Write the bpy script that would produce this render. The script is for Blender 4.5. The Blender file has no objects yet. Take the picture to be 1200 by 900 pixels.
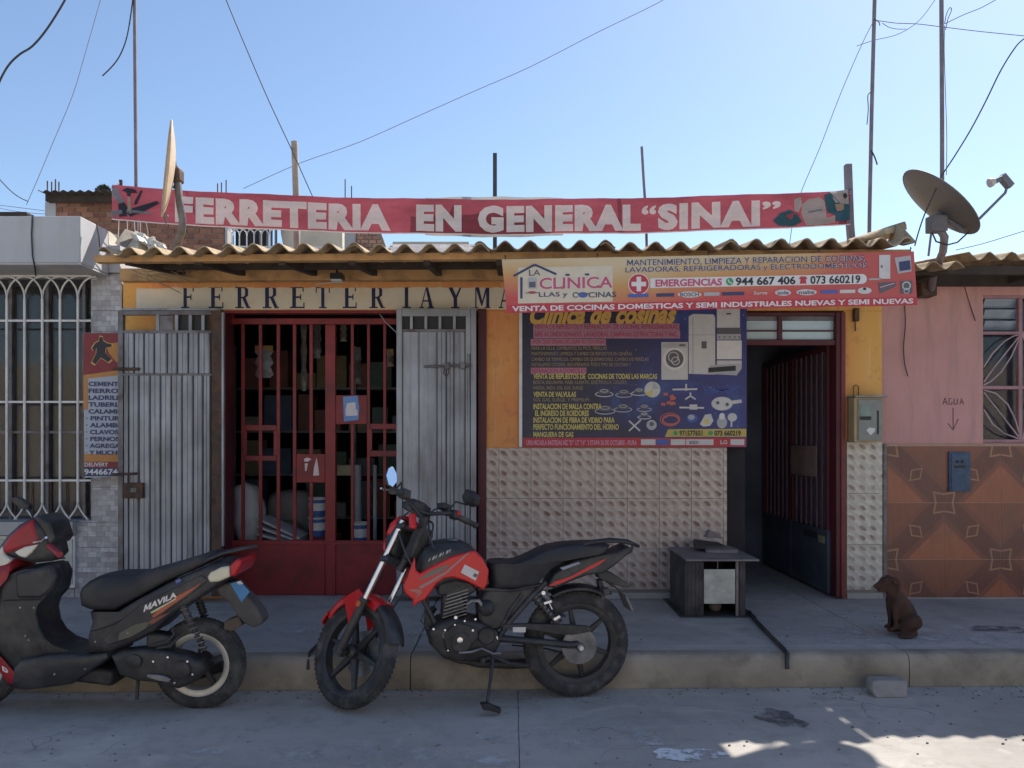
import bpy, bmesh, math, random
from mathutils import Vector, Matrix, noise
random.seed(7)
sc = bpy.context.scene
COL = sc.collection
PI = math.pi

# ---------------------------------------------------------------- camera, sky, sun, exposure
HC = 1.32          # eye height above the pavement
F = 900.0          # focal length in photo pixels (photo is 1200 wide)
HY = 516.0         # horizon row
camd = bpy.data.cameras.new('camera'); cam = bpy.data.objects.new('camera', camd); COL.objects.link(cam)
cam.location = (0, 0, HC); cam.rotation_euler = (PI/2, 0, 0)
camd.sensor_width = 36; camd.lens = 27.0; camd.shift_y = (HY-450)/1200
camd.clip_start = 0.05; camd.clip_end = 3000
sc.camera = cam
SUN = Vector((1.84, 2.19, 3.33)).normalized()
elev = math.asin(SUN.z); azim = math.atan2(SUN.x, SUN.y)
w = bpy.data.worlds.new('World'); sc.world = w; w.use_nodes = True
wn = w.node_tree.nodes; wl = w.node_tree.links
bg = wn['Background']; sky = wn.new('ShaderNodeTexSky'); sky.sky_type = 'NISHITA'; sky.sun_disc = False
sky.sun_elevation = elev; sky.sun_rotation = azim
sky.altitude = 50; sky.air_density = 1.0; sky.dust_density = 0.5; sky.ozone_density = 2.2
wl.new(sky.outputs[0], bg.inputs[0]); bg.inputs[1].default_value = 0.085
ld = bpy.data.lights.new('sun', 'SUN'); ld.energy = 3.6; ld.angle = math.radians(0.55); ld.color = (1, .95, .87)
lo = bpy.data.objects.new('sun', ld); COL.objects.link(lo)
lo.rotation_euler = SUN.to_track_quat('Z', 'Y').to_euler(); lo.location = (3, 5, 12)
sc.view_settings.view_transform = 'Standard'; sc.view_settings.look = 'None'
sc.view_settings.exposure = 1.1; sc.view_settings.gamma = 1.0
try: sc.view_settings.use_curve_mapping = False
except Exception: pass
sc.cycles.max_bounces = 8

# ---------------------------------------------------------------- helpers
def X(px, Y): return (px-600)/F*Y
def Z(py, Y): return HC-(py-HY)/F*Y
def at(px, py, Y): return Vector((X(px, Y), Y, Z(py, Y)))
ORIG = {}
def tag(o, label=None, cat=None, group=None, kind=None):
    if label: o['label'] = label
    if cat: o['category'] = cat
    if group: o['group'] = group
    if kind: o['kind'] = kind
    return o
def thing(name, label, cat, loc=(0, 0, 0), group=None, kind=None):
    o = bpy.data.objects.new(name, None); COL.objects.link(o); o.location = loc
    o.empty_display_size = .1
    ORIG[o.name] = Vector(loc)
    return tag(o, label, cat, group, kind)

class MB:
    def __init__(s): s.v = []; s.f = []
    def add(s, vs, fs):
        n = len(s.v); s.v += [Vector(v) for v in vs]; s.f += [[i+n for i in f] for f in fs]; return s
    def box(s, x0, x1, y0, y1, z0, z1):
        return s.add([(x0,y0,z0),(x1,y0,z0),(x1,y1,z0),(x0,y1,z0),(x0,y0,z1),(x1,y0,z1),(x1,y1,z1),(x0,y1,z1)],
                     [(0,3,2,1),(4,5,6,7),(0,1,5,4),(1,2,6,5),(2,3,7,6),(3,0,4,7)])
    def obox(s, c, a, b, d):
        c = Vector(c); a = Vector(a); b = Vector(b); d = Vector(d)
        vs = [c-a-b-d, c+a-b-d, c+a+b-d, c-a+b-d, c-a-b+d, c+a-b+d, c+a+b+d, c-a+b+d]
        return s.add(vs, [(0,3,2,1),(4,5,6,7),(0,1,5,4),(1,2,6,5),(2,3,7,6),(3,0,4,7)])
    def bar(s, p, q, wx, wy=None, up=(0,0,1)):
        p = Vector(p); q = Vector(q); wy = wy or wx; d = (q-p); u = Vector(up)
        a = d.cross(u)
        if a.length < 1e-5: a = d.cross(Vector((0,1,0)))
        a.normalize(); b = a.cross(d).normalized()
        return s.obox((p+q)/2, a*wx/2, b*wy/2, d/2)
    def prism(s, A, B):
        n = len(A)
        return s.add(list(A)+list(B), [list(range(n)), list(range(2*n-1, n-1, -1))]+[[i, i+n, (i+1) % n+n, (i+1) % n] for i in range(n)])
    def tube(s, pts, r, n=8, cap=True):
        pts = [Vector(p) for p in pts]; m = len(pts)
        rs = r if isinstance(r, (list, tuple)) else [r]*m
        vs = []; a = None
        for i, p in enumerate(pts):
            d = (pts[min(i+1, m-1)]-pts[max(i-1, 0)]).normalized()
            if a is None:
                a = d.cross(Vector((0, 0, 1)))
                if a.length < .05: a = d.cross(Vector((0, 1, 0)))
            a = (a-d*a.dot(d)).normalized(); b = d.cross(a)
            for k in range(n):
                t = 2*PI*k/n; vs.append(p+(a*math.cos(t)+b*math.sin(t))*rs[i])
        fs = [[i*n+k, i*n+(k+1) % n, (i+1)*n+(k+1) % n, (i+1)*n+k] for i in range(m-1) for k in range(n)]
        if cap: fs += [list(range(n-1, -1, -1)), [(m-1)*n+k for k in range(n)]]
        return s.add(vs, fs)
    def lathe(s, prof, c, axis=(0,0,1), n=20, closed=False):
        c = Vector(c); ax = Vector(axis).normalized()
        a = ax.cross(Vector((0,0,1)))
        if a.length < .01: a = Vector((1,0,0))
        a.normalize(); b = ax.cross(a); m = len(prof)
        vs = [c+ax*h+(a*math.cos(2*PI*k/n)+b*math.sin(2*PI*k/n))*r for r, h in prof for k in range(n)]
        e = m if closed else m-1
        fs = [[i*n+k, i*n+(k+1) % n, ((i+1) % m)*n+(k+1) % n, ((i+1) % m)*n+k] for i in range(e) for k in range(n)]
        if not closed: fs += [list(range(n-1, -1, -1)), [(m-1)*n+k for k in range(n)]]
        return s.add(vs, fs)
    def torus(s, c, axis, R, r, n=36, m=10, sq=1.0):
        prof = [(R+r*math.cos(2*PI*j/m), r*sq*math.sin(2*PI*j/m)) for j in range(m)]
        return s.lathe(prof, c, axis, n, True)
    def loft(s, rings):
        n = len(rings[0]); m = len(rings)
        vs = [p for r in rings for p in r]
        fs = [[i*n+k, i*n+(k+1) % n, (i+1)*n+(k+1) % n, (i+1)*n+k] for i in range(m-1) for k in range(n)]
        fs += [list(range(n-1, -1, -1)), [(m-1)*n+k for k in range(n)]]
        return s.add(vs, fs)
    def ell(s, c, rx, ry, rz, n=12, m=8):
        c = Vector(c); vs = []
        for i in range(1, m):
            t = PI*i/m
            for k in range(n):
                p = 2*PI*k/n; vs.append(c+Vector((rx*math.sin(t)*math.cos(p), ry*math.sin(t)*math.sin(p), rz*math.cos(t))))
        fs = [[i*n+k, (i+1)*n+k, (i+1)*n+(k+1) % n, i*n+(k+1) % n] for i in range(m-2) for k in range(n)]
        a = len(vs); vs += [c+Vector((0,0,rz)), c-Vector((0,0,rz))]
        fs += [[a, k, (k+1) % n] for k in range(n)]+[[a+1, (m-2)*n+(k+1) % n, (m-2)*n+k] for k in range(n)]
        return s.add(vs, fs)
    def xform(s, M, i0=0):
        for i in range(i0, len(s.v)): s.v[i] = M @ s.v[i]
        return s

def finish(name, mb, mat, parent=None, smooth=None, bevel=0, label=None, cat=None, group=None, kind=None, fixn=True, segs=2, subd=0, mod=None):
    vs = mb.v
    lo_ = Vector([min(v[i] for v in vs) for i in range(3)]); hi_ = Vector([max(v[i] for v in vs) for i in range(3)])
    c = (lo_+hi_)/2
    if parent is None: c.z = lo_.z
    me = bpy.data.meshes.new(name)
    me.from_pydata([v-c for v in vs], [], mb.f); me.validate()
    if fixn:
        bm = bmesh.new(); bm.from_mesh(me); bmesh.ops.recalc_face_normals(bm, faces=bm.faces); bm.to_mesh(me); bm.free()
    if mat is not None: me.materials.append(mat)
    o = bpy.data.objects.new(name, me); COL.objects.link(o)
    ORIG[o.name] = c
    o.location = c-(ORIG[parent.name] if parent else Vector((0,0,0)))
    if parent: o.parent = parent
    if bevel:
        b = o.modifiers.new('bevel', 'BEVEL'); b.width = bevel; b.segments = segs; b.limit_method = 'ANGLE'; b.angle_limit = math.radians(32)
        b.harden_normals = False
        if smooth is None: smooth = 40
    if subd:
        b = o.modifiers.new('subd', 'SUBSURF'); b.levels = subd; b.render_levels = subd
    if smooth:
        for p in me.polygons: p.use_smooth = True
        if smooth < 180: me.set_sharp_from_angle(angle=math.radians(smooth))
    tag(o, label, cat, group, kind)
    return o

# ---------------------------------------------------------------- materials
class G:   # tiny node expression builder
    def __init__(s, name):
        s.m = bpy.data.materials.new(name); s.m.use_nodes = True
        s.n = s.m.node_tree.nodes; s.l = s.m.node_tree.links; s.b = s.n['Principled BSDF']
        g = s.n.new('ShaderNodeNewGeometry'); s.pos = g.outputs['Position']
        s._xyz = None
    def put(s, sock, v):
        if isinstance(v, bpy.types.NodeSocket): s.l.new(v, sock)
        elif isinstance(v, (tuple, list)): sock.default_value = (*v, 1) if len(v) == 3 and len(sock.default_value) == 4 else v
        else: sock.default_value = v
    def math(s, op, a, b=0.0, c=0.0):
        n = s.n.new('ShaderNodeMath'); n.operation = op
        s.put(n.inputs[0], a); s.put(n.inputs[1], b); s.put(n.inputs[2], c); return n.outputs[0]
    def xyz(s):
        if not s._xyz:
            n = s.n.new('ShaderNodeSeparateXYZ'); s.l.new(s.pos, n.inputs[0]); s._xyz = n.outputs
        return s._xyz
    def uv(s):
        t = s.n.new('ShaderNodeTexCoord'); n = s.n.new('ShaderNodeSeparateXYZ'); s.l.new(t.outputs['UV'], n.inputs[0]); return n.outputs
    def noise(s, scale, detail=4, rough=.55, vec=None, sc3=None, dist=0):
        n = s.n.new('ShaderNodeTexNoise'); n.inputs['Scale'].default_value = scale; n.inputs['Detail'].default_value = detail
        n.inputs['Roughness'].default_value = rough; n.inputs['Distortion'].default_value = dist
        v = vec or s.pos
        if sc3:
            mp = s.n.new('ShaderNodeMapping'); mp.inputs['Scale'].default_value = sc3; s.l.new(v, mp.inputs['Vector']); v = mp.outputs[0]
        s.l.new(v, n.inputs['Vector']); return n.outputs['Fac']
    def ramp(s, f, a, b, smooth=False):
        n = s.n.new('ShaderNodeMapRange'); n.inputs['From Min'].default_value = a; n.inputs['From Max'].default_value = b
        if smooth: n.interpolation_type = 'SMOOTHSTEP'
        s.l.new(f, n.inputs['Value']); return n.outputs[0]
    def mix(s, f, a, b, mode='MIX'):
        n = s.n.new('ShaderNodeMix'); n.data_type = 'RGBA'; n.blend_type = mode
        s.put(n.inputs[0], f); s.put(n.inputs[6], a); s.put(n.inputs[7], b); return n.outputs[2]
    def bump(s, h, strength=.3, dist=.01):
        n = s.n.new('ShaderNodeBump'); n.inputs['Strength'].default_value = strength; n.inputs['Distance'].default_value = dist
        s.l.new(h, n.inputs['Height']); s.l.new(n.outputs[0], s.b.inputs['Normal'])
    def set(s, **k):
        for a, v in k.items(): s.put(s.b.inputs[a.replace('_', ' ')], v)
        return s

def dk(c, f): return tuple(x*f for x in c)
MATS = {}
def mat(name, col, rough=.7, var=.25, scale=6, bump=.15, bscale=70, metal=0, dirt=None, damt=.5, dscale=3, streak=False, rnd=0, spec=.4, coat=0):
    if name in MATS: return MATS[name]
    g = G(name)
    c = g.mix(g.ramp(g.noise(scale, 5), .3, .7), dk(col, 1-var), dk(col, 1+var*.6))
    if rnd:
        oi = g.n.new('ShaderNodeObjectInfo')
        f = g.math('MULTIPLY_ADD', oi.outputs['Random'], rnd*2, 1-rnd)
        n = g.n.new('ShaderNodeVectorMath'); n.operation = 'SCALE'; g.l.new(c, n.inputs[0]); g.l.new(f, n.inputs['Scale']); c = n.outputs[0]
    if dirt:
        sc3 = (dscale*3, dscale*3, dscale*.35) if streak else None
        d = g.noise(1 if streak else dscale, 6, .65, sc3=sc3)
        c = g.mix(g.math('MULTIPLY', g.ramp(d, .48, .68), damt), c, dirt)
    g.set(Base_Color=c, Roughness=rough, Metallic=metal)
    g.b.inputs['Specular IOR Level'].default_value = spec
    if coat: g.b.inputs['Coat Weight'].default_value = coat; g.b.inputs['Coat Roughness'].default_value = .12
    if bump: g.bump(g.noise(bscale, 4), bump, .004)
    MATS[name] = g.m
    return g.m
def flat(name, col, rough=.55):
    return mat(name, col, rough, var=.08, scale=15, bump=0)

# base materials
def concrete(name, col, joint=False, paint=None):
    g = G(name)
    n1 = g.noise(.9, 6, .6); n2 = g.noise(7, 6, .65); n3 = g.noise(90, 3, .7)
    c = g.mix(g.ramp(n1, .32, .68), dk(col, .72), dk(col, 1.12))
    c = g.mix(g.math('MULTIPLY', g.ramp(n2, .5, .72), .55), c, dk(col, .55))
    c = g.mix(g.math('MULTIPLY', g.ramp(g.noise(2.3, 6, .7, dist=1.2), .56, .66), .35), c, dk(col, 1.35))
    c = g.mix(g.math('MULTIPLY', g.ramp(n3, .55, .75), .4), c, dk(col, .6))
    # faint brush lines running along the street
    br = g.noise(1, 3, .6, sc3=(1.2, 90, 1))
    c = g.mix(g.math('MULTIPLY', g.ramp(br, .5, .75), .25), c, dk(col, .7))
    # hairline cracks, darker scuffs and pale wear
    vo = g.n.new('ShaderNodeTexVoronoi'); vo.feature = 'DISTANCE_TO_EDGE'; vo.inputs['Scale'].default_value = .9
    wv_ = g.n.new('ShaderNodeVectorMath'); wv_.operation = 'ADD'; ns_ = g.n.new('ShaderNodeTexNoise'); ns_.inputs['Scale'].default_value = 3; g.l.new(g.pos, ns_.inputs['Vector'])
    sc_ = g.n.new('ShaderNodeVectorMath'); sc_.operation = 'SCALE'; g.l.new(ns_.outputs['Color'], sc_.inputs[0]); sc_.inputs['Scale'].default_value = .5
    g.l.new(g.pos, wv_.inputs[0]); g.l.new(sc_.outputs[0], wv_.inputs[1]); g.l.new(wv_.outputs[0], vo.inputs['Vector'])
    cr_ = g.math('MULTIPLY', g.ramp(vo.outputs['Distance'], .006, .001), g.ramp(g.noise(.7, 2), .56, .62))
    c = g.mix(g.math('MULTIPLY', cr_, .75), c, dk(col, .3))
    sf = g.ramp(g.noise(1, 5, .65, sc3=(1.1, 6, 1), dist=.5), .58, .7)
    c = g.mix(g.math('MULTIPLY', sf, .4), c, dk(col, .6))
    sp_ = g.ramp(g.noise(16, 2, .5), .70, .74); c = g.mix(g.math('MULTIPLY', sp_, .5), c, dk(col, .45))
    g.set(Base_Color=c, Roughness=.88)
    g.bump(g.math('ADD', g.math('MULTIPLY', n3, .6), n2), .45, .005)
    return g.m
M_road = concrete('road_concrete', (.43, .395, .355))
M_walk = concrete('pavement_concrete', (.41, .375, .345))
M_curb = mat('curb_concrete', (.33, .285, .225), .9, .3, 3, .5, 60, dirt=(.12, .10, .08), damt=.6, dscale=4)
M_earth = mat('dry_earth', (.33, .26, .19), .95, .3, 2, .4, 30)
def wall_orange():
    g = G('orange_wall_paint')
    x, y, z = g.xyz()
    n1 = g.noise(1.3, 5, .6); n2 = g.noise(9, 6, .65)
    c = g.mix(g.ramp(n1, .38, .62), (.66, .25, .085), (.70, .34, .11))
    side = g.math('MAXIMUM', g.ramp(x, 2.6, 2.95), g.ramp(x, -2.9, -3.2))
    c = g.mix(g.math('MULTIPLY', side, .75), c, (.74, .42, .11))
    c = g.mix(g.math('MULTIPLY', g.ramp(n2, .54, .72), .45), c, (.30, .15, .07))
    c = g.mix(g.math('MULTIPLY', g.ramp(g.noise(1, 6, .7, sc3=(14, 14, 1.2)), .56, .7), .35), c, (.78, .62, .40))
    g.set(Base_Color=c, Roughness=.8); g.bump(g.noise(40, 5), .25, .006); return g.m
M_orange = wall_orange()
M_band = mat('white_band_paint', (.66, .61, .50), .8, .12, 5, .2, 50, dirt=(.50, .33, .14), damt=.45, dscale=5)
M_navy = mat('navy_lettering', (.018, .028, .085), .7, .3, 12, 0)
M_pink = mat('pink_wall_paint', (.56, .30, .275), .85, .13, 1.6, .3, 55, dirt=(.40, .235, .22), damt=.7, dscale=4.5, streak=True)
M_greywall = mat('pale_grey_paint', (.46, .46, .475), .8, .1, 2, .15, 40, dirt=(.36, .34, .32), damt=.35, dscale=3, streak=True)
M_soffit = mat('grey_soffit', (.42, .41, .40), .85, .15, 3, .15)
M_plaster = mat('cream_plaster', (.56, .50, .40), .85, .15, 3, .3, 40)
M_roofold = mat('weathered_fibre_sheet', (.46, .34, .205), .9, .3, 5, .4, 50, dirt=(.13, .10, .075), damt=.7, dscale=9, rnd=.16)
M_beam = mat('painted_beam', (.52, .30, .13), .8, .2, 5, .2, dirt=(.15, .09, .05), damt=.6, dscale=6)
M_darkwood = mat('dark_timber', (.05, .038, .03), .85, .3, 8, .3)
M_galv = mat('galvanised_sheet', (.33, .335, .36), .5, .3, 2.6, .1, 30, metal=.45, dirt=(.15, .135, .13), damt=.9, dscale=2.2, streak=True, rnd=.10)
M_galvold = mat('dull_steel_frame', (.20, .19, .195), .6, .3, 7, .2, 50, metal=.4, dirt=(.09, .06, .045), damt=.8, dscale=8)
M_rust = mat('rusty_steel', (.085, .055, .042), .8, .4, 14, .4, 70, dirt=(.17, .08, .04), damt=.7, dscale=10)
M_seam = flat('dark_seam_steel', (.03, .028, .03))  # near-black tone for seams, slots and backing sheets
M_red = mat('red_gate_enamel', (.23, .022, .024), .45, .22, 5, .08, 40, dirt=(.075, .018, .02), damt=.6, dscale=6, rnd=.06)
M_reddark = mat('dark_red_enamel', (.10, .018, .026), .5, .25, 6, .1, dirt=(.04, .015, .02), damt=.5)
M_white = mat('white_enamel', (.68, .67, .65), .45, .1, 6, .05, dirt=(.36, .32, .27), damt=.4, dscale=8)
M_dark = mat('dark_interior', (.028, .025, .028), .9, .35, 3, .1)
M_brick = mat('red_brick', (.27, .125, .08), .92, .25, 9, .6, 50, rnd=.3)
M_mortar = mat('mortar', (.30, .27, .24), .95, .2, 8, .5, 60)
M_black = mat('black_plastic', (.030, .030, .034), .45, .35, 9, .15, 90, dirt=(.12, .11, .10), damt=.4, dscale=6)
M_rubber = mat('tyre_rubber', (.042, .041, .043), .85, .3, 14, .3, 120, dirt=(.15, .14, .13), damt=.6, dscale=7)  # dusty rubber; grey also lifted to mimic lens veil
M_seat = mat('seat_vinyl', (.022, .023, .028), .55, .2, 10, .25, 160, dirt=(.06, .055, .055), damt=.4, dscale=5)
M_redpaint = mat('red_bodywork', (.56, .012, .014), .32, .12, 6, .02, coat=.25, dirt=(.20, .04, .035), damt=.25, dscale=6)
M_chrome = mat('bright_steel', (.72, .72, .74), .22, .1, 9, .03, metal=.95)
M_alu = mat('cast_aluminium', (.24, .24, .25), .5, .25, 11, .2, 80, metal=.6, dirt=(.06, .055, .05), damt=.5, dscale=9)
M_engine = mat('grimy_engine', (.045, .044, .046), .55, .35, 13, .3, 70, metal=.3, dirt=(.13, .115, .10), damt=.3, dscale=12)
M_mast = mat('mast_pipe', (.22, .19, .21), .6, .25, 8, .1, metal=.3)
M_wire = flat('cable_sheath', (.045, .045, .05), .7)
M_wirepale = flat('far_cable', (.22, .24, .28), .8)
def glass(name, col=(.55, .62, .65), rough=.05, alpha=.5):
    g = G(name); g.set(Base_Color=col, Roughness=rough); g.b.inputs['Alpha'].default_value = alpha; g.b.inputs['Specular IOR Level'].default_value = .9
    return g.m
M_glass = glass('window_glass', (.05, .055, .06), .06, .35)
M_frost = glass('transom_glass', (.62, .70, .72), .25, .9)
# ================================================================ SETTING
W = 6.4
def sheet_patch(name, x0, x1, y0, y1, z, m):
    return finish(name, MB().add([(x0,y0,z),(x1,y0,z),(x1,y1,z),(x0,y1,z)], [(0,1,2,3)]), m, kind='structure')
sheet_patch('ground', -900, 900, -900, 900, -.212, M_earth)
def curbY(x): return 4.685+x*.018
# road: concrete slabs side by side with open joints
rd = MB()
xs = [-24, -16, -8.2, -3.95, .035, 4.1, 8.2, 16, 24]
for a, b in zip(xs[:-1], xs[1:]):
    rd.add([(a+.002,-7,-.2),(b-.002,-7,-.2),(b-.002,curbY(b),-.2),(a+.002,curbY(a),-.2)], [(0,1,2,3)])
finish('road', rd, M_road, kind='structure')
# pavement slab + kerb
pv = MB(); kb = MB(); skip = .13
jx = [-24, -12, -6, -3.65, -.62, 2.45, 6, 12, 24]
for a, b in zip(jx[:-1], jx[1:]):
    a2, b2 = a+.004, b-.004
    for y0, y1 in ((None, 4.93), (4.935, 12)):
        ya = curbY(a)+skip if y0 is None else y0; yb = curbY(b)+skip if y0 is None else y0
        A = [(a2,ya,-.2),(b2,yb,-.2),(b2,y1,-.2),(a2,y1,-.2)]; B = [(x, y, 0) for x, y, _ in A]
        pv.prism([Vector(p) for p in A], [Vector(p) for p in B])
finish('pavement', pv, M_walk, kind='structure', bevel=.004)
# kerb built as cast lengths with a worn top edge
rr = random.Random(3)
for a, b in zip(jx[:-1], jx[1:]):
    n = max(2, int((b-a)/.12)) if abs(a) < 7 else 2
    rings = []
    for i in range(n+1):
        x = a+.003+(b-a-.006)*i/n; yc = curbY(x); j = (rr.random()-.5)*.012; k = (rr.random()-.5)*.006
        rings.append([Vector(p) for p in ((x,yc+.01+j*.5,-.25),(x,yc+j,-.12),(x,yc+.004+j,-.03+k),(x,yc+.022+j,-.006+k),(x,yc+.05,.002),(x,yc+skip-.003,.001),(x,yc+skip-.003,-.25))])
    kb.loft(rings)
finish('curb', kb, M_curb, kind='structure', smooth=50)
# marks on the ground (splash, dust and plain dark marks, thin sheets)
def blob(name, cx, cy, rx, ry, z, m, n=40, seed=1, rough=.35, holes=False):
    r = random.Random(seed); vs = []; ph = [r.random()*6 for _ in range(4)]
    for k in range(n):
        t = 2*PI*k/n; q = 1+rough*(.5*math.sin(2*t+ph[0])+.35*math.sin(3*t+ph[1])+.3*math.sin(5*t+ph[2])+.2*math.sin(9*t+ph[3]))
        vs.append((cx+rx*q*math.cos(t), cy+ry*q*math.sin(t), z))
    return finish(name, MB().add(vs, [list(range(n))]), m, kind='structure')
def patchy_mark(name, col, lo=.45, hi=.6, scale=9):
    g = G(name); g.set(Base_Color=col, Roughness=.85); g.put(g.b.inputs['Alpha'], g.ramp(g.noise(scale, 6, .65), lo, hi)); return g.m
gy = 900*1.52
M_lime = patchy_mark('dried_lime_wash', (.70, .70, .70), .40, .52, 12)
M_darkmark = patchy_mark('dark_ground_mark', (.12, .11, .11), .42, .62, 8)  # patchy dark tone laid on the ground
M_dust = patchy_mark('pale_dust', (.52, .50, .48), .47, .7, 5)
blob('lime_splash', X(806, gy/(885-HY)), gy/(885-HY), .15, .085, -.196, M_lime, seed=4)
blob('dark_mark', X(914, gy/(842-HY)), gy/(842-HY), .12, .13, -.196, M_darkmark, seed=5)
blob('dust_mark', X(690, 3.9), 3.9, .5, .12, -.197, M_dust, seed=7)
blob('dust_mark', X(1080, 5.25), 5.2, .9, .28, .004, M_dust, seed=9)
blob('dust_mark', X(500, 5.3), 5.3, 1.1, .2, .004, M_dust, seed=11)
blob('dark_mark', X(1180, 5.3), 5.35, .22, .1, .0045, M_darkmark, seed=12)
blob('dust_mark', X(430, 3.9), 3.7, .8, .12, -.197, M_dust, seed=17)

# ================================================================ MAIN SHOP BUILDING
zs = 2.643
def eaveZ(x): return zs+.01*x            # crest height at the eave
EY = 5.14; SL = math.tan(math.radians(7.5))
shop = thing('shop_building', 'single-storey orange hardware shop with wavy roof sheets, red gate and tiled base', 'building', (-.1, W, 0))
wl_ = MB()
xo = [X(144, W), X(262, W), X(566, W), X(852, W), X(989, W), X(1034, W)]
ZL = Z(364, W)
for a, b, z0, z1 in ((xo[0], xo[1], 0, ZL), (xo[2], xo[3], 0, ZL), (xo[4], xo[5], 0, ZL), (xo[0], xo[5], ZL, 2.70)):
    wl_.box(a, b, W, W+.15, z0, z1)
# room behind: side walls, back wall, partition
wl_.box(xo[0], xo[0]+.1, W+.15, 9.4, 0, 2.70); wl_.box(xo[5]-.1, xo[5], W+.15, 9.4, 0, 2.70)
finish('wall', wl_, M_orange, shop, bevel=.006)
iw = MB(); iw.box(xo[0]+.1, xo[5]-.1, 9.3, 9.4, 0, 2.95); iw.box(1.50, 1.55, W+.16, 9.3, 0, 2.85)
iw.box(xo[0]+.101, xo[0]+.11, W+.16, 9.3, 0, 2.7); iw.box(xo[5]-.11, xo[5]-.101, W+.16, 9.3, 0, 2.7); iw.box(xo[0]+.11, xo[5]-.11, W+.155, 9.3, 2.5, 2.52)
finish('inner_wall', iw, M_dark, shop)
M_hall = mat('veil_tinted_plaster', (.13, .14, .19), .9, .3, 2, .1)  # blue-grey tone carries the lens veil over the dark doorway
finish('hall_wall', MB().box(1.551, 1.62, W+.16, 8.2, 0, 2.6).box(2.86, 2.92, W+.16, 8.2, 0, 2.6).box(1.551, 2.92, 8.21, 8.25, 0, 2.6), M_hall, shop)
# painted white sign band and serif lettering
bandY = W-.004
bb = MB(); bb.box(X(160, W), X(604, W), W-.004, W+.002, Z(362.5, W), Z(335, W)); finish('sign_band', bb, M_band, shop)
def serif(ch):
    b = lambda x0, x1, y0, y1: [(x0, y0), (x1, y0), (x1, y1), (x0, y1)]
    F_ = [b(.2,.42,0,1), b(.05,.57,0,.06), b(.05,.9,.94,1), b(.42,.72,.47,.55), b(.68,.74,.38,.64), b(.84,.9,.76,1)]
    if ch == 'F': return F_
    if ch == 'E': return [b(.2,.42,0,1), b(.05,.95,0,.07), b(.05,.9,.93,1), b(.42,.72,.47,.55), b(.68,.74,.38,.64), b(.89,.95,0,.26), b(.84,.9,.76,1)]
    if ch == 'R': return [b(.2,.42,0,1), b(.05,.57,0,.06), b(.05,.7,.93,1), b(.42,.66,.46,.53), [(.62,.46),(.84,.58),(.84,.88),(.66,1),(.6,.93),(.66,.85),(.66,.6),(.56,.53)], [(.48,.48),(.68,.5),(.92,.06),(1,.06),(1,0),(.76,0)]]
    if ch == 'T': return [b(.39,.61,0,1), b(.24,.76,0,.06), b(.02,.98,.92,1), b(.02,.08,.7,1), b(.92,.98,.7,1)]
    if ch == 'I': return [b(.35,.65,0,1), b(.12,.88,0,.06), b(.12,.88,.94,1)]
    if ch == 'A': return [[(.42,1),(.58,1),(.92,.04),(.68,.04)], [(.44,.93),(.5,1),(.2,.04),(.12,.04)], b(.02,.32,0,.06), b(.58,1,0,.06), b(.24,.7,.3,.37)]
    if ch == 'Y': return [b(.4,.62,0,.5), b(.25,.77,0,.06), [(.04,1),(.3,1),(.62,.46),(.42,.42)], [(.82,1),(.92,1),(.6,.44),(.5,.5)], b(0,.4,.94,1), b(.7,1,.94,1)]
    if ch == 'M': return [b(.1,.17,0,1), b(.74,.92,0,1), [(.1,1),(.3,1),(.55,.2),(.45,.1)], [(.74,1),(.8,.9),(.5,.08),(.45,.16)], b(0,.28,0,.05), b(.64,1,0,.05), b(0,.3,.95,1), b(.7,1,.95,1)]
def serifL(ch, px0, px1, py0, py1):
    m = MB()
    for i, p in enumerate(serif(ch)):
        y = bandY-.003-.0004*i
        A = [Vector((X(px0+(px1-px0)*u, W), y, Z(py1+(py0-py1)*v, W))) for u, v in p]
        m.prism(A, [a+Vector((0, .002, 0)) for a in A])
    return m
for ch, a, b in (('F',212,229),('E',244,263),('R',275,294),('R',307,327),('E',339,358),('T',370,387),('E',401,419),('R',432,451),('I',470,483),('A',491,509),('Y',524,543),('M',555,575),('A',584,601)):
    finish('letter', serifL(ch, a, b, 335.5+random.random(), 361.3), M_navy, shop)
# orange drip over the letter tops
ob = MB(); n = 60
top = [Vector((X(160+444*i/n, W), bandY-.007, Z(329, W))) for i in range(n+1)]
rr = random.Random(5)
bot = [Vector((X(160+444*i/n, W), bandY-.007, Z(336.5+rr.random()*1.6, W))) for i in range(n+1)]
A = top+bot[::-1]; ob.prism(A, [a+Vector((0, .003, 0)) for a in A]); finish('orange_overpaint', ob, M_orange, shop)

# ---- roof sheets
def wave_sheet(x0, x1, y0, y1, zf, slope, pitch=.168, amp=.029, th=.008, ph=0, jag=None, per=12):
    m = MB(); n = max(4, int((x1-x0)/pitch*per)); r = jag
    cols = []
    for i in range(n+1):
        x = x0+(x1-x0)*i/n; zz = amp*math.cos(2*PI*(x-ph)/pitch)
        dy = (r.random()-.5)*.012 if r else 0
        z0 = zf(x)-amp+zz
        cols.append([Vector((x,y0+dy,z0)), Vector((x,y1,z0+slope*(y1-y0))), Vector((x,y1,z0+slope*(y1-y0)-th)), Vector((x,y0+dy,z0-th))])
    m.loft(cols); return m
rr = random.Random(11)
edges = [X(112, EY), X(262, EY), X(420, EY), X(592, EY), X(750, EY), X(893, EY), X(1035, EY)]
crest0 = X(150.5, EY)
edges = [crest0-.168*1.2+.168*5*i for i in range(7)]
edges[-1] = X(1068, EY)
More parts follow.
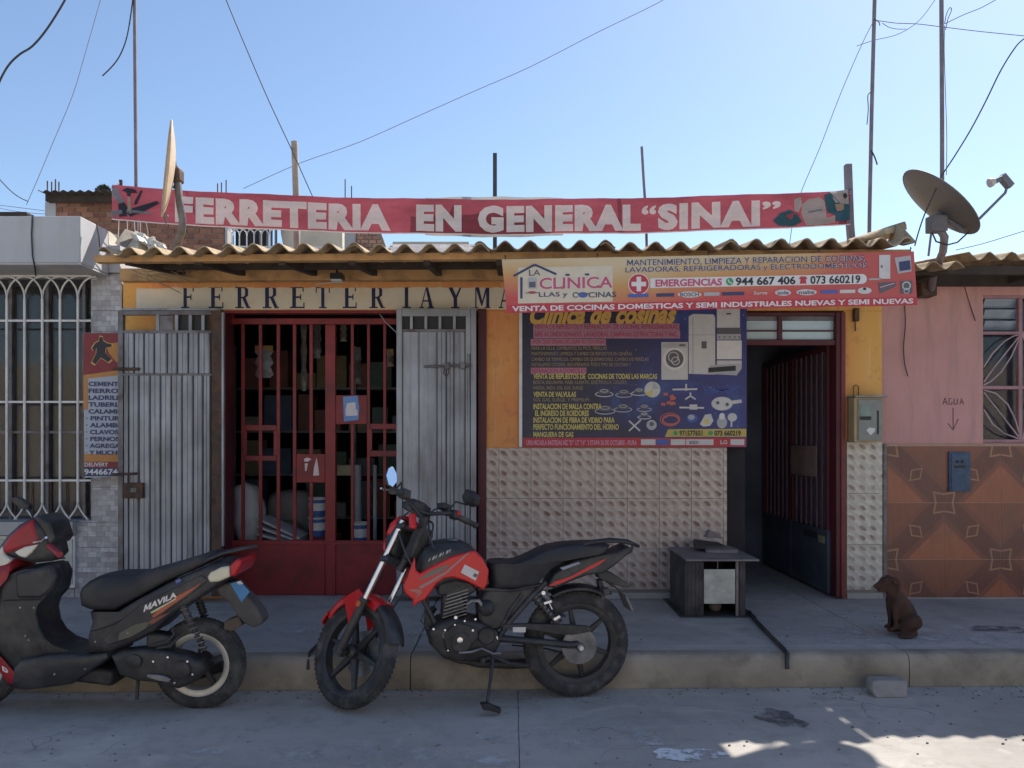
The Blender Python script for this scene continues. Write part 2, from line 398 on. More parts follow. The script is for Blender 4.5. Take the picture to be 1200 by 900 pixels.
for i, (a, b) in enumerate(zip(edges[:-1], edges[1:])):
    dz = .009*(i % 2)+rr.uniform(-.002, .004); dy = rr.uniform(-.03, .025)
    m = wave_sheet(a, b+.1 if i < 5 else b, EY+dy, 9.5, lambda x, dz=dz: eaveZ(x)+dz, SL+rr.uniform(-.002, .002), ph=crest0, jag=rr)
    finish('roof_sheet', m, M_roofold, shop, smooth=60)
# broken lifted sheet at the right end
m = MB(); rings = []
for i in range(9):
    t = i/8; c = at(992+66*t, 287-15*t, 5.25+.45*t); ring = []
    for k in range(9):
        a = PI*k/8; ring.append(c+Vector((.0+.02*math.cos(a), .11*math.cos(a)*.6+.03*math.cos(a), (.03+.045*t)*math.sin(a))))
    rings.append(ring+[p-Vector((0, 0, .008)) for p in ring[::-1]])
m.loft(rings); finish('ridge_tile', m, M_roofold, shop, smooth=60)
p = [at(1052,263,5.5), at(1060,268,5.45), at(1075,284,5.3), at(1064,287,5.3), at(1045,283,5.5)]
finish('broken_tile', MB().prism(p, [q+Vector((.01,.09,.015)) for q in p]), M_roofold, shop, bevel=.004)
# beams under the eave
m = MB(); m.add([], []); 
def beam(px0, py0, px1, py1, Y, h, d, mt, name='beam', par=shop):
    a = at(px0, py0, Y); b = at(px1, py1, Y); A = [a, b, b-Vector((0,0,h)), a-Vector((0,0,h))]
    return finish(name, MB().prism(A, [q+Vector((0,d,0)) for q in A]), mt, par, bevel=.004)
beam(110, 299, 1068, 292, 5.27, .047, .07, M_beam)
beam(140, 314.5, 1034, 311, 6.18, .10, .09, M_beam)
beam(175, 307, 600, 306, 5.75, .05, .06, M_darkwood)
for px in (150, 232, 330, 412, 500, 585, 690, 800, 900, 985):
    a = at(px, 303, 5.3); b = Vector((a.x, 6.42, a.z+SL*1.1-.0))
    finish('rafter', MB().bar(a-Vector((0,0,.02)), b-Vector((0,0,.02)), .045, .05), M_darkwood, shop)
# loose reed matting and scraps under the eave, left end
m = MB(); r = random.Random(4)
for i in range(46):
    a = at(150+r.random()*65, 312+r.random()*17, 5.9+r.random()*.3); L = .04+r.random()*.14; an = r.uniform(-.6, .35)
    m.tube([a, a+Vector((L*math.cos(an), r.uniform(-.04,.04), L*math.sin(an)-.01)), a+Vector((L*1.6*math.cos(an), 0, L*1.4*math.sin(an)-.03))], .0022, 4)
finish('frayed_matting', m, mat('dry_reed', (.30,.22,.13), .9), shop, kind='stuff')
# small lamp fitting under beam
lm = thing('outdoor_lamp', 'small dark flood lamp fixed under the eave above the shop lettering', 'lamp', at(395, 322, 6.05))
finish('lamp_housing', MB().box(X(388,6.05), X(402,6.05), 6.0, 6.12, Z(328,6.05), Z(321,6.05)), M_black, lm, bevel=.006)
finish('lamp_bracket', MB().tube([at(395,312,6.1), at(395,322,6.08)], .01), M_rust, lm)
finish('lamp_glass', MB().box(X(389,6.05), X(401,6.05), 6.01, 6.1, Z(330,6.05), Z(328.2,6.05)), M_frost, lm)
finish('lamp_cable', MB().tube([at(370,333,6.36), at(395,330.5,6.2), at(420,328,6.36)], .0035, 6), M_white, lm)

# ---- wainscot tiles: real pieces with recessed joints; the brown lozenges are print
def lozenge(name, tw, th, x0, z0, base, dark, mid):
    g = G(name); x, y, z = g.xyz()
    wob = g.math('MULTIPLY', g.math('SUBTRACT', g.noise(26, 3), .5), .55)
    u = g.math('SUBTRACT', g.math('FRACT', g.math('ADD', g.math('DIVIDE', g.math('SUBTRACT', x, x0), tw), wob)), .5)
    v = g.math('SUBTRACT', g.math('FRACT', g.math('SUBTRACT', g.math('DIVIDE', g.math('SUBTRACT', z, z0), th), g.math('MULTIPLY', wob, .6))), .5)
    p = g.math('ADD', g.math('MULTIPLY', u, .70), g.math('MULTIPLY', v, .78))
    q = g.math('SUBTRACT', g.math('MULTIPLY', v, .70), g.math('MULTIPLY', u, .78))
    d = g.math('SQRT', g.math('ADD', g.math('POWER', g.math('DIVIDE', p, .22), 2), g.math('POWER', g.math('DIVIDE', q, .40), 2)))
    spot = g.ramp(d, 1.25, .6, True)
    ph = g.math('MULTIPLY', g.math('ADD', g.math('ADD', g.math('DIVIDE', x, tw), g.math('DIVIDE', z, th)), g.math('MULTIPLY', g.noise(14, 3), 1.1)), 2*PI)
    hal = g.math('MULTIPLY_ADD', g.math('COSINE', ph), .5, .5)
    n = g.noise(30, 5, .65); big = g.noise(2, 4)
    c = g.mix(g.ramp(n, .3, .7), dk(base, .86), dk(base, 1.1))
    c = g.mix(g.math('MULTIPLY', hal, .75), c, mid)
    c = g.mix(g.math('MULTIPLY', spot, g.ramp(g.noise(9, 2), .2, .6)), c, dark)
    c = g.mix(g.math('MULTIPLY', g.ramp(big, .5, .7), .25), c, dk(base, .6))
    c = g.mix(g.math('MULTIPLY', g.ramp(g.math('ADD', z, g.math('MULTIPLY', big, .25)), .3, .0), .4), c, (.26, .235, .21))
    g.set(Base_Color=c, Roughness=.32); return g.m
tw = 37.5/F*W; th = 59/F*W
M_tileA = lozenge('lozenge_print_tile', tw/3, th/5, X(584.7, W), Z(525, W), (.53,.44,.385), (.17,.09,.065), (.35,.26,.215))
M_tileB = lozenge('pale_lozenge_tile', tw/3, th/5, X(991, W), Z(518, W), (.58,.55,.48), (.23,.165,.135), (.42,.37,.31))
M_grout = flat('grout', (.23, .20, .18), .9)
def tiles(par, pxs, pys, Y, mt, name='tile', gap=.0035, thick=.012, Zf=None):
    for a, b in zip(pxs[:-1], pxs[1:]):
        for c, d in zip(pys[:-1], pys[1:]):
            j = random.uniform(-.0008, .0008)
            m = MB().box(X(a, Y)+gap/2, X(b, Y)-gap/2, Y-thick+j, Y-.001, max(Z(d, Y), .002)+gap/2, Z(c, Y)-gap/2)
            finish(name, m, mt, par)
yb = Z(525, W)
grt = MB().box(xo[2]+.002, xo[3]-.002, W-.006, W+.001, .001, Z(525, W)); grt.box(X(991,W)+.002, xo[5]-.002, W-.006, W+.001, .001, Z(518, W)); finish('grout_bed', grt, M_grout, shop)
px = [567, 584.7]+[584.7+37.5*i for i in range(1, 8)]+[851.5]
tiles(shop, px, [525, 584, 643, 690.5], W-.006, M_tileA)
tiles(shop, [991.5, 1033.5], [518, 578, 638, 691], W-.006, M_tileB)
finish('skirting', MB().box(xo[2]+.002, xo[3]-.002, W-.022, W-.001, .001, .052), M_walk, shop, bevel=.004)
finish('skirting', MB().box(X(991,W)+.002, xo[5]-.002, W-.022, W-.001, .001, .05), M_walk, shop, bevel=.004)
# ---- odd holes, hooks, door ring
finish('wall_hook', MB().tube([at(1000,466,W-.01), at(1000,453,W-.03), at(1003,451,W-.035), at(1006,453,W-.03), at(1006,464,W-.01)], .004, 6), M_rust, shop)
finish('wall_bracket', MB().box(X(999,W),X(1004,W),W-.05,W,Z(377,W),Z(362,W)).tube([at(1002,376,W-.03),at(1002.5,388,W-.02)],.006,6), M_rust, shop)

# ---- LEFT SHUTTER LEAF (swung open against wall)
def rib(px0, px1, py0, py1, Y, d=.008):
    a, b = X(px0, Y), X(px1, Y); w_ = b-a; z0, z1 = Z(py1, Y), Z(py0, Y)
    prof = [(0,.0),(.03,.0),(.09,-d*.8),(.45,-d),(.49,-d*.35),(.53,-d*.35),(.57,-d),(.93,-d*.8),(.97,0),(1,0),(1,.003),(0,.003)]
    A = [Vector((a+w_*u, Y+v, z0)) for u, v in prof]; B = [Vector((p.x, p.y, z1)) for p in A]
    return MB().prism(A, B)
Ys = 6.22
def sub(name, parent, c):
    o = bpy.data.objects.new(name, None); COL.objects.link(o); ORIG[o.name] = Vector(c); o.location = Vector(c)-ORIG[parent.name]; o.parent = parent; o.empty_display_size = .1; return o
def bx(px0, px1, py0, py1, Y, d):
    return MB().box(X(px0, Y), X(px1, Y), Y, Y+d, max(.004, Z(py1, Y)), Z(py0, Y))
ls = finish('shutter_leaf', bx(138, 144, 364, 699, Ys, .045), M_galvold, shop, bevel=.003, label='open grey ribbed steel shutter leaf left of the red gate')
finish('frame_stile', bx(248, 259.5, 362, 699, Ys-.01, .05), M_rust, ls, bevel=.003)
finish('frame_edge', bx(259.6, 262, 366, 640, Ys-.015, .03), M_galv, ls)
finish('frame_rail', bx(144.2, 247.8, 364, 369, Ys, .04), M_galvold, ls, bevel=.002)
finish('frame_rail', bx(142, 258, 361, 363.6, Ys-.012, .06), M_galv, ls, bevel=.002)
finish('frame_rail', bx(144.2, 247.8, 387, 390.5, Ys, .04), M_galvold, ls, bevel=.002)
finish('frame_rail', bx(144.2, 247.8, 437.8, 440, Ys+.002, .03), M_galvold, ls)
finish('frame_rail', bx(144.2, 247.8, 690, 699, Ys, .04), M_galvold, ls)
for i, p in enumerate((183, 205, 221, 236)):
    finish('vent_bar', bx(p, p+3.5, 369, 387, Ys+.004, .02), M_galv, ls)
finish('vent_plate', bx(186.5, 203, 370, 386.8, Ys+.01, .003), M_galvold, ls)
finish('vent_plate', bx(208.7, 246, 370, 387, Ys+.034, .003), M_seam, ls)
e = [145, 157.5, 169, 181, 196, 208, 221, 233, 246.5]
for a, b in zip(e[:-1], e[1:]): finish('panel_strip', rib(a+.7, b-.7, 390.6, 437.5, Ys+.012), M_galv, ls)
e = [145, 151, 163, 176, 188.5, 201, 213.5, 226.5, 238, 246.8]
for a, b in zip(e[:-1], e[1:]): finish('panel_strip', rib(a+.7, b-.7, 440.2, 689.8, Ys+.012), M_galv, ls)
finish('back_sheet', bx(145, 247.5, 391, 690, Ys+.018, .003), M_seam, ls)
# lock box and bolts
finish('lock_box', bx(143, 167, 566, 584, Ys-.035, .04), M_rust, ls, bevel=.004)
finish('bolt', MB().tube([at(133,432.5,Ys-.01), at(163,432.5,Ys-.01)], .012, 8), M_rust, ls)
finish('bolt', MB().tube([at(133,556,Ys-.01), at(160,555,Ys-.01)], .010, 8).tube([at(150,556,Ys-.01),at(150,566,Ys-.02)],.006,6), M_rust, ls)
finish('keyhole_cover', bx(153, 160, 572, 577, Ys-.04, .006), M_galvold, ls)
# ---- RIGHT SHUTTER LEAF
Yr = 6.27
rs = finish('shutter_leaf', bx(464.5, 471, 362, 699, Yr, .045), M_galv, shop, bevel=.003, label='grey ribbed steel shutter leaf with sliding bolt, right of the red gate')
finish('frame_stile', bx(551.5, 558, 360, 699, Yr, .045), M_galv, rs, bevel=.003)
finish('frame_rail', bx(471.2, 551.3, 362, 370.5, Yr, .04), M_galv, rs, bevel=.002)
finish('frame_rail', bx(471.2, 551.3, 385.5, 389, Yr, .04), M_galvold, rs, bevel=.002)
finish('frame_rail', bx(471.2, 551.3, 692, 699, Yr, .04), M_galvold, rs)
for p in (480.5, 497.5, 514, 531): finish('vent_bar', bx(p, p+3, 370.6, 385.4, Yr+.004, .02), M_galv, rs)
finish('vent_plate', bx(471.2, 551.3, 370.6, 385.4, Yr+.035, .003), M_seam, rs)
finish('vent_plate', bx(546, 551.3, 370.6, 415, Yr-.002, .003), M_galv, rs)
e = [471.5, 491, 512, 523, 532, 545, 551.2]
for a, b in zip(e[:-1], e[1:]): finish('panel_strip', rib(a+.5, b-.5, 389.2, 691.8, Yr+.014, .005 if b-a > 12 else .009), M_galv, rs)
finish('back_sheet', bx(471.3, 551.2, 389, 692, Yr+.02, .003), M_seam, rs)
bo = finish('sliding_bolt', MB().tube([at(497,429.5,Yr-.02), at(552,428,Yr-.02)], .009, 8), M_galvold, rs, smooth=50)
bb = MB()
for p in (522, 540): bb.box(X(p,Yr),X(p+5,Yr),Yr-.033,Yr,Z(432.5,Yr),Z(425,Yr))
finish('bolt_bracket', bb, M_galvold, rs, bevel=.002)
finish('padlock', MB().tube([at(521,431,Yr-.03), at(520,438,Yr-.03), at(523,441,Yr-.03), at(526,437,Yr-.03), at(526,431,Yr-.03)], .005, 6), M_rust, rs)
# door frame stiles
finish('gate_frame', bx(560, 570, 362, 699, W-.03, .06), M_reddark, shop, bevel=.003)
finish('gate_frame', bx(262, 465, 363.5, 367, W-.01, .08), M_red, shop, bevel=.002)
finish('gate_frame', bx(261.5, 264.5, 367.2, 699, W-.012, .20), M_reddark, shop, bevel=.002)
fl = finish('hanging_cable', MB().tube([at(445,368,6.3), at(452,378,6.28), at(463,388,6.28), at(466,392,6.27)], .004, 6), M_galv, shop, smooth=80)

# ---- RED GATE
Yg = 6.52
gt = finish('barred_gate', bx(381, 393, 380.2, 634.8, Yg-.012, .05), M_red, shop, bevel=.003, label='closed double gate of dark red steel bars with solid lower plates')
def R(px0, px1, py0, py1, name='bar', dy=0, d=.028, m=None): return finish(name, bx(px0, px1, py0, py1, Yg+dy, d), m or M_red, gt, bevel=.0025)
R(264, 567, 373, 380, 'rail', -.004); R(264, 267.5, 380.2, 697, 'stile', -.003, .04); R(270, 273.5, 366, 373, 'stop', .02)
R(267.7, 380.8, 634.8, 697.5, 'bottom_plate', .012, .012); R(393.2, 567, 634.8, 697.5, 'bottom_plate', .014, .012); R(381.2, 393, 635, 697.5, 'stile', .002)
R(267.7, 567, 633.4, 638.5, 'rail', .000)
for a in (282.5, 303, 324, 343, 362.5): R(a, a+4, 380.2, 633, 'bar', .004+random.uniform(-.002,.002), .018)
for a in (411, 430, 449, 468, 486, 504, 522, 540): R(a, a+3.6, 380.2, 633, 'bar', .004+random.uniform(-.002,.002), .018)
R(286.6, 323.8, 498, 504.5, 'rail', .002, .02); R(286.6, 323.8, 534, 540, 'rail', .002, .02)
R(284, 289, 504.6, 533.8, 'bar', .0, .02); R(320.5, 326, 504.6, 533.8, 'bar', .0, .02)
R(347.2, 380.8, 532, 565.5, 'lock_plate', -.004, .012); R(393.2, 430, 463, 497, 'lock_plate', -.004, .012)
R(433.8, 467, 496.5, 503, 'rail', .002, .02); R(433.8, 467, 528, 535, 'rail', .002, .02); R(430, 436, 503.2, 527.8, 'bar', -.002, .02)
M_scrap = flat('paint_scrape', (.62,.52,.50))
def gpoly(pts, y, m, name):
    A = [at(p[0], p[1], y) for p in pts]; return finish(name, MB().prism(A, [a+Vector((0,.001,0)) for a in A]), m, gt)
gpoly([(356,538),(360,536),(365,538),(361,541),(357,541)], Yg-.006, M_scrap, 'paint_scrape')
gpoly([(357,543),(361,543),(359,552),(357.5,552)], Yg-.006, M_scrap, 'paint_scrape')
gpoly([(368,548),(371,536),(373,548),(374,557),(367,557.5)], Yg-.006, M_scrap, 'paint_scrape')
M_stb = flat('sticker_blue', (.15,.28,.55)); M_stw = flat('sticker_white', (.66,.60,.62))
gpoly([(402,465),(419,463.5),(421,478),(420,492),(403,494)], Yg-.0065, M_stb, 'sticker')
gpoly([(406.5,472.5),(416.5,471.5),(417,479),(419,481),(419,487),(405,487.5),(405,481)], Yg-.0078, M_stw, 'sticker')
# ---- RIGHT DOORWAY: red frame, transom, inward-open leaf
df = finish('door_frame', bx(980, 989, 366, 700, W-.035, .12), M_reddark, shop, bevel=.003)
finish('frame_post', bx(986, 991, 366, 700, W-.05, .04), mat('jamb_steel', (.17,.03,.035), .5), df, bevel=.003)
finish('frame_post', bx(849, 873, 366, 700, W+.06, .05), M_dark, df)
finish('frame_rail', bx(873.2, 979.8, 398, 404.5, W-.02, .07), M_reddark, df, bevel=.003)
finish('frame_rail', bx(873.2, 979.8, 366, 370, W-.02, .07), M_reddark, df, bevel=.003)
finish('transom_panel', bx(873.2, 979.8, 370, 375.5, W+.01, .02), M_galvold, df)
finish('frame_post', bx(912, 916.5, 370.2, 397.8, W-.012, .05), M_reddark, df, bevel=.002)
finish('glazing_bar', bx(873.2, 979.8, 387, 388.4, W+.0, .02), M_reddark, df)
M_tp = mat('pale_glass_pane', (.50,.60,.63), .12, .12, 3, 0, spec=.8)
for a, b in ((874.5, 911.8), (916.8, 979)):
    for c, d in ((376, 386.8), (388.6, 397.8)): finish('pane', bx(a, b, c, d, W+.022, .004), M_tp, df)
# leaf perpendicular to the wall
XL = 2.665; la = W+.09; lb = 7.38
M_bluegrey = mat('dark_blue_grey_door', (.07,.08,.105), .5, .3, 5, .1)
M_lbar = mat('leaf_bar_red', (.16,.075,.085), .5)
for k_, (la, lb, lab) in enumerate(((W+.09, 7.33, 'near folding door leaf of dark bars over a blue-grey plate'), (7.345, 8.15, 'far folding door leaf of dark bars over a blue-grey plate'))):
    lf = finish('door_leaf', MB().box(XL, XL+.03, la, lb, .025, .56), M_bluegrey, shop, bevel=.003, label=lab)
    for y in (la, lb-.03): finish('leaf_stile', MB().box(XL-.004, XL+.03, y, y+.03, .5605, 2.08), M_reddark, lf)
    finish('leaf_rail', MB().box(XL-.004, XL+.03, la, lb, 2.0805, 2.12), M_reddark, lf)
    nb_ = 6
    for i in range(nb_): y = la+(lb-la)*(i+1)/(nb_+1); finish('leaf_bar', MB().box(XL-.002, XL+.012, y-.007, y+.007, .5605, 2.08), M_lbar, lf)
    finish('backing', MB().box(XL+.02, XL+.028, la, lb, .57, 2.08), M_bluegrey, lf)
    if k_ == 0:
        finish('cardboard', MB().box(XL-.010, XL-.004, la+.22, lb-.02, 1.0, 1.27), mat('old_cardboard', (.26,.18,.155), .9), lf)
        finish('lock_plate', MB().box(XL-.006, XL, la+.06, la+.18, .44, .50), mat('brass_lock', (.30,.27,.16), .5), lf)
        finish('dark_slot', MB().box(XL-.004, XL, la+.22, la+.52, .46, .52), M_seam, lf)
ad = MB().tube([at(858,660,6.9), at(862,588,6.85)], .009, 6)
finish('broom_handle', ad, M_galvold, None, label='thin grey stick leaning inside the dark right-hand doorway', cat='stick')
# ================================================================ GOODS INSIDE THE SHOP
def sack(label, px0, px1, py0, py1, Y, d, m, group=None, lean=0, seed=1):
    a = at(px0, py1, Y); b = at(px1, py0, Y); a.z = max(a.z, .0); cx = (a.x+b.x)/2; hx = (b.x-a.x)/2; cz = (a.z+b.z)/2; hz = (b.z-a.z)/2
    n, k = 24, 14; vs = []; r = random.Random(seed)
    rings = []
    for i in range(k+1):
        t = -1+2*i/k; ring = []
        for j in range(n):
            q = 2*PI*j/n; s = (1-abs(t)**3.5)**.4*.97+.02
            c, s_ = math.cos(q), math.sin(q)
            x = hx*s*abs(c)**.75*(1 if c > 0 else -1); y = d*s*abs(s_)**.8*(1 if s_ > 0 else -1)
            p = Vector((cx+x+lean*t*hz, Y+d+y, cz+hz*t))
            nn = noise.noise(p*6+Vector((seed, 0, 0))); p += Vector((nn*.02, nn*.03, nn*.012)); p.z = max(p.z, .003); ring.append(p)
        rings.append(ring)
    o = finish('sack', MB().loft(rings), m, None, smooth=180, label=label, cat='sack', group=group)
    return o
M_sackw = mat('woven_white_sack', (.55,.53,.52), .8, .12, 8, .4, 120)
M_sackg = mat('grey_dusty_sack', (.30,.27,.26), .85, .2, 5, .4, 90)
sack('upright white woven sack at the far left behind the red gate', 266, 302, 566, 642, 6.75, .16, M_sackw, lean=-.1, seed=2)
sack('big slumped grey sack in the middle behind the red gate', 306, 362, 574, 634, 7.4, .2, M_sackg, seed=3)
sack('low sandy sack lying under the white sack behind the gate', 286, 345, 612, 646, 6.95, .2, mat('sandy_sack', (.30,.24,.18), .9), seed=4)
# folded white sheets lying slanted
m = MB()
for k in range(3): m.bar(at(308, 606+k*9, 6.9-k*.02), at(357, 629+k*4, 6.9-k*.02), .32, .022)
finish('folded_bags', m, M_sackw, None, bevel=.006, label='flat white folded bags with dark stripe sloping across the sacks', cat='bags')
def bucket(label, cx, py0, py1, rpx, Y, group='paint buckets behind the gate'):
    t = thing('paint_bucket', label, 'bucket', (X(cx, Y), Y, Z(py1, Y)), group)
    r = X(600+rpx, Y); h = Z(py0, Y)-Z(py1, Y); c = (X(cx, Y), Y, Z(py1, Y))
    finish('bucket_body', MB().lathe([(r*.86,0),(r*.97,h*.9),(r*.93,h*.9)], c, n=24), mat('bucket_blue', (.06,.13,.36), .4), t, smooth=40)
    finish('label_band', MB().lathe([(r*.915,h*.32),(r*.965,h*.72),(r*.95,h*.72),(r*.90,h*.32)], c, n=24, closed=True), M_white, t, smooth=40)
    finish('lid', MB().lathe([(r*1.02,h*.9),(r*1.03,h*.99),(r*.9,h),(r*.9,h*.9)], c, n=24, closed=True).lathe([(r*.92,h*.93),(r*.92,h*.95)], c, n=24), M_white, t, smooth=40)
bucket('upper blue and white paint bucket of the pair behind the gate', 372, 583, 605, 10.5, 6.9)
bucket('lower blue and white paint bucket of the pair behind the gate', 372, 605.5, 628, 10.5, 6.9)
bucket('blue and white paint bucket behind the gate, right of the centre stile', 422, 612, 637, 10.5, 6.85)
finish('crate', bx(366, 392, 629, 652, 6.85, .3), mat('red_crate', (.16,.03,.03), .6), None, bevel=.01, label='dark red crate on the floor under the two stacked buckets', cat='crate')
finish('crate', bx(404, 440, 637.5, 655, 6.8, .3), mat('dark_crate', (.05,.045,.05), .7), None, bevel=.01, label='dark crate on the floor under the single bucket', cat='crate')
for i, (a, b, lb) in enumerate(((415, 424, 'wide pale plastic pipe standing behind the gate, right of its centre'), (437, 442, 'thin pale plastic pipe standing behind the gate, near the right shutter'))):
    finish('plastic_pipe', MB().tube([at((a+b)/2, 640, 7.2), at((a+b)/2, 545, 7.25)], X(600+(b-a)/2, 7.2), 12), mat('pale_pvc', (.42,.42,.44), .5), None, smooth=60, label=lb, cat='pipe', group='plastic pipes behind the gate')
finish('carton', bx(395, 420, 545, 557, 7.3, .25), mat('tan_carton', (.45,.38,.24), .8), None, bevel=.004, label='open tan carton on a shelf behind the gate', cat='box')
# shelving
sh = thing('steel_shelf', 'dark shelf unit standing inside the shop behind the red gate', 'shelf', (-1.6, 8.2, 0))
for z in (.5, .95, 1.4, 1.85): finish('shelf_board', MB().box(-2.9, -.4, 8.0, 8.35, z, z+.02), M_galvold, sh)
for x in (-2.9, -1.65, -.43): finish('post', MB().box(x, x+.03, 7.97, 8.0, 0, 2.3), M_galvold, sh)
cols = [(.20,.09,.07), (.08,.11,.17), (.24,.22,.20), (.09,.13,.10), (.21,.17,.10), (.14,.14,.15)]
r = random.Random(8); adj = ['red', 'blue', 'cream', 'green', 'yellow', 'grey']
for z, nm in ((.52, 'lowest'), (.97, 'second'), (1.42, 'third'), (1.87, 'top')):
    x = -2.8; seen = {}; cnt = 0
    while x < -.6:
        ww = .12+r.random()*.2; h = .14+r.random()*.26; k = r.randrange(6)
        o = finish('boxed_goods', MB().box(x, x+ww, 8.03, 8.28, z, z+h), mat('goods_'+adj[k], cols[k], .7), None, bevel=.004,
                   label='dim %s boxed goods on the %s shelf inside the shop, %s along it' % (adj[k], nm, ('first','second','third','fourth','fifth','sixth','seventh','eighth','ninth','tenth','eleventh','twelfth','thirteenth','fourteenth','fifteenth','sixteenth')[cnt]), cat='box', group='goods on the shelf inside the shop')
        x += ww+.01+r.random()*.09; cnt += 1
# hanging bags in the upper part of the gate
for i, (a, b, c, d, Y, col, lb) in enumerate(((298, 321, 408, 443, 7.0, (.22,.22,.25), 'clear grey bag with yellow header hanging behind the gate, left side'),
        (352, 360, 382, 458, 7.3, (.24,.21,.20), 'long pale plastic strip hanging behind the gate near its middle'),
        (366, 377, 384, 420, 7.3, (.15,.13,.14), 'short dim bag hanging behind the gate just left of the centre stile'),
        (398, 407, 380, 400, 7.3, (.24,.20,.20), 'small pale bag hanging behind the gate right of the centre stile'),
        (414, 424, 410, 450, 7.3, (.13,.12,.12), 'brownish bag hanging behind the gate above the sticker'),
        (452, 462, 412, 430, 7.2, (.22,.16,.14), 'small tan pack hanging behind the gate near the right shutter'))):
    t = thing('hanging_bag', lb, 'bag', at((a+b)/2, c, Y), 'bags hanging behind the gate')
    m = MB(); n = 8; A = []; 
    rings = []
    for k in range(n+1):
        z = c+(d-c)*k/n; s = .8+.2*math.sin(k*2.1+i); th = .004+.03*math.sin(PI*k/n)
        p0 = at((a+b)/2-(b-a)/2*s, z, Y); p1 = at((a+b)/2+(b-a)/2*s, z, Y); mid = (p0+p1)/2
        rings.append([p0, mid+Vector((0,-th,0)), p1, mid+Vector((0,th,0))])
    finish('bag_body', m.loft(rings), mat('bag_plastic_%d' % i, col, .35, .3, 20), t, smooth=70)
    finish('header_card', MB().box(X(a+1,Y), X(b-1,Y), Y-.006, Y-.002, Z(c+4,Y), Z(c-3,Y)), mat('header_yellow' if i in (0,5) else 'header_dim', (.32,.20,.06) if i in (0,5) else (.12,.1,.1), .6), t)
    finish('string', MB().tube([at((a+b)/2, c-3, Y), at((a+b)/2, 352, Y)], .002, 4), M_wire, t)

# ================================================================ LEFT NEIGHBOUR
nb = thing('left_house', 'pale grey house with arched white window grille and mosaic tiles at the left edge', 'building', (-5, 6.45, 0))
YN = 6.46; xr = X(144, YN)-.004
nw = MB(); wx1 = X(107, YN); z0 = Z(610, YN); z1 = Z(323, YN)
for a, b, c, d in ((-9, xr, 0, z0), (wx1, xr, z0, z1), (-9, -6.2, z0, z1), (-9, xr, z1, 2.72)): nw.box(a, b, YN, YN+.15, c, d)
nw.box(-9, xr, 9, 9.1, 0, 2.7); nw.box(xr-.1, xr-.003, YN+.15, 9, 0, 2.7)
finish('wall', nw, M_greywall, nb)
CY = 6.0; cx1 = X(94, CY); cz0 = Z(308.5, CY); cz1 = Z(253, CY)
finish('parapet_beam', MB().box(-9, cx1, CY, 6.42, cz0+.004, cz1), M_greywall, nb, bevel=.008)
finish('roof_slab', MB().box(-9, xr-.002, 6.425, 9, 2.725, 2.95), M_greywall, nb)
finish('soffit', MB().box(-9, cx1-.004, CY+.004, YN-.001, cz0-.01, cz0+.003), M_soffit, nb)
finish('side_parapet', MB().box(cx1-.18, cx1-.001, 6.423, 9.2, 2.955, cz1-.002), M_plaster, nb, bevel=.006)
# pieces of broken masonry next to the parapet above the eave
pA = [at(134,285,5.9), at(146,268,6.1), at(158,272,6.1), at(146,290,5.9)]
finish('leaning_slab', MB().prism(pA, [p+Vector((.03,.35,0)) for p in pA]), M_curb, nb, bevel=.006)
pA = [at(146,288,5.95), at(158,270,6.15), at(168,275,6.1), at(160,290,5.95)]
finish('leaning_slab', MB().prism(pA, [p+Vector((.03,.3,0)) for p in pA]), M_plaster, nb, bevel=.006)
m = MB(); r = random.Random(2)
for i in range(26):
    px_ = 158+r.random()*34; c = at(px_, 291-max(0, (1-abs(px_-166)/26))*16*r.random(), 6.0+r.random()*.2); s = .014+.022*r.random()
    m.obox(c, Vector((s, r.uniform(-.01,.01), r.uniform(-.02,.02))), (r.uniform(-.01,.01), s, 0), (r.uniform(-.02,.02), 0, s*.8))
finish('rubble', m, mat('white_plaster_rubble', (.62,.60,.56), .95, .3, 20, .5), None, kind='stuff', bevel=.005, label='heap of white plaster rubble on the edge of the wavy roof', cat='rubble')
# crack cable
finish('wall_cable', MB().tube([at(38,252,CY-.01), at(37,275,CY-.012), at(38,300,CY-.01), at(40,309,CY-.008), at(42,323,6.3)], .006, 6), M_wire, nb, smooth=80)
finish('wall_cable', MB().tube([at(113,262,6.1), at(116,278,6.1), at(117,290,6.1)], .005, 6), M_wire, nb, smooth=80)
finish('window_sill', MB().box(-9, X(88, 6.4), 6.36, YN-.001, Z(627, 6.4), Z(611, 6.4)), M_soffit, nb, bevel=.006)
# window behind
wi = finish('window', MB().box(-6.2, wx1, YN+.155, YN+.17, z0, z1), M_glass, nb)
finish('curtain', MB().box(-6.2, wx1, YN+.5, YN+.52, z0, z1), mat('brown_curtain', (.085,.06,.05), .9, .5, 3, .2, 20), wi)
for p in (12, 55, 98): finish('window_mullion', MB().box(X(p,6.6), X(p+3.5,6.6), YN+.12, YN+.154, z0, z1), M_galvold, wi)
for p in (374, 505): finish('window_rail', MB().box(-6.2, wx1, YN+.125, YN+.153, Z(p+3,6.6), Z(p,6.6)), M_galvold, wi)
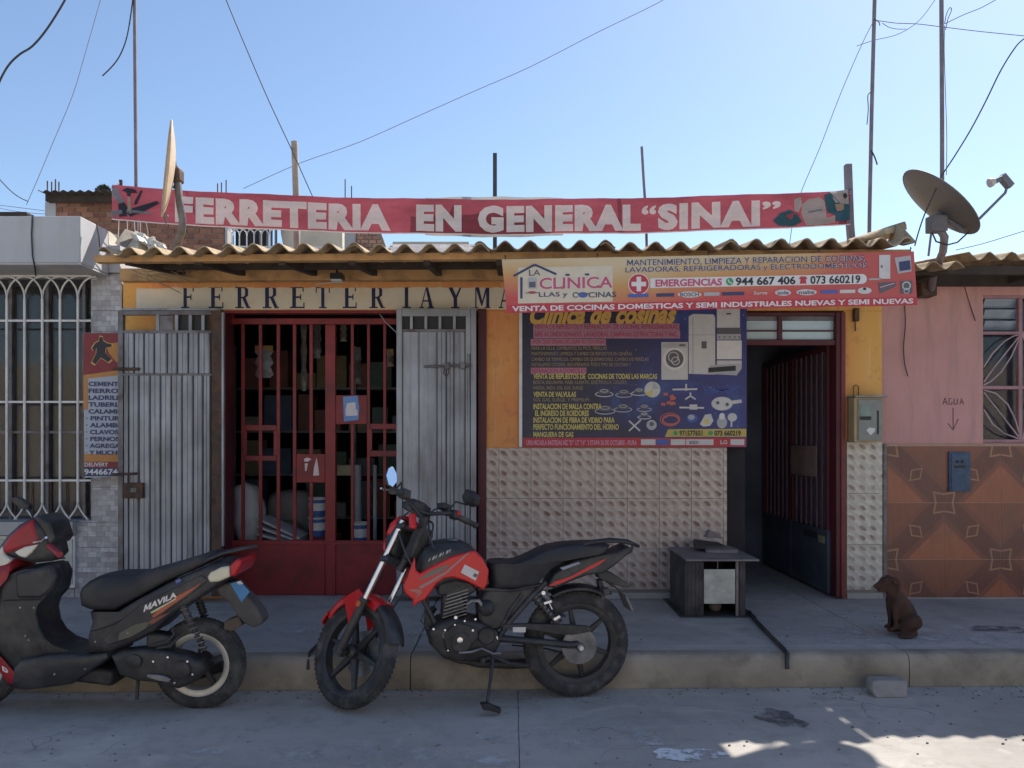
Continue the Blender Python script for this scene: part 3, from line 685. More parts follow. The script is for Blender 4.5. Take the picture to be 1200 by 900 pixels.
# grille
YG = 6.37
gr = finish('window_grille', MB().bar(at(-160,376,YG), at(107,376,YG), .016), M_white, nb, label='white bar grille with pointed arches over the left window')
for y in (471, 563): finish('grille_rail', MB().bar(at(-160,y,YG+.001), at(107,y,YG+.001), .016), M_white, gr)
finish('grille_rail', MB().bar(at(-160,323.4,YG), at(107,323.4,YG), .014), M_white, gr)
for k in range(-4, 5):
    px_ = 8+20.8*k
    if px_ < -160: continue
    finish('grille_bar', MB().tube([at(px_,350,YG-.008), at(px_,589,YG-.008)], .0105, 8), M_white, gr, smooth=60)
    for s in (-1, 1):
        pts = [at(px_+s*(20.8*(1-math.cos(t*PI/2*1.0)))*1.0, 350-26*math.sin(t*PI/2), YG-.008+.004*s) for t in [i/8 for i in range(9)]]
        finish('grille_arch', MB().tube(pts, .0075, 6), M_white, gr, smooth=80)
        pts = [at(px_+s*(12*(t**1.6)), 589+20*t, YG-.008+.004*s) for t in [i/6 for i in range(7)]]
        finish('grille_foot', MB().tube(pts, .007, 6), M_white, gr, smooth=80)
for k in range(-4, 4):
    px_ = 18+20.8*k
    finish('inner_bar', MB().tube([at(px_,565,6.5), at(px_,612,6.5)], .008, 6), M_rust, gr)
# mosaic tiles
def mosaic():
    g = G('mosaic_print_tile'); x, y, z = g.xyz()
    c1 = None
    n = g.n.new('ShaderNodeTexWhiteNoise'); cb = g.n.new('ShaderNodeCombineXYZ')
    row = g.math('FLOOR', g.math('DIVIDE', z, .043))
    off = g.math('MULTIPLY', g.math('MODULO', row, 2), .037)
    cx_ = g.math('FLOOR', g.math('DIVIDE', g.math('ADD', x, off), .074))
    g.l.new(cx_, cb.inputs[0]); g.l.new(row, cb.inputs[1]); g.l.new(cb.outputs[0], n.inputs[0])
    fz = g.math('FRACT', g.math('DIVIDE', z, .043)); fx = g.math('FRACT', g.math('DIVIDE', g.math('ADD', x, off), .074))
    line = g.math('MAXIMUM', g.math('GREATER_THAN', fz, .9), g.math('GREATER_THAN', fx, .93))
    c = g.mix(n.outputs[0], (.30,.28,.29), (.56,.55,.57))
    c = g.mix(g.math('MULTIPLY', g.ramp(g.noise(26, 5), .45, .6), .4), c, (.24,.22,.22))
    c = g.mix(g.math('MULTIPLY', line, .5), c, (.2,.19,.19))
    g.set(Base_Color=c, Roughness=.4); return g.m
M_mos = mosaic()
tiles(nb, [107.5, 143.8], [323+i*41.3 for i in range(8)], YN-.004, M_mos)
tiles(nb, [88.5, 143.8], [612+i*29.5 for i in range(4)], YN-.02, M_mos)
tiles(nb, [61.5, 88.3], [690, 701], YN-.02, M_mos)
finish('tile_backing', MB().box(X(88,YN), xr-.002, YN-.02, YN-.001, .001, Z(612,YN)), M_grout, nb)
# meter hatch
mh = thing('meter_hatch', 'cream painted meter hatch low on the wall behind the scooter handlebar', 'hatch', at(75, 690, 6.38), 'cream meter hatches in the left wall')
finish('hatch_frame', bx(60.5, 87.5, 628, 689, 6.40, .05), M_white, mh, bevel=.003)
finish('hatch_door', bx(64, 84.5, 632, 685, 6.39, .012), mat('cream_hatch', (.55,.54,.47), .6), mh, bevel=.003)
finish('vent_slot', MB().box(X(68,6.385), X(76,6.385), 6.385, 6.392, Z(655,6.385), Z(653,6.385)).box(X(68,6.385), X(76,6.385), 6.385, 6.392, Z(659,6.385), Z(657,6.385)), M_seam, mh)
mh = thing('meter_hatch', 'cream painted meter hatch low on the wall at the left edge of the photo', 'hatch', at(-5, 690, 6.38), 'cream meter hatches in the left wall')
finish('hatch_frame', bx(-22, 12, 628, 689, 6.40, .05), M_white, mh, bevel=.003)
finish('hatch_door', bx(-18, 8, 632, 685, 6.39, .012), mat('cream_hatch', (.55,.54,.47), .6), mh, bevel=.003)

# ================================================================ RIGHT NEIGHBOUR (pink)
pk = thing('pink_house', 'pink house with brown patterned tile base and curved window grille at the right edge', 'building', (5, 6.42, 0))
YP = 6.42; pl = xo[5]+.004; zt = Z(520, YP)
wx0 = X(1152, YP); wxe = X(1268, YP); wz0 = zt+.005; wz1 = Z(346, YP)
m = MB()
for a, b, c, d in ((pl, wx0, 0, 2.78), (wxe, 9, 0, 2.78), (wx0, wxe, 0, wz0), (wx0, wxe, wz1, 2.78)): m.box(a, b, YP, YP+.15, c, d)
m.box(pl, 9, 9, 9.1, 0, 2.78)
finish('wall', m, M_pink, pk)
# roof sheets of the pink house
r2 = random.Random(5); cr = X(1161, 5.85)
for i in range(5):
    a = (2.60, 3.46)[i] if i < 2 else pl-.03+.84*i
    mm = wave_sheet(a, 3.37 if i == 0 else pl-.03+.84*i+.9, 5.72 if i == 0 else 5.85+r2.uniform(-.02,.02), 9.2, lambda x, i=i: (2.645 if i == 0 else 2.735)+.02*(i % 2)*.5+.004*x, SL, ph=cr, jag=r2, amp=.03)
    finish('roof_sheet', mm, M_roofold, pk, smooth=60)
finish('fascia_board', MB().box(pl, 9, 5.93, 5.97, 2.60, 2.668), M_darkwood, pk, bevel=.004)
finish('fascia_board', MB().box(pl, 9, 6.33, 6.40, 2.60, 2.70), M_darkwood, pk, bevel=.004)
for i in range(7): x = pl+.2+i*.8; finish('rafter', MB().box(x, x+.05, 5.975, 6.325, 2.61, 2.66), M_darkwood, pk)
finish('dark_gap_box', MB().box(X(1078,6.3), X(1096,6.3), 6.27, 6.41, Z(347,6.3), Z(318,6.3)), M_rust, pk, bevel=.004)  # dark box filling the black gap under the eave
# brown patterned tiles with UV print
def wood_tile():
    g = G('brown_patterned_tile'); u, v, _ = g.uv()
    x, y, z = g.xyz()
    iu = g.math('SUBTRACT', 1, u); iv = g.math('SUBTRACT', 1, v)
    dA = g.math('ADD', u, iv)       # diamond corner (0,1)
    dB = g.math('ADD', iu, v)       # diamond corner (1,0)
    d = g.math('MINIMUM', dA, dB)
    grain = g.noise(1, 5, .6, sc3=(26, 26, 7)); big = g.noise(2.2, 3)
    dark = g.mix(grain, (.10,.036,.026), (.19,.072,.048)); orange = g.mix(grain, (.26,.08,.04), (.40,.14,.068))
    mid = g.mix(grain, (.16,.052,.034), (.25,.092,.058))
    c = g.mix(g.math('LESS_THAN', d, .78), dark, mid)
    c = g.mix(g.math('LESS_THAN', d, .66), c, g.mix(g.math('LESS_THAN', dB, .66), g.mix(.55, orange, dark), orange))
    # star outlines near the corners (0,0) and (1,1)
    def outline(a, b, lo, hi):
        s = g.math('MAXIMUM', a, b); t = g.math('ADD', s, g.math('MULTIPLY', g.math('MINIMUM', a, b), -.18))
        return g.math('MULTIPLY', g.math('GREATER_THAN', t, lo), g.math('LESS_THAN', t, hi))
    l1 = outline(u, v, .135, .165); l2 = outline(iu, iv, .135, .165)
    au = g.math('ABSOLUTE', g.math('ADD', g.math('SUBTRACT', u, .5), g.math('MULTIPLY', g.math('SUBTRACT', v, .5), .18)))
    av = g.math('ABSOLUTE', g.math('ADD', g.math('SUBTRACT', v, .5), g.math('MULTIPLY', g.math('SUBTRACT', u, .5), .18)))
    s = g.math('MAXIMUM', au, av); l3 = g.math('MULTIPLY', g.math('GREATER_THAN', s, .075), g.math('LESS_THAN', s, .098))
    c = g.mix(g.math('MULTIPLY', g.math('MAXIMUM', l1, g.math('MAXIMUM', l2, l3)), .75), c, (.42,.22,.12))
    c = g.mix(g.math('MULTIPLY', g.ramp(big, .45, .7), .3), c, (.10,.07,.06))
    g.set(Base_Color=c, Roughness=.42); return g.m
M_wt = wood_tile()
def uvtile(par, x0, x1, z0, z1, fullx, fullz, Y, flipx, flipy, mt):
    m = MB().box(x0, x1, Y-.013+random.uniform(-.0008,.0008), Y-.001, z0, z1)
    o = finish('tile', m, mt, par, fixn=False)
    uvl = o.data.uv_layers.new(name='uv'); c = ORIG[o.name]
    for l in o.data.loops:
        p = o.data.vertices[l.vertex_index].co+c
        uu = (p.x-fullx[0])/(fullx[1]-fullx[0]); vv = (p.z-fullz[0])/(fullz[1]-fullz[0])
        if flipx: uu = 1-uu
        if flipy: vv = 1-vv
        uvl.data[l.index].uv = (uu, vv)
finish('tile_bed', MB().box(pl+.001, 9, YP-.0125, YP-.0005, .001, zt), flat('pale_grout', (.42,.27,.20), .9), pk)
T = 66.3/F*YP; zb0 = Z(589, YP)
for i in range(-1, 12):
    fx = (X(1105.3, YP)+(i-1)*T, X(1105.3, YP)+i*T)
    for j in range(0, 3):
        fz = (zb0+T*(1-j-0)-T*0, zb0+T*(2-j))
        fz = (zb0-T*(j-0)+0, zb0-T*(j-1))
        x0 = max(fx[0], pl+.004); x1 = min(fx[1], 8.9); z0_ = max(fz[0], .004); z1_ = min(fz[1], zt)
        if x1-x0 < .02 or z1_-z0_ < .02: continue
        # stars sit on crossings with even parity: tile right/bottom crossing index
        par_ = (i+j) % 2
        uvtile(pk, x0+.0022, x1-.0022, z0_+.0022, z1_-.0022, fx, fz, YP-.002, par_ == 0, False, M_wt)
finish('skirting', MB().box(pl+.002, 9, YP-.03, YP-.001, .0005, .012), M_walk, pk)
finish('edge_trim', MB().box(xo[5]+.0015, xo[5]+.03, YP-.034, YP-.016, .012, zt), M_galvold, pk)
# window with curved bars
M_pframe = mat('pink_metal', (.36,.19,.21), .5)
wd = finish('window', MB().box(wx0, wxe, YP+.1, YP+.11, wz0, wz1), M_glass, pk)
finish('window_back', MB().box(wx0-.3, wxe+.3, YP+.4, YP+.42, wz0-.2, wz1+.2), mat('night_blue_blind', (.03,.04,.085), .7), wd)
for a, b, c, d in ((1152, 1268, 346, 349), (1152, 1268, 388, 391.5), (1152, 1268, 452, 456), (1152, 1268, 515, 519), (1152, 1153.5, 349, 515), (1196, 1200.5, 349.2, 514.8)):
    finish('window_frame', MB().box(X(a,YP), X(b,YP), YP+.02+(.003 if d-c > 60 else 0), YP+.06, Z(d,YP), Z(c,YP)), M_pframe, wd, bevel=.002)
for c, d in ((350, 361), (362.5, 374), (375.5, 387.5)):
    finish('louvre_pane', MB().obox(at(1174, (c+d)/2, YP+.07), (X(600+21.5,YP),0,0), (0,.02,-.036), (0,.003,.002)), mat('louvre_glass', (.22,.27,.33), .15, .3, 4, 0, spec=.8), wd)
M_pbar = mat('pale_pink_bar', (.48,.36,.38), .5)
def cbar(pts): finish('grille_bar', MB().tube([at(a, b, YP+.03) for a, b in pts], .006, 6), M_pbar, wd, smooth=80)
for x0_, sg in ((1153, 1), (1241, -1)):
    e = lambda u: x0_+sg*u
    cbar([(e(0),451),(e(8),447),(e(20),436),(e(32),418),(e(40),400),(e(43),392)]); cbar([(e(0),447),(e(14),428),(e(43),392)]); cbar([(e(0),430),(e(10),414),(e(24),400),(e(34),394),(e(43),392)])
    cbar([(e(0),457),(e(14),461),(e(28),474),(e(37),492),(e(43),515)]); cbar([(e(0),460),(e(20),485),(e(43),515)]); cbar([(e(0),480),(e(10),497),(e(24),508),(e(43),515)])
# handwriting AGUA + arrow
M_pencil = flat('pencil_mark', (.19,.10,.115), .9)
def stroke(pts, par, Y=YP-.002, r=.0035): finish('pencil_stroke', MB().tube([at(a, b, Y) for a, b in pts], r, 4), M_pencil, par)
stroke([(1105,474),(1107.5,466),(1110,474)], pk); stroke([(1106,471),(1109,471)], pk)
stroke([(1115,467),(1112.5,467),(1112,474),(1115.5,474),(1115.5,471)], pk); stroke([(1118,467),(1118,473),(1120,474),(1122,473),(1122,467)], pk)
stroke([(1125,474),(1127,467),(1129.5,474)], pk); stroke([(1126,471),(1129,471)], pk)
stroke([(1117,478),(1117,503)], pk); stroke([(1111,496),(1117,504),(1123,491)], pk)
# cables on the pink wall
def cable(label, pts, r, m=M_wire, name='cable', cat='cable', group=None, sm=4):
    P = [at(*p) for p in pts]; out = []
    for i in range(len(P)-1):
        p0 = P[max(i-1,0)]; p1 = P[i]; p2 = P[i+1]; p3 = P[min(i+2,len(P)-1)]
        for k in range(sm):
            t = k/sm; out.append(.5*((2*p1)+(p2-p0)*t+(2*p0-5*p1+4*p2-p3)*t*t+(3*p1-p0-3*p2+p3)*t**3))
    out.append(P[-1]); return finish(name, MB().tube(out, r*.8, 6), m, None, smooth=80, label=label, cat=cat, group=group)
cable('thin dark cable end hanging on the pink wall below the small banner', [(1060,356,6.40),(1061,380,6.40),(1059,405,6.40),(1060,425,6.40),(1064,441,6.40)], .005)
cable('dark cable slanting down the pink wall from the eave', [(1113,316,5.92),(1125,317,6.0),(1130,335,6.3),(1136,355,6.40),(1143,376,6.40)], .005)
# blue water meter plate
wm = thing('water_meter_hatch', 'dark blue metal meter plate set in the brown patterned tiles', 'hatch', at(1125, 575, YP-.03))
finish('plate_frame', bx(1112.5, 1137.5, 529.5, 576, YP-.035, .025), mat('blue_steel', (.045,.085,.15), .5, .3, 14, .2, dirt=(.12,.13,.15), damt=.5, dscale=20), wm, bevel=.003)
finish('plate_door', bx(1115, 1135, 532, 573.5, YP-.041, .0055), mat('blue_steel', (0,0,0)), wm, bevel=.002)
finish('plate_lock', bx(1119, 1131, 545.5, 548.5, YP-.046, .0045), M_seam, wm)
finish('plate_lock', MB().lathe([(.012,0),(.012,.006)], at(1122, 541, YP-.042), (0,-1,0), 10).lathe([(.012,0),(.012,.006)], at(1128, 541, YP-.042), (0,-1,0), 10), M_seam, wm)
# electricity meter cabinet
em = thing('electric_meter_box', 'grey green electricity meter cabinet on the pillar right of the doorway', 'meter box', at(1017, 518, 6.3))
M_cab = mat('grey_green_cabinet', (.27,.28,.25), .6, .15, 6, .1, dirt=(.16,.12,.08), damt=.5, dscale=8)
finish('cabinet_body', bx(1001, 1034.5, 466, 518, 6.26, .125), mat('tan_cabinet_side', (.42,.31,.18), .7, .2, 5), em, bevel=.004)
finish('cabinet_door', bx(1006, 1034, 468, 516, 6.245, .014), M_cab, em, bevel=.003)
finish('cabinet_hood', MB().box(X(998,6.3), X(1036,6.3), 6.235, 6.39, Z(466,6.26)+.001, Z(463.5,6.26)), M_cab, em, bevel=.002)
finish('viewing_window', bx(1008.5, 1020.5, 474, 491, 6.241, .0035), mat('dull_meter_glass', (.20,.27,.25), .2, .3), em)
finish('warning_sticker', bx(1008, 1021, 488, 492, 6.2385, .002), M_seam, em)
finish('warning_sticker', MB().prism([at(1015,504,6.24),at(1019,501,6.24),at(1026,502,6.24),at(1025,506,6.24),at(1020,510,6.24)], [at(1015,504,6.2445),at(1019,501,6.2445),at(1026,502,6.2445),at(1025,506,6.2445),at(1020,510,6.2445)]), M_white, em)
finish('door_label', bx(1028, 1030, 481, 509, 6.241, .003), M_seam, em)

# ---- unseen house added behind the camera: sunlit front bounces warm light to the facade
op = thing('opposite_bounce_house', 'cream single-storey house added across the street for bounce light, unseen behind the camera', 'building', (0, -4.6, 0))
M_opp = mat('cream_house_paint', (.66,.56,.42), .85, .12, 2, .2, 40, dirt=(.42,.34,.25), damt=.4, dscale=3, streak=True)
ow = MB(); segs_ = [(-16,-9.5),(-8.5,-6.0),(-4.4,-2.6),(-1.6,.9),(2.5,4.6),(5.6,8.0),(9.6,16)]
for a, b in segs_: ow.box(a, b, -4.75, -4.6, -.2, 2.3)
ow.box(-16, 16, -4.75, -4.6, 2.3, 3.1)
for a, b in ((-6.0,-4.4),(.9,2.5),(8.0,9.6)): ow.box(a, b, -4.75, -4.6, -.2, .85)
ow.box(-16, 16, -9, -8.9, -.2, 3.1); ow.box(-16, 16, -8.9, -4.75, 2.95, 3.05); ow.box(-16, -15.85, -8.9, -4.75, -.2, 2.95); ow.box(15.85, 16, -8.9, -4.75, -.2, 2.95)
finish('wall', ow, M_opp, op, bevel=.008)
for a, b in ((-9.5,-8.5),(-2.6,-1.6),(4.6,5.6)): finish('door', MB().box(a, b, -4.72, -4.68, -.2, 2.3), M_darkwood, op)
for a, b in ((-6.0,-4.4),(.9,2.5),(8.0,9.6)):
    wn_ = finish('window', MB().box(a, b, -4.70, -4.69, .85, 2.3), M_tp, op)
    for k in range(5): finish('window_bar', MB().box(a+.2+k*.3, a+.22+k*.3, -4.62, -4.60, .85, 2.3), M_white, wn_)
finish('pavement_step', MB().box(-16, 16, -4.598, -3.6, -.199, -.02), M_walk, op, bevel=.01)
# ================================================================ SIGNS
def textverts(s, bold=.0, space=1.0):
    c = bpy.data.curves.new('t', 'FONT'); c.body = s; c.size = 1; c.resolution_u = 3; c.offset = bold; c.space_character = space; c.fill_mode = 'FRONT'; c.dimensions = '2D'
    o = bpy.data.objects.new('t', c); me = bpy.data.meshes.new_from_object(o)
    v = [p.co.copy() for p in me.vertices]; f = [list(p.vertices) for p in me.polygons]
    bpy.data.objects.remove(o); bpy.data.curves.remove(c); bpy.data.meshes.remove(me)
    return (v, f) if bold <= 0 else clean_m(v, f, bold)
def clean_m(v, f, bold):
    """the thickened M of the built-in face overlaps itself: swap it for a clean one"""
    par = list(range(len(v)))
    def root(i):
        while par[i] != i: i = par[i]
        return i
    for fc in f:
        for i in fc[1:]:
            a, b = root(fc[0]), root(i)
            if a != b: par[a] = b
    isl = {}
    for fc in f: isl.setdefault(root(fc[0]), []).append(fc)
    out = []
    for fs in isl.values():
        ids = set(i for fc in fs for i in fc)
        x0 = min(v[i].x for i in ids); x1 = max(v[i].x for i in ids); y0 = min(v[i].y for i in ids); y1 = max(v[i].y for i in ids); w_, h = x1-x0, y1-y0
        if len(fs) == 17 and len(ids) == 15:
            s = .095+1.9*bold; n = len(v)
            P = [(0,0),(s,0),(s,.60*h),(.5*w_-.35*s,.14*h),(.5*w_+.35*s,.14*h),(w_-s,.60*h),(w_-s,0),(w_,0),(w_,h),(w_-s*1.08,h),(.5*w_,.44*h),(s*1.08,h),(0,h)]
            v += [Vector((x0+a, y0+b, 0)) for a, b in P]; out.append(list(range(n, n+13)))
        else: out += fs
    used = sorted(set(i for fc in out for i in fc)); mp = {a: b for b, a in enumerate(used)}
    return [v[i] for i in used], [[mp[i] for i in fc] for fc in out]
def text(s, quad, Y, m, parent, bold=.0, layer=2, yf=None, name='lettering', shear=0):
    """quad = photo-pixel corners TL TR BR BL of the lettering on the sign plane"""
    v, f = textverts(s, bold)
    x0 = min(p.x for p in v); x1 = max(p.x for p in v); y0 = min(p.y for p in v); y1 = max(p.y for p in v)
    (ax, ay), (bx_, by), (cx, cy), (dx, dy) = quad; out = []
    for p in v:
        u = (p.x-x0)/(x1-x0); t = (p.y-y0)/(y1-y0)
        px_ = (1-t)*((1-u)*dx+u*cx)+t*((1-u)*ax+u*bx_)+shear*t; py_ = (1-t)*((1-u)*dy+u*cy)+t*((1-u)*ay+u*by)
        yy = Y+(yf(px_, py_) if yf else 0); q = at(px_, py_, Y); out.append(Vector((q.x, yy-layer*.0016, q.z)))
    mb = MB().add(out, f); return finish(name, mb, m, parent, fixn=False)
def q(x0, y0, x1, y1, k=0): return [(x0, y0), (x1, y0+k), (x1, y1+k), (x0, y1)]
class Sign:
    def __init__(s, par, Y): s.p = par; s.Y = Y; s.cur = None
    def poly(s, pts, layer, m, name='printed_shape'):
        A = [at(a, b, s.Y)-Vector((0, layer*.0016, 0)) for a, b in pts]
        B = [a+Vector((0,.0008,0)) for a in A]
        if s.cur is not None: s.cur.prism(A, B)
        else: finish(name, MB().prism(A, B), m, s.p)
        return s
    def rect(s, x0, y0, x1, y1, layer, m, name='printed_shape', k=0): return s.poly([(x0,y0),(x1,y0+k),(x1,y1+k),(x0,y1)], layer, m, name)
    def circ(s, cx, cy, r, layer, m, name='printed_shape', ry=None, n=22, inner=0, a0=0, a1=2*PI):
        ry = ry or r
        o = [(cx+r*math.cos(a0+(a1-a0)*k/n), cy+ry*math.sin(a0+(a1-a0)*k/n)) for k in range(n+(1 if inner else 0))]
        if inner:
            i_ = [(cx+(r-inner)*math.cos(a0+(a1-a0)*k/n), cy+(ry-inner)*math.sin(a0+(a1-a0)*k/n)) for k in range(n+1)]
            s.cur = MB()
            for k in range(n): s.poly([o[k], o[k+1], i_[k+1], i_[k]], layer, m, name)
            mb = s.cur; s.cur = None; finish(name, mb, m, s.p); return s
        return s.poly(o, layer, m, name)
    def line(s, pts, w_, layer, m, name='printed_shape'):
        s.cur = MB()
        for (a, b), (c, d) in zip(pts[:-1], pts[1:]):
            L = math.hypot(c-a, d-b) or 1; nx, ny = -(d-b)/L*w_/2, (c-a)/L*w_/2
            s.poly([(a+nx,b+ny),(c+nx,d+ny),(c-nx,d-ny),(a-nx,b-ny)], layer, m, name)
        mb = s.cur; s.cur = None; finish(name, mb, m, s.p); return s
    def flush(s):
        pass
I_white = flat('print_white', (.66,.63,.62)); I_cream = flat('print_cream', (.60,.52,.40)); I_red = flat('print_red', (.46,.045,.06)); I_navy = flat('print_navy', (.045,.055,.13))
I_pinkr = flat('print_rose', (.50,.09,.15)); I_blue = flat('print_blue', (.07,.12,.36)); I_green = flat('print_green', (.06,.30,.13)); I_black = flat('print_black', (.03,.03,.035))
I_gold = flat('print_gold', (.62,.36,.09)); I_yel = flat('print_yellow', (.60,.50,.14)); I_grey = flat('print_grey', (.40,.39,.40)); I_lg = flat('print_light_grey', (.55,.53,.52))
I_dg = flat('print_dark_grey', (.11,.105,.12)); I_orange = flat('print_orange', (.60,.24,.08)); I_teal = flat('print_teal', (.06,.16,.22)); I_pk = flat('print_pale_pink', (.60,.32,.40))

# ---- long red roof banner
def cloth(name, col, trans=.45, tex=3, wv=.25):
    g = G(name)
    f = g.noise(1, 4, .6, sc3=(2.5, 2.5, 9)); c = g.mix(g.ramp(f, .3, .7), dk(col, 1-wv), dk(col, 1.15))
    c = g.mix(g.math('MULTIPLY', g.ramp(g.noise(30, 4), .5, .8), .3), c, dk(col, .6))
    t = g.n.new('ShaderNodeBsdfTranslucent'); g.l.new(c, t.inputs['Color'])
    mx = g.n.new('ShaderNodeMixShader'); mx.inputs[0].default_value = trans
    g.set(Base_Color=c, Roughness=.75); g.b.inputs['Specular IOR Level'].default_value = .2
    g.l.new(g.b.outputs[0], mx.inputs[1]); g.l.new(t.outputs[0], mx.inputs[2]); g.l.new(mx.outputs[0], g.n['Material Output'].inputs[0]); return g.m
M_bred = cloth('red_banner_cloth', (.30,.068,.092), .36); M_blet = cloth('faded_grey_print', (.84,.76,.72), .25, wv=.12)
M_bgrey = cloth('pale_canvas', (.42,.44,.42), .4)
YB = 6.5
def btop(px): t = (px-132)/864; return 217+(223-217)*t+13.5*4*t*(1-t)*(1+.25*(t-.5)*-1)
def bbot(px): t = (px-132)/864; return 257.5+(263.5-257.5)*t+14.5*4*t*(1-t)*(1+.2*(t-.5)*-1)
def ryf(px, py): return .010*math.sin(px*.035)+.004*math.sin(px*.11+py*.12)+.002*math.sin(px*.27+py*.2)
ban = thing('roof_banner', 'long sagging red banner reading FERRETERIA EN GENERAL "SINAI" above the wavy roof', 'banner', at(564, 277, YB))
m = MB(); N = 150; vs = []; K = 5
for i in range(N+1):
    px_ = 132+864*i/N; t_, b_ = btop(px_), bbot(px_)
    b_ += .25*math.sin(px_*.043+1)
    for k in range(K+1):
        py_ = t_+(b_-t_)*k/K; p = at(px_, py_, YB); p.y += ryf(px_, py_); vs.append(p)
m.add(vs, [(i*(K+1)+k, (i+1)*(K+1)+k, (i+1)*(K+1)+k+1, i*(K+1)+k+1) for i in range(N) for k in range(K)])
finish('banner_cloth', m, M_bred, ban, smooth=180, fixn=False)
def strip(par, a, b, f0, f1, mtl, name, layer=2):
    n = max(2, int((b-a)/8)); vs = []
    for i in range(n+1):
        px_ = a+(b-a)*i/n
        for py_ in (f0(px_), f1(px_)): p = at(px_, py_, YB); p.y += ryf(px_, py_)-layer*.003; vs.append(p)
    return finish(name, MB().add(vs, [(2*i, 2*i+2, 2*i+3, 2*i+1) for i in range(n)]), mtl, par, fixn=False, smooth=180)
strip(ban, 132, 996, lambda p: bbot(p)-.9+.25*math.sin(p*.043+1), lambda p: bbot(p)+.4+.25*math.sin(p*.043+1), M_blet, 'hem')
def sliced(v, f, step, a, b):
    bm = bmesh.new(); vv = [bm.verts.new(q_) for q_ in v]
    for f_ in f:
        try: bm.faces.new([vv[i] for i in f_])
        except Exception: pass
    x = a+step
    while x < b:
        bmesh.ops.bisect_plane(bm, geom=bm.verts[:]+bm.edges[:]+bm.faces[:], plane_co=(x,0,0), plane_no=(1,0,0)); x += step
    bm.verts.index_update(); V_ = [q_.co.copy() for q_ in bm.verts]; F_ = [[q_.index for q_ in fc.verts] for fc in bm.faces]; bm.free(); return V_, F_
def btext(s, a, b, fa=.18, fb=.87, bold=.065):
    """lettering following the sag"""
    v, f = textverts(s, bold, 1.14); x0 = min(p.x for p in v); x1 = max(p.x for p in v); y0 = 0 if s not in ('“','”') else min(p.y for p in v); y1 = max(p.y for p in v); out = []
    for p in v:
        px_ = a+(b-a)*(p.x-x0)/(x1-x0); t = (p.y-y0)/(y1-y0); T_, B_ = btop(px_), bbot(px_); py_ = B_-(B_-T_)*((1-fb)+(fb-fa)*t)
        out.append(Vector((px_, py_, 0)))
    out, f = sliced(out, f, 3.5, a, b); o2 = []
    for q_ in out: r_ = at(q_.x, q_.y, YB); r_.y += ryf(q_.x, q_.y)-.008; o2.append(r_)
    finish('lettering', MB().add(o2, f), M_blet, ban, fixn=False)
btext('F', 205, 226); btext('ERRETERIA', 229, 458); btext('EN', 488, 541); btext('GENERAL', 560, 751); btext('“', 752, 769, .22, .48, .03); btext('SINAI', 771, 890); btext('”', 893, 915, .22, .45, .03)
I_f = {k: cloth('faded_'+k, c, .3) for k, c in dict(black=(.05,.05,.07), grey=(.25,.25,.27), tan=(.45,.33,.25), pale=(.48,.44,.40), teal=(.05,.14,.17), blue=(.06,.16,.26), rose=(.45,.10,.14)).items()}
def bpoly(pts, key, layer=2.2, name='printed_tool'):
    xs_ = [a for a, b in pts]; o_, f_ = sliced([Vector((a, b, 0)) for a, b in pts], [list(range(len(pts)))], 3.5, min(xs_), max(xs_)); vs = []
    for q_ in o_: p = at(q_.x, q_.y, YB); p.y += ryf(q_.x, q_.y)-layer*.004-.004; vs.append(p)
    finish(name, MB().add(vs, f_), I_f[key], ban, fixn=False)
bpoly([(133,221),(140,222),(144,232),(148,236),(145,241),(137,236),(133,230)], 'grey')
bpoly([(144,224),(150,221),(160,223),(162,227),(155,227),(154,231),(151,231),(150,227)], 'black')
bpoly([(151,231),(154,231),(156,250),(153,256),(151,250)], 'tan', 2.6)
bpoly([(166,223),(168,224),(162,240),(158,241),(159,236)], 'black', 2.4)
bpoly([(153,246),(185,236),(188,239),(168,250),(154,255),(151,251)], 'black', 2.8)
bpoly([(140,240),(147,238),(151,244),(150,254),(141,255)], 'black', 2.4)
bpoly([(132,248),(150,246),(180,250),(178,252),(150,250),(132,254)], 'grey', 3.0)
bpoly([(905,259),(914,250),(925,246),(935,250),(940,260),(930,265),(912,265)], 'teal')
bpoly([(920,253),(930,249),(938,251),(934,257),(924,257)], 'rose', 2.6)
bpoly([(930,234),(938,231),(940,240),(936,248),(931,248)], 'pale', 2.6)
bpoly([(940,240),(946,234),(960,231),(966,236),(968,256),(978,253),(978,261),(960,264),(944,264),(939,250)], 'pale', 2.8)
bpoly([(965,229),(973,226),(983,238),(982,254),(976,252),(969,250)], 'teal', 2.9)
bpoly([(972,225),(992,223),(994,240),(978,238)], 'pale', 2.7)
bpoly([(977,240),(988,239),(988,247),(980,248)], 'tan', 3.1); bpoly([(978,250),(986,249),(985,259),(979,260)], 'blue', 3.1)
bpoly([(987,228),(990,227),(992,231),(989,234),(987,231)], 'black', 3.1)
bpoly([(986,240),(995,238),(995,258),(985,260)], 'teal', 2.5); bpoly([(945,248),(963,245),(963,247),(946,250)], 'grey', 3.2)
# pale canvas behind it
gb = MB(); vs = []
for i in range(41):
    px_ = 498+162*i/40; 
    for k, py_ in enumerate((btop(px_)-1.2-1.8*math.sin(PI*i/40), bbot(px_)+1+2*math.sin(PI*i/40))): p = at(px_, py_, 6.62); p.y += .01*math.sin(i*.5); vs.append(p)
gb.add(vs, [(2*i, 2*i+2, 2*i+3, 2*i+1) for i in range(40)])
finish('canvas_strip', gb, M_bgrey, None, smooth=180, fixn=False, label='pale grey canvas strip peeping out behind the middle of the red banner', cat='canvas')

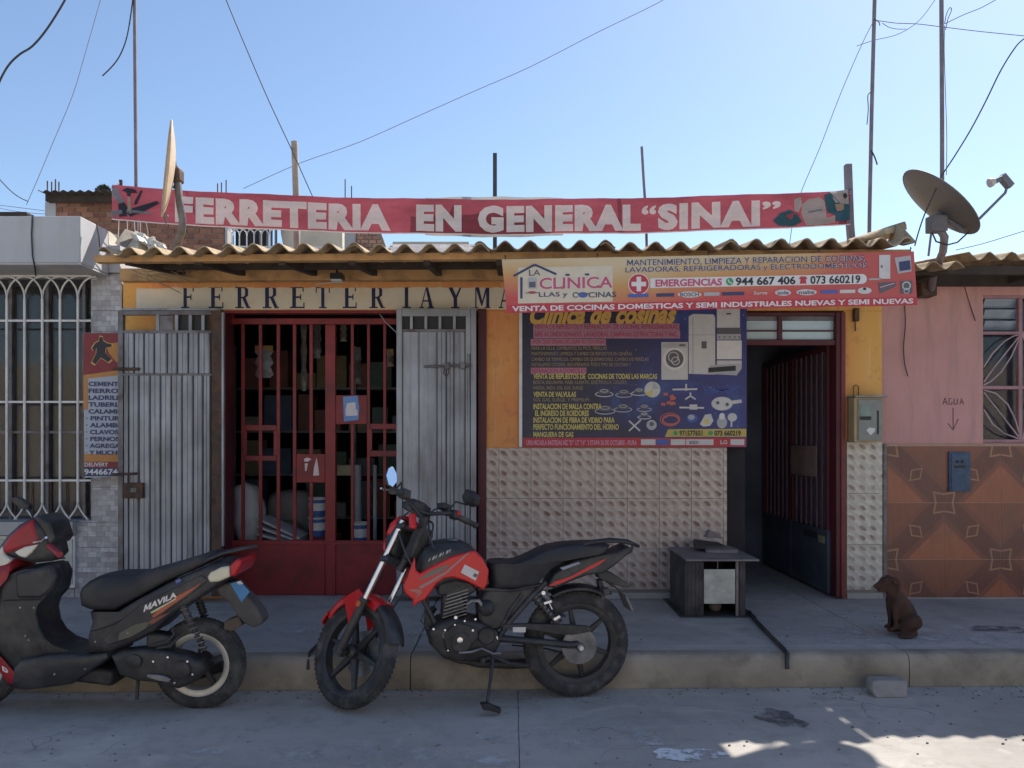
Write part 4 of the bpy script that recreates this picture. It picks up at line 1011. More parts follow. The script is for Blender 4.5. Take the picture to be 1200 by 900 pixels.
# ---- banner of the kitchen clinic
def clinic_mat():
    g = G('clinic_banner_print'); x, y, z = g.xyz()
    Yc = 5.08; u = g.math('DIVIDE', g.math('SUBTRACT', x, X(590,Yc)), X(1073,Yc)-X(590,Yc)); v = g.math('DIVIDE', g.math('SUBTRACT', z, Z(365,Yc)), Z(300,Yc)-Z(365,Yc))
    t = g.math('ADD', g.math('MULTIPLY', v, 1.15), g.math('MULTIPLY', g.math('ABSOLUTE', g.math('SUBTRACT', u, .27)), -1.0))
    t = g.math('ADD', t, g.math('MULTIPLY', g.math('SUBTRACT', g.noise(1.6, 2, dist=.6), .5), .5))
    c = g.mix(g.ramp(t, .0, .55), (.50,.07,.065), (.52,.29,.10)); c = g.mix(g.ramp(t, .5, .9), c, (.56,.44,.27))
    c = g.mix(g.ramp(u, .74, .86), c, (.46,.085,.075))
    g.set(Base_Color=c, Roughness=.5); return g.m
YC = 5.08
cb = thing('clinic_banner', 'printed red and cream banner of the kitchen repair clinic hanging from the eave', 'banner', at(832, 367, YC))
P4 = [(588,304),(1071,294.5),(1075,357.5),(594,367)]
def cq(u, v):  # u 0..1 across, v 0..1 down
    a = [P4[0][i]*(1-u)+P4[1][i]*u for i in (0,1)]; b = [P4[3][i]*(1-u)+P4[2][i]*u for i in (0,1)]; return (a[0]*(1-v)+b[0]*v, a[1]*(1-v)+b[1]*v)
m = MB(); rings = []
for i in range(41):
    u = i/40; ring = []
    for v in (0, .5, 1):
        p = cq(u, v); w3 = at(*p, YC); w3.z += .002*math.sin(u*40) if v == 1 else 0; ring.append(w3)
    rings.append(ring+[r_+Vector((0,.004,0)) for r_ in ring[::-1]])
finish('banner_sheet', m.loft(rings), clinic_mat(), cb)
S = Sign(cb, YC)
def cy(px, py): return py-(px-590)*.0197   # follow the banner's slope
def cquad(x0, y0, x1, y1): return [(x0, cy(x0, y0)), (x1, cy(x1, y0)), (x1, cy(x1, y1)), (x0, cy(x0, y1))]
def crect(x0, y0, x1, y1, layer, mt, name='printed_shape'): S.poly(cquad(x0, y0, x1, y1), layer, mt, name)
crect(593.5, 357.5, 1074.5, 367, 1, I_red, 'printed_band')
crect(607, 314, 718, 356, 1, I_cream, 'logo_ground')
S.line([(602,323.5),(626.5,310.2),(652,321.5)], 2.6, 2, I_navy, 'house_logo'); S.line([(611,325),(611,350)], 2.8, 2, I_navy, 'house_logo')
text('LA', cquad(620, 317, 633, 323.8), YC, I_navy, cb, .0, 2.4)
crect(618.5, 326, 629, 339, 2, I_grey, 'cooker_logo'); crect(620, 331, 627.5, 337.5, 2.5, I_dg, 'cooker_logo'); S.circ(623.5, cy(623,343.5), 5, 2, I_red, 'cooker_logo', ry=1.6); S.line([(616,cy(616,344)),(633,cy(633,344))], 1, 2.5, I_dg, 'cooker_logo')
text('CLINICA', cquad(631, 326, 719, 340.5), YC, I_white, cb, .06, 2); text('CLINICA', cquad(632, 326.5, 718, 340), YC, I_pinkr, cb, .02, 2.6)
for a in (665, 688): S.rect(a-2.5, cy(a,322.5), a+2.5, cy(a,324.8), 2.4, I_navy, 'pot_logo')
text('LLAS y', cquad(631.5, 343.5, 665, 350.5), YC, I_navy, cb, .012, 2.4); text('C', cquad(671, 344, 677, 350.6), YC, I_navy, cb, .01, 2.4); text('CINAS', cquad(689.5, 344.5, 722, 350.8), YC, I_navy, cb, .012, 2.4)
S.circ(683, cy(683,347.5), 5.5, 2.4, I_blue, 'pot_logo', ry=3.3); S.line([(676,cy(676,346)),(690,cy(690,346))], 1.2, 2.6, I_dg, 'pot_logo')
for bld, lay, mt in ((.035, 2, I_white), (.006, 2.6, I_navy)):
    text('MANTENIMIENTO, LIMPIEZA Y REPARACION DE COCINAS,', cquad(735, 307.5, 1014, 315.5), YC, mt, cb, bld, lay)
    text('LAVADORAS, REFRIGERADORAS y ELECTRODOMESTICOS', cquad(733, 316.2, 1016, 324.0), YC, mt, cb, bld, lay)
S.circ(748.5, 333, 12.6, 1.6, I_white, 'cross_logo'); S.circ(748.5, 333, 11.6, 2.2, I_red, 'cross_logo'); S.rect(740, 330.4, 757, 335.6, 2.8, I_white, 'cross_logo'); S.rect(745.9, 324.5, 751.1, 341.5, 2.9, I_white, 'cross_logo')
crect(762, 329.5, 1010, 341, 1.3, I_white, 'number_plate'); S.circ(1010, cy(1010,335.2), 5.75, 1.0, I_white, 'number_plate')
text('EMERGENCIAS', cquad(768, 331.2, 846, 339.8), YC, I_pinkr, cb, .035, 2.2)
S.circ(855, cy(855,335.3), 4.4, 2.2, I_green, 'phone_icon'); S.line([(853,cy(853,333)),(854.5,cy(854.5,336)),(857.5,cy(857,337.5))], 1.2, 2.8, I_white, 'phone_icon')
text('944 667 406', cquad(862, 330.5, 932, 340.2), YC, I_black, cb, .03, 2.2)
S.poly([(936,cy(936,333.5)),(938,cy(938,331)),(944,cy(944,331)),(946,cy(946,333.5)),(944,cy(944,334.5)),(945,cy(945,339.5)),(937,cy(937,339.5)),(938,cy(938,334.5))], 2.2, I_red, 'phone_icon')
text('073 660219', cquad(949.5, 330.5, 1008, 340.2), YC, I_black, cb, .025, 2.2)
for a, b, mt in ((736,760,I_blue),(769,790,I_navy),(825,843,I_grey),(846,872,I_navy),(962,981,I_blue),(984,1002,I_lg)): crect(a, 347.5, b, 351.5, 1.8, mt, 'brand_mark')
for a, b, s_ in ((794,822,'BOSCH'),(880,902,'Surge'),(908,927,'sole'),(933,957,'mabe')):
    if s_ != 'Surge': S.circ((a+b)/2, cy((a+b)/2,349.5), (b-a)/2, 1.6, I_lg, 'brand_mark', ry=3.6)
    text(s_, cquad(a+3, 347.2, b-3, 351.8), YC, I_lg if s_ == 'Surge' else I_dg, cb, .02, 2.4)
S.circ(1013, cy(1013,349), 8.3, 1.6, I_lg, 'brand_mark', ry=3.8); S.circ(1013, cy(1013,347), 2, 2.2, I_black, 'brand_mark', ry=1.6)
text('VENTA DE COCINAS DOMESTICAS Y SEMI INDUSTRIALES NUEVAS Y SEMI NUEVAS', cquad(600, 359.1, 1070, 365.3), YC, I_white, cb, .03, 2.4)
S.rect(1030, 299, 1043, 327, 2, I_lg, 'fridge_print', -.3); S.rect(1032, 311, 1034, 314, 2.6, I_dg, 'fridge_print')
S.poly([(1048,302),(1067,299.5),(1068,318),(1052,321)], 2, I_grey, 'oven_print'); S.poly([(1053,307),(1066,305),(1067,316),(1054,318)], 2.6, I_navy, 'oven_print')
S.poly([(1029,331.5),(1050,330),(1049,336),(1031,344)], 2, I_dg, 'hob_print'); S.line([(1031,337),(1048,332)], 1, 2.6, I_pk, 'hob_print'); S.line([(1018,327.5),(1032,327)], 2, 2, I_grey, 'hob_print')
S.rect(1055, 329, 1069, 344, 2, I_dg, 'hob_print'); S.circ(1062, 335, 5, 2.6, I_lg, 'hob_print', inner=1.2); S.circ(1062, 341, 3.5, 2.8, I_grey, 'hob_print', inner=1)
S.flush()
for p in ((592,305),(700,303),(830,300),(960,297),(1067,295.5)):
    finish('tie_wire', MB().tube([at(*p, YC), at(p[0], p[1]-6, 5.2), at(p[0]+1, p[1]-4, 5.29)], .003, 4), M_wire, cb)

# ---- dark blue poster
YQ = 6.375
def poster_mat():
    g = G('starry_blue_print'); x, y, z = g.xyz()
    n = g.noise(1.6, 5, .6, dist=.9); u = g.math('DIVIDE', g.math('SUBTRACT', x, X(612,YQ)), X(875,YQ)-X(612,YQ))
    c = g.mix(g.ramp(g.math('ADD', u, g.math('MULTIPLY', g.math('SUBTRACT', n, .5), 1.6)), .25, .95), (.024,.020,.045), (.035,.035,.17))
    c = g.mix(g.math('MULTIPLY', g.ramp(n, .56, .68), .5), c, (.05,.11,.28))
    c = g.mix(g.math('GREATER_THAN', g.noise(60, 1), .79), c, (.5,.5,.6))
    g.set(Base_Color=c, Roughness=.45); return g.m
po = thing('poster', 'large dark blue poster of cooker repairs and spare parts on the orange wall', 'poster', at(743, 524, YQ))
finish('poster_sheet', MB().box(X(612,YQ), X(875,YQ), YQ, YQ+.006, Z(524,YQ), Z(358,YQ)), poster_mat(), po)
finish('poster_edge', MB().box(X(608.3,YQ), X(611.9,YQ), YQ-.004, YQ+.02, Z(524,YQ), Z(358,YQ)), M_white, po)
S = Sign(po, YQ)
# script heading
text('Clinica de cosinas', q(618, 357.5, 789, 380.5, -1.0), YQ, I_gold, po, .045, 2.4, shear=7)
lines = [(626,795,379.5,387,'VENTA DE REPUESTOS Y REPARACION  DE COCINAS, REFRIGERADORAS,',1),(626,796,388.5,396,'AIRE ACONDICIONADO, LAVADORAS, CAMPANAS EXTRACTORAS Y MAS...',1),
 (623,709,398,404.5,'¿POR QUE DEJAR DE USAR SU COCINA?',1),(623,711,406,411,'PARA LA OLLA, CAMBIAMOS SU PICO, PERILLAS',0),(623,741,412.5,417.5,'MANTENIMIENTO, LIMPIEZA Y CAMBIO DE REPUESTOS EN GENERAL',0),
 (623,760,419,424,'CAMBIO DE TERMICOS, CAMBIO DE QUEMADORES, CAMBIO DE PERILLAS',0),(623,739,425.2,430.2,'INSTALAMOS COCINAS, RECUPERAMOS TODO TIPO DE COCINAS Y',0),(623,686,431.5,437.5,'REPARACION A DOMICILIO',1),
 (625,770,438,444.5,'VENTA DE REPUESTOS DE  COCINAS DE TODAS LAS MARCAS',2),(625,735,446,451,'BOSCH, INDURAMA, MABE, KLIMATIC, ELECTROLUX, COLDEX,',0),(625,683,452.5,457.5,'INRESA, INDU, SOL GAS, SURGE',0),
 (625,675,459,465.5,'VENTA DE VALVULAS',2),(625,690,466.5,471.5,'SOL GAS, SURGE, Y PREMIUM',0),(625,705,473,480,'INSTALACION DE MALLA CONTRA',2),(627,690,481,488,'EL INGRESO DE ROEDORES',2),(625,720,489,496,'INSTALACION DE FIBRA DE VIDRIO PARA',2),(625,725,497,504,'PERFECTO FUNCIONAMIENTO DEL HORNO',2),(625,672,506,512.5,'MANGUERA DE GAS',2)]
for x0, x1, y0, y1, s_, k in lines:
    if k == 1: S.rect(x0-1, y0-.6, x1+1, y1+.6, 1.2, flat('print_pink_box', (.42,.20,.27)), 'printed_box'); text(s_, q(x0, y0+.4, x1, y1-.4), YQ, flat('print_crimson', (.36,.05,.10)), po, .02, 2.4)
    else: text(s_, q(x0, y0, x1, y1-.3), YQ, I_yel if k == 2 else flat('print_dull_gold', (.34,.26,.15)), po, .025 if k == 2 else .0, 2.4)
S.rect(613, 513, 874, 523.5, 1, I_red, 'printed_band')
text('URB MICAELA BASTIDAS MZ "D"  LT "16"  3 ETAPA 26 DE OCTUBRE - PIURA', q(617, 515.6, 746, 521.6), YQ, I_pk, po, .02, 2.4)
for a, b, mt in ((751,768,I_lg),(769,784,I_blue),(786,803,I_lg),(804,836,I_lg),(838,854,I_red),(856,872,I_lg)): S.rect(a, 514.8, b, 521.5, 2, mt, 'brand_mark')
text('BOSCH', q(808, 516.5, 818, 520.5), YQ, I_dg, po, .03, 3); text('LG', q(844, 516, 852, 520.5), YQ, I_lg, po, .03, 3)
S.poly([(779,512),(783,503),(874.5,502.5),(874.5,511.8)], 1.2, flat('print_mustard', (.50,.38,.10)), 'printed_plate')
S.circ(791.5, 507.5, 2.6, 2, I_green, 'phone_icon'); S.circ(832.5, 507.5, 2.8, 2, I_green, 'phone_icon')
text('971577651', q(796, 504.4, 823, 510.8), YQ, I_black, po, .03, 2.4); text('073 660219', q(837, 504.4, 868, 510.8), YQ, I_black, po, .03, 2.4)
# appliances
S.rect(775, 401, 806, 445, 1.6, I_lg, 'washer_print'); S.rect(776, 402, 805, 407.5, 2.1, I_grey, 'washer_print'); S.circ(790, 420.5, 13, 2.4, I_white, 'washer_print'); S.circ(790.5, 420.5, 10.4, 2.9, I_dg, 'washer_print'); S.circ(789, 418.5, 6.5, 3.4, I_grey, 'washer_print', inner=1.5); S.circ(791.5, 423, 5, 3.6, I_lg, 'washer_print', inner=1)
S.rect(796, 403.5, 803, 405.5, 2.8, I_dg, 'washer_print')
S.poly([(807,371),(812,368),(836,368.5),(838,372),(838,439),(807,438)], 1.8, I_lg, 'fridge_print'); S.line([(807,392.5),(838,392.5)], .9, 2.4, I_grey, 'fridge_print'); S.rect(822, 400, 828, 408.5, 2.4, I_dg, 'fridge_print'); S.line([(812,371),(812,438)], 1.4, 2.3, I_grey, 'fridge_print')
S.rect(840, 362, 867, 384, 1.8, I_lg, 'stove_print'); S.rect(840, 384, 868, 391.5, 2.0, I_dg, 'stove_print'); S.rect(840, 391.5, 868, 398, 2.2, I_grey, 'stove_print'); S.rect(840, 399, 869, 421, 2.0, I_white, 'stove_print'); S.rect(851, 367, 856.5, 368.6, 2.4, I_black, 'stove_print'); S.rect(840, 422.5, 869, 432, 2.0, I_lg, 'stove_print')
for a in (843,849,855,861,866): S.circ(a, 395, 1, 2.8, I_dg, 'stove_print', n=8)
S.poly([(829,434),(832,428),(868,426),(869,432),(863,440),(829,438)], 2.6, I_grey, 'hood_print'); S.poly([(830,431),(862,428.5),(862,434.5),(830,436.5)], 3.2, I_black, 'hood_print')
# spare parts
for cx_, cy_, r_, mt in ((708,462,8,I_lg),(731,463,7.5,I_grey),(749,461,7,I_lg),(709,482,9,I_grey),(730,480,8,I_grey),(755,480,6.5,I_grey),(755,489,6,I_lg)):
    S.circ(cx_, cy_, r_*1.35, 1.8, mt, 'burner_print', ry=r_*.42, inner=1.1); S.circ(cx_, cy_-3, r_*.9, 2.2, I_dg, 'burner_print', ry=r_*.35); S.circ(cx_, cy_-4, r_*.6, 2.8, mt, 'burner_print', ry=r_*.25, inner=.8)
S.circ(764.5, 456.5, 9.3, 2.2, I_lg, 'disc_print'); S.poly([(764.5,456.5),(765,447.5),(773.5,455)], 2.8, I_grey, 'disc_print'); S.poly([(764.5,456.5),(756,461),(764,465.5)], 2.8, I_yel, 'disc_print')
r_ = random.Random(6)
for i in range(9): a, b = 773+r_.random()*17, 462+r_.random()*14; S.line([(a, b),(a+5, b-4+r_.random()*6)], 3.2, 2+i*.12, flat('print_coral', (.50,.13,.10)), 'valve_print')
S.circ(786, 492, 10.5, 2.2, flat('print_coral', (0,0,0)), 'hose_print', ry=6.5, inner=2.2); S.circ(785, 491.5, 12, 2.0, flat('print_coral', (0,0,0)), 'hose_print', ry=8, inner=1)
S.line([(788,456.5),(817,456)], 2, 2, I_lg, 'pipe_print'); S.line([(804,450),(804,458)], 2, 2.2, I_lg, 'pipe_print'); S.line([(809,460),(809,464),(803,468)], 1.8, 2, I_lg, 'pipe_print'); S.line([(809,464),(815,468)], 1.8, 2.3, I_lg, 'pipe_print'); S.line([(796,477.5),(825,478)], 2, 2, I_lg, 'pipe_print'); S.rect(808, 474, 817, 480, 2.4, I_lg, 'pipe_print')
S.circ(846, 473, 12.5, 2, I_lg, 'bracket_print', ry=8); S.circ(841, 472, 2, 2.8, I_dg, 'bracket_print'); S.circ(852, 474, 2, 2.8, I_dg, 'bracket_print'); S.line([(855,472),(869,470)], 4, 2.4, I_lg, 'bracket_print')
S.circ(811, 490, 6.5, 2, I_blue, 'cap_print', ry=5); S.circ(810, 489, 4, 2.6, I_grey, 'cap_print', ry=3)
S.poly([(820,497),(826,486),(833,485),(836,493),(832,499),(824,500)], 2, I_lg, 'valve_part_print'); S.circ(828, 494, 3, 2.6, I_yel, 'valve_part_print')
S.circ(846, 495, 6, 2, I_grey, 'knob_print', ry=7); S.circ(846, 488, 3.4, 2.6, I_white, 'knob_print', ry=4); S.circ(858, 489, 5.5, 2.2, I_lg, 'knob_print', ry=5); S.line([(857,493),(857,500)], 2, 2.6, I_lg, 'knob_print')
S.line([(737,493),(750,505)], 1.8, 2, I_lg, 'tool_print'); S.line([(751,492),(737,505)], 1.8, 2.3, I_lg, 'tool_print'); S.circ(763.5, 498, 6, 2, I_grey, 'wheel_part_print', ry=6); S.circ(763.5, 497, 2.6, 2.6, I_dg, 'wheel_part_print')
for k in range(7): S.line([(823+k*6,450+k*.6),(829+k*6,463-k*.4)], .6, 2, I_blue, 'mesh_print'); S.line([(824,464-k*2),(868-k*2,452+k*1.5)], .5, 2.2, I_blue, 'mesh_print')
S.flush()

# ---- narrow vertical banner on the left pillar
YV = 6.34
vb = thing('price_banner', 'narrow vertical banner listing building materials, half hidden behind the left shutter', 'banner', at(125, 560, YV))
finish('banner_sheet', MB().prism([at(97.5,390,YV),at(165,390,YV),at(165,557,YV),at(99,560,YV)], [at(97.5,390,YV)+Vector((0,.006,0)),at(165,390,YV)+Vector((0,.006,0)),at(165,557,YV)+Vector((0,.006,0)),at(99,560,YV)+Vector((0,.006,0))]), flat('banner_pale_blue', (.40,.42,.47)), vb)
S = Sign(vb, YV)
S.poly([(97.8,390.3),(165,390.3),(165,437),(98,444)], 1, flat('banner_maroon', (.23,.035,.04)), 'printed_ground')
S.poly([(98,444),(165,437),(165,430.5),(98,439.5)], 1.6, flat('banner_ochre', (.48,.22,.06)), 'printed_band'); S.rect(98, 444, 103, 480, 1.5, flat('banner_ochre', (0,0,0)), 'printed_band')
S.poly([(122,401),(128,403),(138,401),(150,402),(150,430),(136,424),(128,414)], 1.4, flat('banner_ochre', (0,0,0)), 'printed_band')
man = [(117,394.5),(120.5,395.5),(121,399.5),(125,402),(131,403.5),(131,406),(124,407.5),(123.5,413),(127,417),(131,421),(127,424.5),(118.5,419),(112,427),(108,424),(113,414),(113.5,408),(110,411),(108,408),(112,402),(116,400)]
S.poly(man, 2, I_black, 'figure_print')
cxm, cym = 119, 410
S.poly([(cxm+(a-cxm)*1.12, cym+(b-cym)*1.09) for a, b in man], 1.7, I_gold, 'figure_outline')
for i, (s_, w_) in enumerate((('CEMENTO',42),('FIERROS',40),('LADRILLOS',50),('TUBERIAS',45),('CALAMINAS',52),('· PINTURAS',50),('· ALAMBRES',52),('· CLAVOS',38),('· PERNOS',39),('· AGREGADOS',58),('· Y MUCHO MAS',62))):
    y0 = 447.2+i*8.05; a = 104 if i < 5 else 101
    text(s_, q(a, y0, a+w_, y0+5.4, .2), YV, I_navy, vb, .03, 2.4)
S.rect(99, 532, 165, 541, 1.4, flat('banner_ochre', (0,0,0)), 'printed_band'); S.rect(99, 541, 165, 548, 1.5, flat('banner_maroon', (0,0,0)), 'printed_band2' if 0 else 'printed_strip'); S.rect(99, 548, 165, 558, 1.6, I_navy, 'printed_strip')
text('DELIVERY', q(99.5, 542, 127, 546.6), YV, I_white, vb, .02, 2.6); text('944667406', q(99, 549.4, 149, 556.4), YV, I_white, vb, .03, 2.6)
S.flush()

# ================================================================ DISHES
def dish(label, c, normal, rx, ry, up, depth, m_face, m_back):
    t = thing('satellite_dish', label, 'satellite dish', c, 'satellite dishes on the roof edge')
    n = Vector(normal).normalized(); a = n.cross(Vector((0,0,1))).normalized(); b = a.cross(n)
    if up: ca, sa = math.cos(up), math.sin(up); a, b = a*ca+b*sa, b*ca-a*sa
    rings = []; NN = 40; K = 8
    for k in range(K+1):
        s = k/K; rings.append([Vector(c)+(a*math.cos(2*PI*j/NN)*rx+b*math.sin(2*PI*j/NN)*ry)*s+n*(depth*s*s-depth) for j in range(NN)])
    rings[0] = [Vector(c)-n*depth+(a*math.cos(2*PI*j/NN)+b*math.sin(2*PI*j/NN))*.002 for j in range(NN)]
    front = MB(); vs = [p for r_ in rings for p in r_]
    fs = [(i*NN+j, (i+1)*NN+j, (i+1)*NN+(j+1) % NN, i*NN+(j+1) % NN) for i in range(K) for j in range(NN)]+[list(range(NN))]
    front.add(vs, fs); finish('reflector', front, m_face, t, smooth=60)
    back = MB().add([p-n*.004 for p in vs], fs); finish('reflector_back', back, m_back, t, smooth=60)
    rim = [rings[-1][j] for j in range(NN)]+[rings[-1][0]]
    finish('rim', MB().tube(rim, .007, 8), m_back, t, smooth=80)
    return t, n, a, b
M_dface = mat('dish_beige', (.115,.107,.11), .55, .2, 4, .1, dirt=(.15,.12,.09), damt=.5, dscale=5)
M_dface2 = mat('dish_cream', (.58,.44,.30), .55, .15, 4, .1, dirt=(.25,.16,.10), damt=.3, dscale=7)
M_dback = mat('dish_back_grey', (.16,.155,.17), .55, .2, 6, .1)
YD = 5.55
c = at(195.5, 198, YD)
d1, n, a, b = dish('beige satellite dish seen edge-on in front of the red roof banner', c, (-.89, -.455, .08), .335, .335, 0, .05, M_dface2, M_dface2)
hb = at(207.5, 206, YD)
finish('mount_box', MB().obox(hb, (.035,0,0), (0,.05,0), (0,0,.05)), M_rust, d1, bevel=.015)
finish('mount_bracket', MB().bar(c+Vector((.05,0,-.01)), hb, .05, .09).bar(c+Vector((.045,0,-.14)), hb-Vector((0,0,.04)), .012).bar(c+Vector((.045,0,.14)), hb+Vector((0,0,.03)), .012), M_dback, d1, bevel=.003)
finish('mast', MB().tube([at(208,212,YD), at(210,235,YD), at(214,258,YD), at(213,272,YD+.05), at(207,286,YD+.25), at(205,294,YD+.3)], .026, 12), M_galvold, d1, smooth=60)
# feed arm reaching left/away, low under the rim
finish('feed_arm', MB().tube([c+Vector((0,.02,-.34)), c+Vector((-.03,.0,-.30)), c+Vector((-.05,.10,-.36))], .009, 6), M_dback, d1)
YE = 5.7
c = at(1102, 237, YE)
d2, n, a, b = dish('tilted beige satellite dish with feed arm beside the pink house roof', c, (.667,-.195,.715), .335, .335, 0, .06, M_dface, M_dface)
finish('mount_box', MB().obox(c-n*.09+Vector((.03,-.02,-.10)), (.06,0,0), (0,.05,0), (0,0,.06)), M_dback, d2, bevel=.008)
finish('mount_bracket', MB().bar(c-n*.06+Vector((.02,-.01,-.02)), c-n*.07+Vector((.20,-.03,-.17)), .04, .03), M_dback, d2, bevel=.004)
finish('mast', MB().tube([c-n*.09+Vector((.03,-.02,-.10)), at(1107,278,YE+.02), at(1105,295,YE+.1), at(1095,318,YE+.35), at(1091,340,YE+.6)], .028, 12), M_mast, d2, smooth=60)
finish('feed_arm', MB().tube([at(1146,258,YE), at(1162,242,YE-.02), at(1178,226,YE-.04), at(1181,216,YE-.05)], .010, 8), M_dback, d2, smooth=60)
finish('feed_head', MB().bar(at(1184,219,YE-.05), at(1173,206,YE-.06), .05, .05).bar(at(1175,208,YE-.06), at(1166,213,YE-.07), .032), M_dback, d2, bevel=.004)
finish('feed_horn', MB().lathe([(.02,-.02),(.032,0),(.034,.02),(.024,.026)], at(1162.5,213.5,YE-.07), (-.8,.0,-.3), 14), mat('horn_cream', (.6,.52,.47), .5), d2, smooth=50)
finish('dish_cable', MB().tube([at(1095,260,YE), at(1092,272,YE), at(1097,283,YE), at(1110,287,YE), at(1122,284,YE), at(1135,272,YE)], .006, 6), M_wire, d2, smooth=80)

# ================================================================ MASTS, CABLES
def mast(label, pts, r, m=M_mast, n=10, sq=False, name='antenna_mast', cat='mast', caps=True):
    P = [at(*p) for p in pts]
    mb = MB()
    if sq:
        for p_, q_ in zip(P[:-1], P[1:]): mb.bar(p_, q_, r*2, r*2)
    else: mb.tube(P, r, n)
    return finish(name, mb, m, None, smooth=None if sq else 60, label=label, cat=cat, group='masts on the roofs')
mast('tall thin steel mast behind the edge-on dish, cut by the top of the photo', [(157.5,-40,6.7),(158.5,100,6.7),(160,275,6.7),(160,300,6.7)], .015)
mast('pale weathered wooden post behind the red banner with a guy wire', [(348,300,7.2),(347,230,7.2),(345,166,7.2)], .031, mat('weathered_wood', (.42,.36,.30), .9, .25, 9, .4), n=9, name='wooden_post', cat='post')
mast('short dark square steel post behind the words EN GENERAL', [(580,292,6.9),(580,180,6.9)], .018, mat('dark_steel_post', (.06,.055,.065), .6), sq=True, name='steel_post', cat='post')
mt = mast('thin bent pole with clamp behind the word GENERAL', [(758,296,6.8),(757,250,6.8),(754.5,215,6.8),(752,172,6.8)], .012)
mast('square steel post holding the right end of the red banner', [(998,288,6.6),(996,263,6.6),(993.5,193,6.6)], .026, M_mast, sq=True, name='steel_post', cat='post')
mast('tall leaning steel mast with knotted wires between banner and right dish', [(1018.5,292,7.0),(1019,250,7.0),(1021.5,130,7.0),(1026,-40,7.0)], .017)
mast('tall straight steel mast rising behind the right-hand dish', [(1104,300,6.9),(1104,140,6.9),(1103,-40,6.9)], .018)
mast('thin steel pole beside the right dish cable', [(1088,300,6.4),(1091,275,6.4),(1094,262,6.4)], .009)
mast('short capped steel stub at the left end of the red banner', [(142,235,6.6),(141.5,211,6.6)], .014, M_rust)
for k, (pts, lb) in enumerate((([(1021,108,6.98),(1017,112,6.98),(1017.5,128,6.98),(1016,146,6.98)], 'dark rag of wire tied halfway up the leaning mast'), ([(1021,176,6.98),(1025,184,6.98),(1028,193,6.98)], 'short dark strap end hanging from the leaning mast'), ([(1024,22,6.98),(1030,26,6.98),(1031,30,6.98)], 'small wire knot at the top of the leaning mast'))):
    cable(lb, pts, .008 if k == 1 else .005, name='wire_knot', cat='wire')
cable('thick dark overhead cable across the upper left corner', [(82,-15,4.8),(75,2,4.8),(55,34,4.8),(38,54,4.8),(24,63,4.8),(12,74,4.8),(3,88,4.8),(-4,104,4.8)], .0075)
cable('faint far overhead wire slanting down at the upper left', [(122,-15,16),(100,62,16),(85,112,16),(60,172,16),(45,208,16),(31,240,16)], .008, M_wirepale)
cable('loose cable end dangling from the tall left mast', [(157,-15,6.68),(154,12,6.68),(149,42,6.68),(142,62,6.68),(133,76,6.68),(120,89,6.68)], .0065)
cable('steel guy wire running down to the pale wooden post', [(258,-20,7.15),(265,0,7.15),(290,60,7.15),(315,118,7.15),(343,178,7.15),(355,205,7.15),(368,234,7.15)], .006)
cable('long thin overhead wire rising to the top centre of the sky', [(800,-15,18),(770,4,18),(700,38,18),(622,78,18),(560,105,18),(490,136,18),(420,167,18),(352,191,18),(285,221,18)], .009, M_wirepale)
cable('short dark wire curling at the left edge above the brick house', [(-5,205,9),(4,215,9),(14,225,9),(24,232,9),(33,236,9)], .007)
cable('upper far wire low in the sky at the left edge', [(-5,240,16),(20,243,16),(52,247,16)], .008, M_wirepale)
cable('lower far wire low in the sky at the left edge', [(-5,243,17),(15,247,17),(40,250,17),(60,251,17)], .008, M_wirepale)
cable('thin wire falling behind the right end of the red banner', [(1022,28,12),(1010,52,12),(985,110,12),(960,175,12),(940,222,12),(930,256,12),(925,288,12)], .007, M_wirepale)
cable('wire between the two tall right masts running to the right edge', [(1028,24,6.95),(1050,27,6.95),(1075,28,6.95),(1100,31,6.95),(1150,37,6.95),(1210,43,6.95)], .004)
cable('second thin wire sagging left of the straight mast', [(1034,27,7.0),(1042,32,7.0),(1052,34,7.0),(1062,34,7.0)], .0035)
cable('faint twisted wire crossing high between the right masts', [(1004,54,9),(1025,47,9),(1050,41,9),(1070,30,9),(1085,15,9),(1102,-10,9)], .005, M_wirepale)
cable('wire leaving the straight mast for the upper right corner', [(1107,28,6.85),(1130,17,6.85),(1152,8,6.85),(1180,-8,6.85)], .004)
cable('small wire loop hanging at the top of the straight mast', [(1107,28,6.86),(1109,17,6.86),(1113,9,6.86),(1115,12,6.86),(1111,22,6.86),(1108,35,6.86)], .004)
cable('thin cable running down alongside the straight mast', [(1107,30,6.84),(1106.5,60,6.84),(1108,110,6.84),(1109.5,160,6.84),(1109,205,6.84)], .004)
cable('thick dark cable swooping from the right edge down past the dish', [(1212,38,5.5),(1198,47,5.5),(1188,58,5.5),(1172,84,5.5),(1155,119,5.5),(1137,153,5.5),(1118,184,5.5),(1103,207,5.5),(1095,226,5.5),(1084,250,5.55),(1077,270,5.6),(1072,288,5.7)], .006)
cable('thin wire rising from the pink house roof to the right edge', [(1120,293,6.2),(1150,286,6.2),(1180,277,6.2),(1212,267,6.2)], .004)

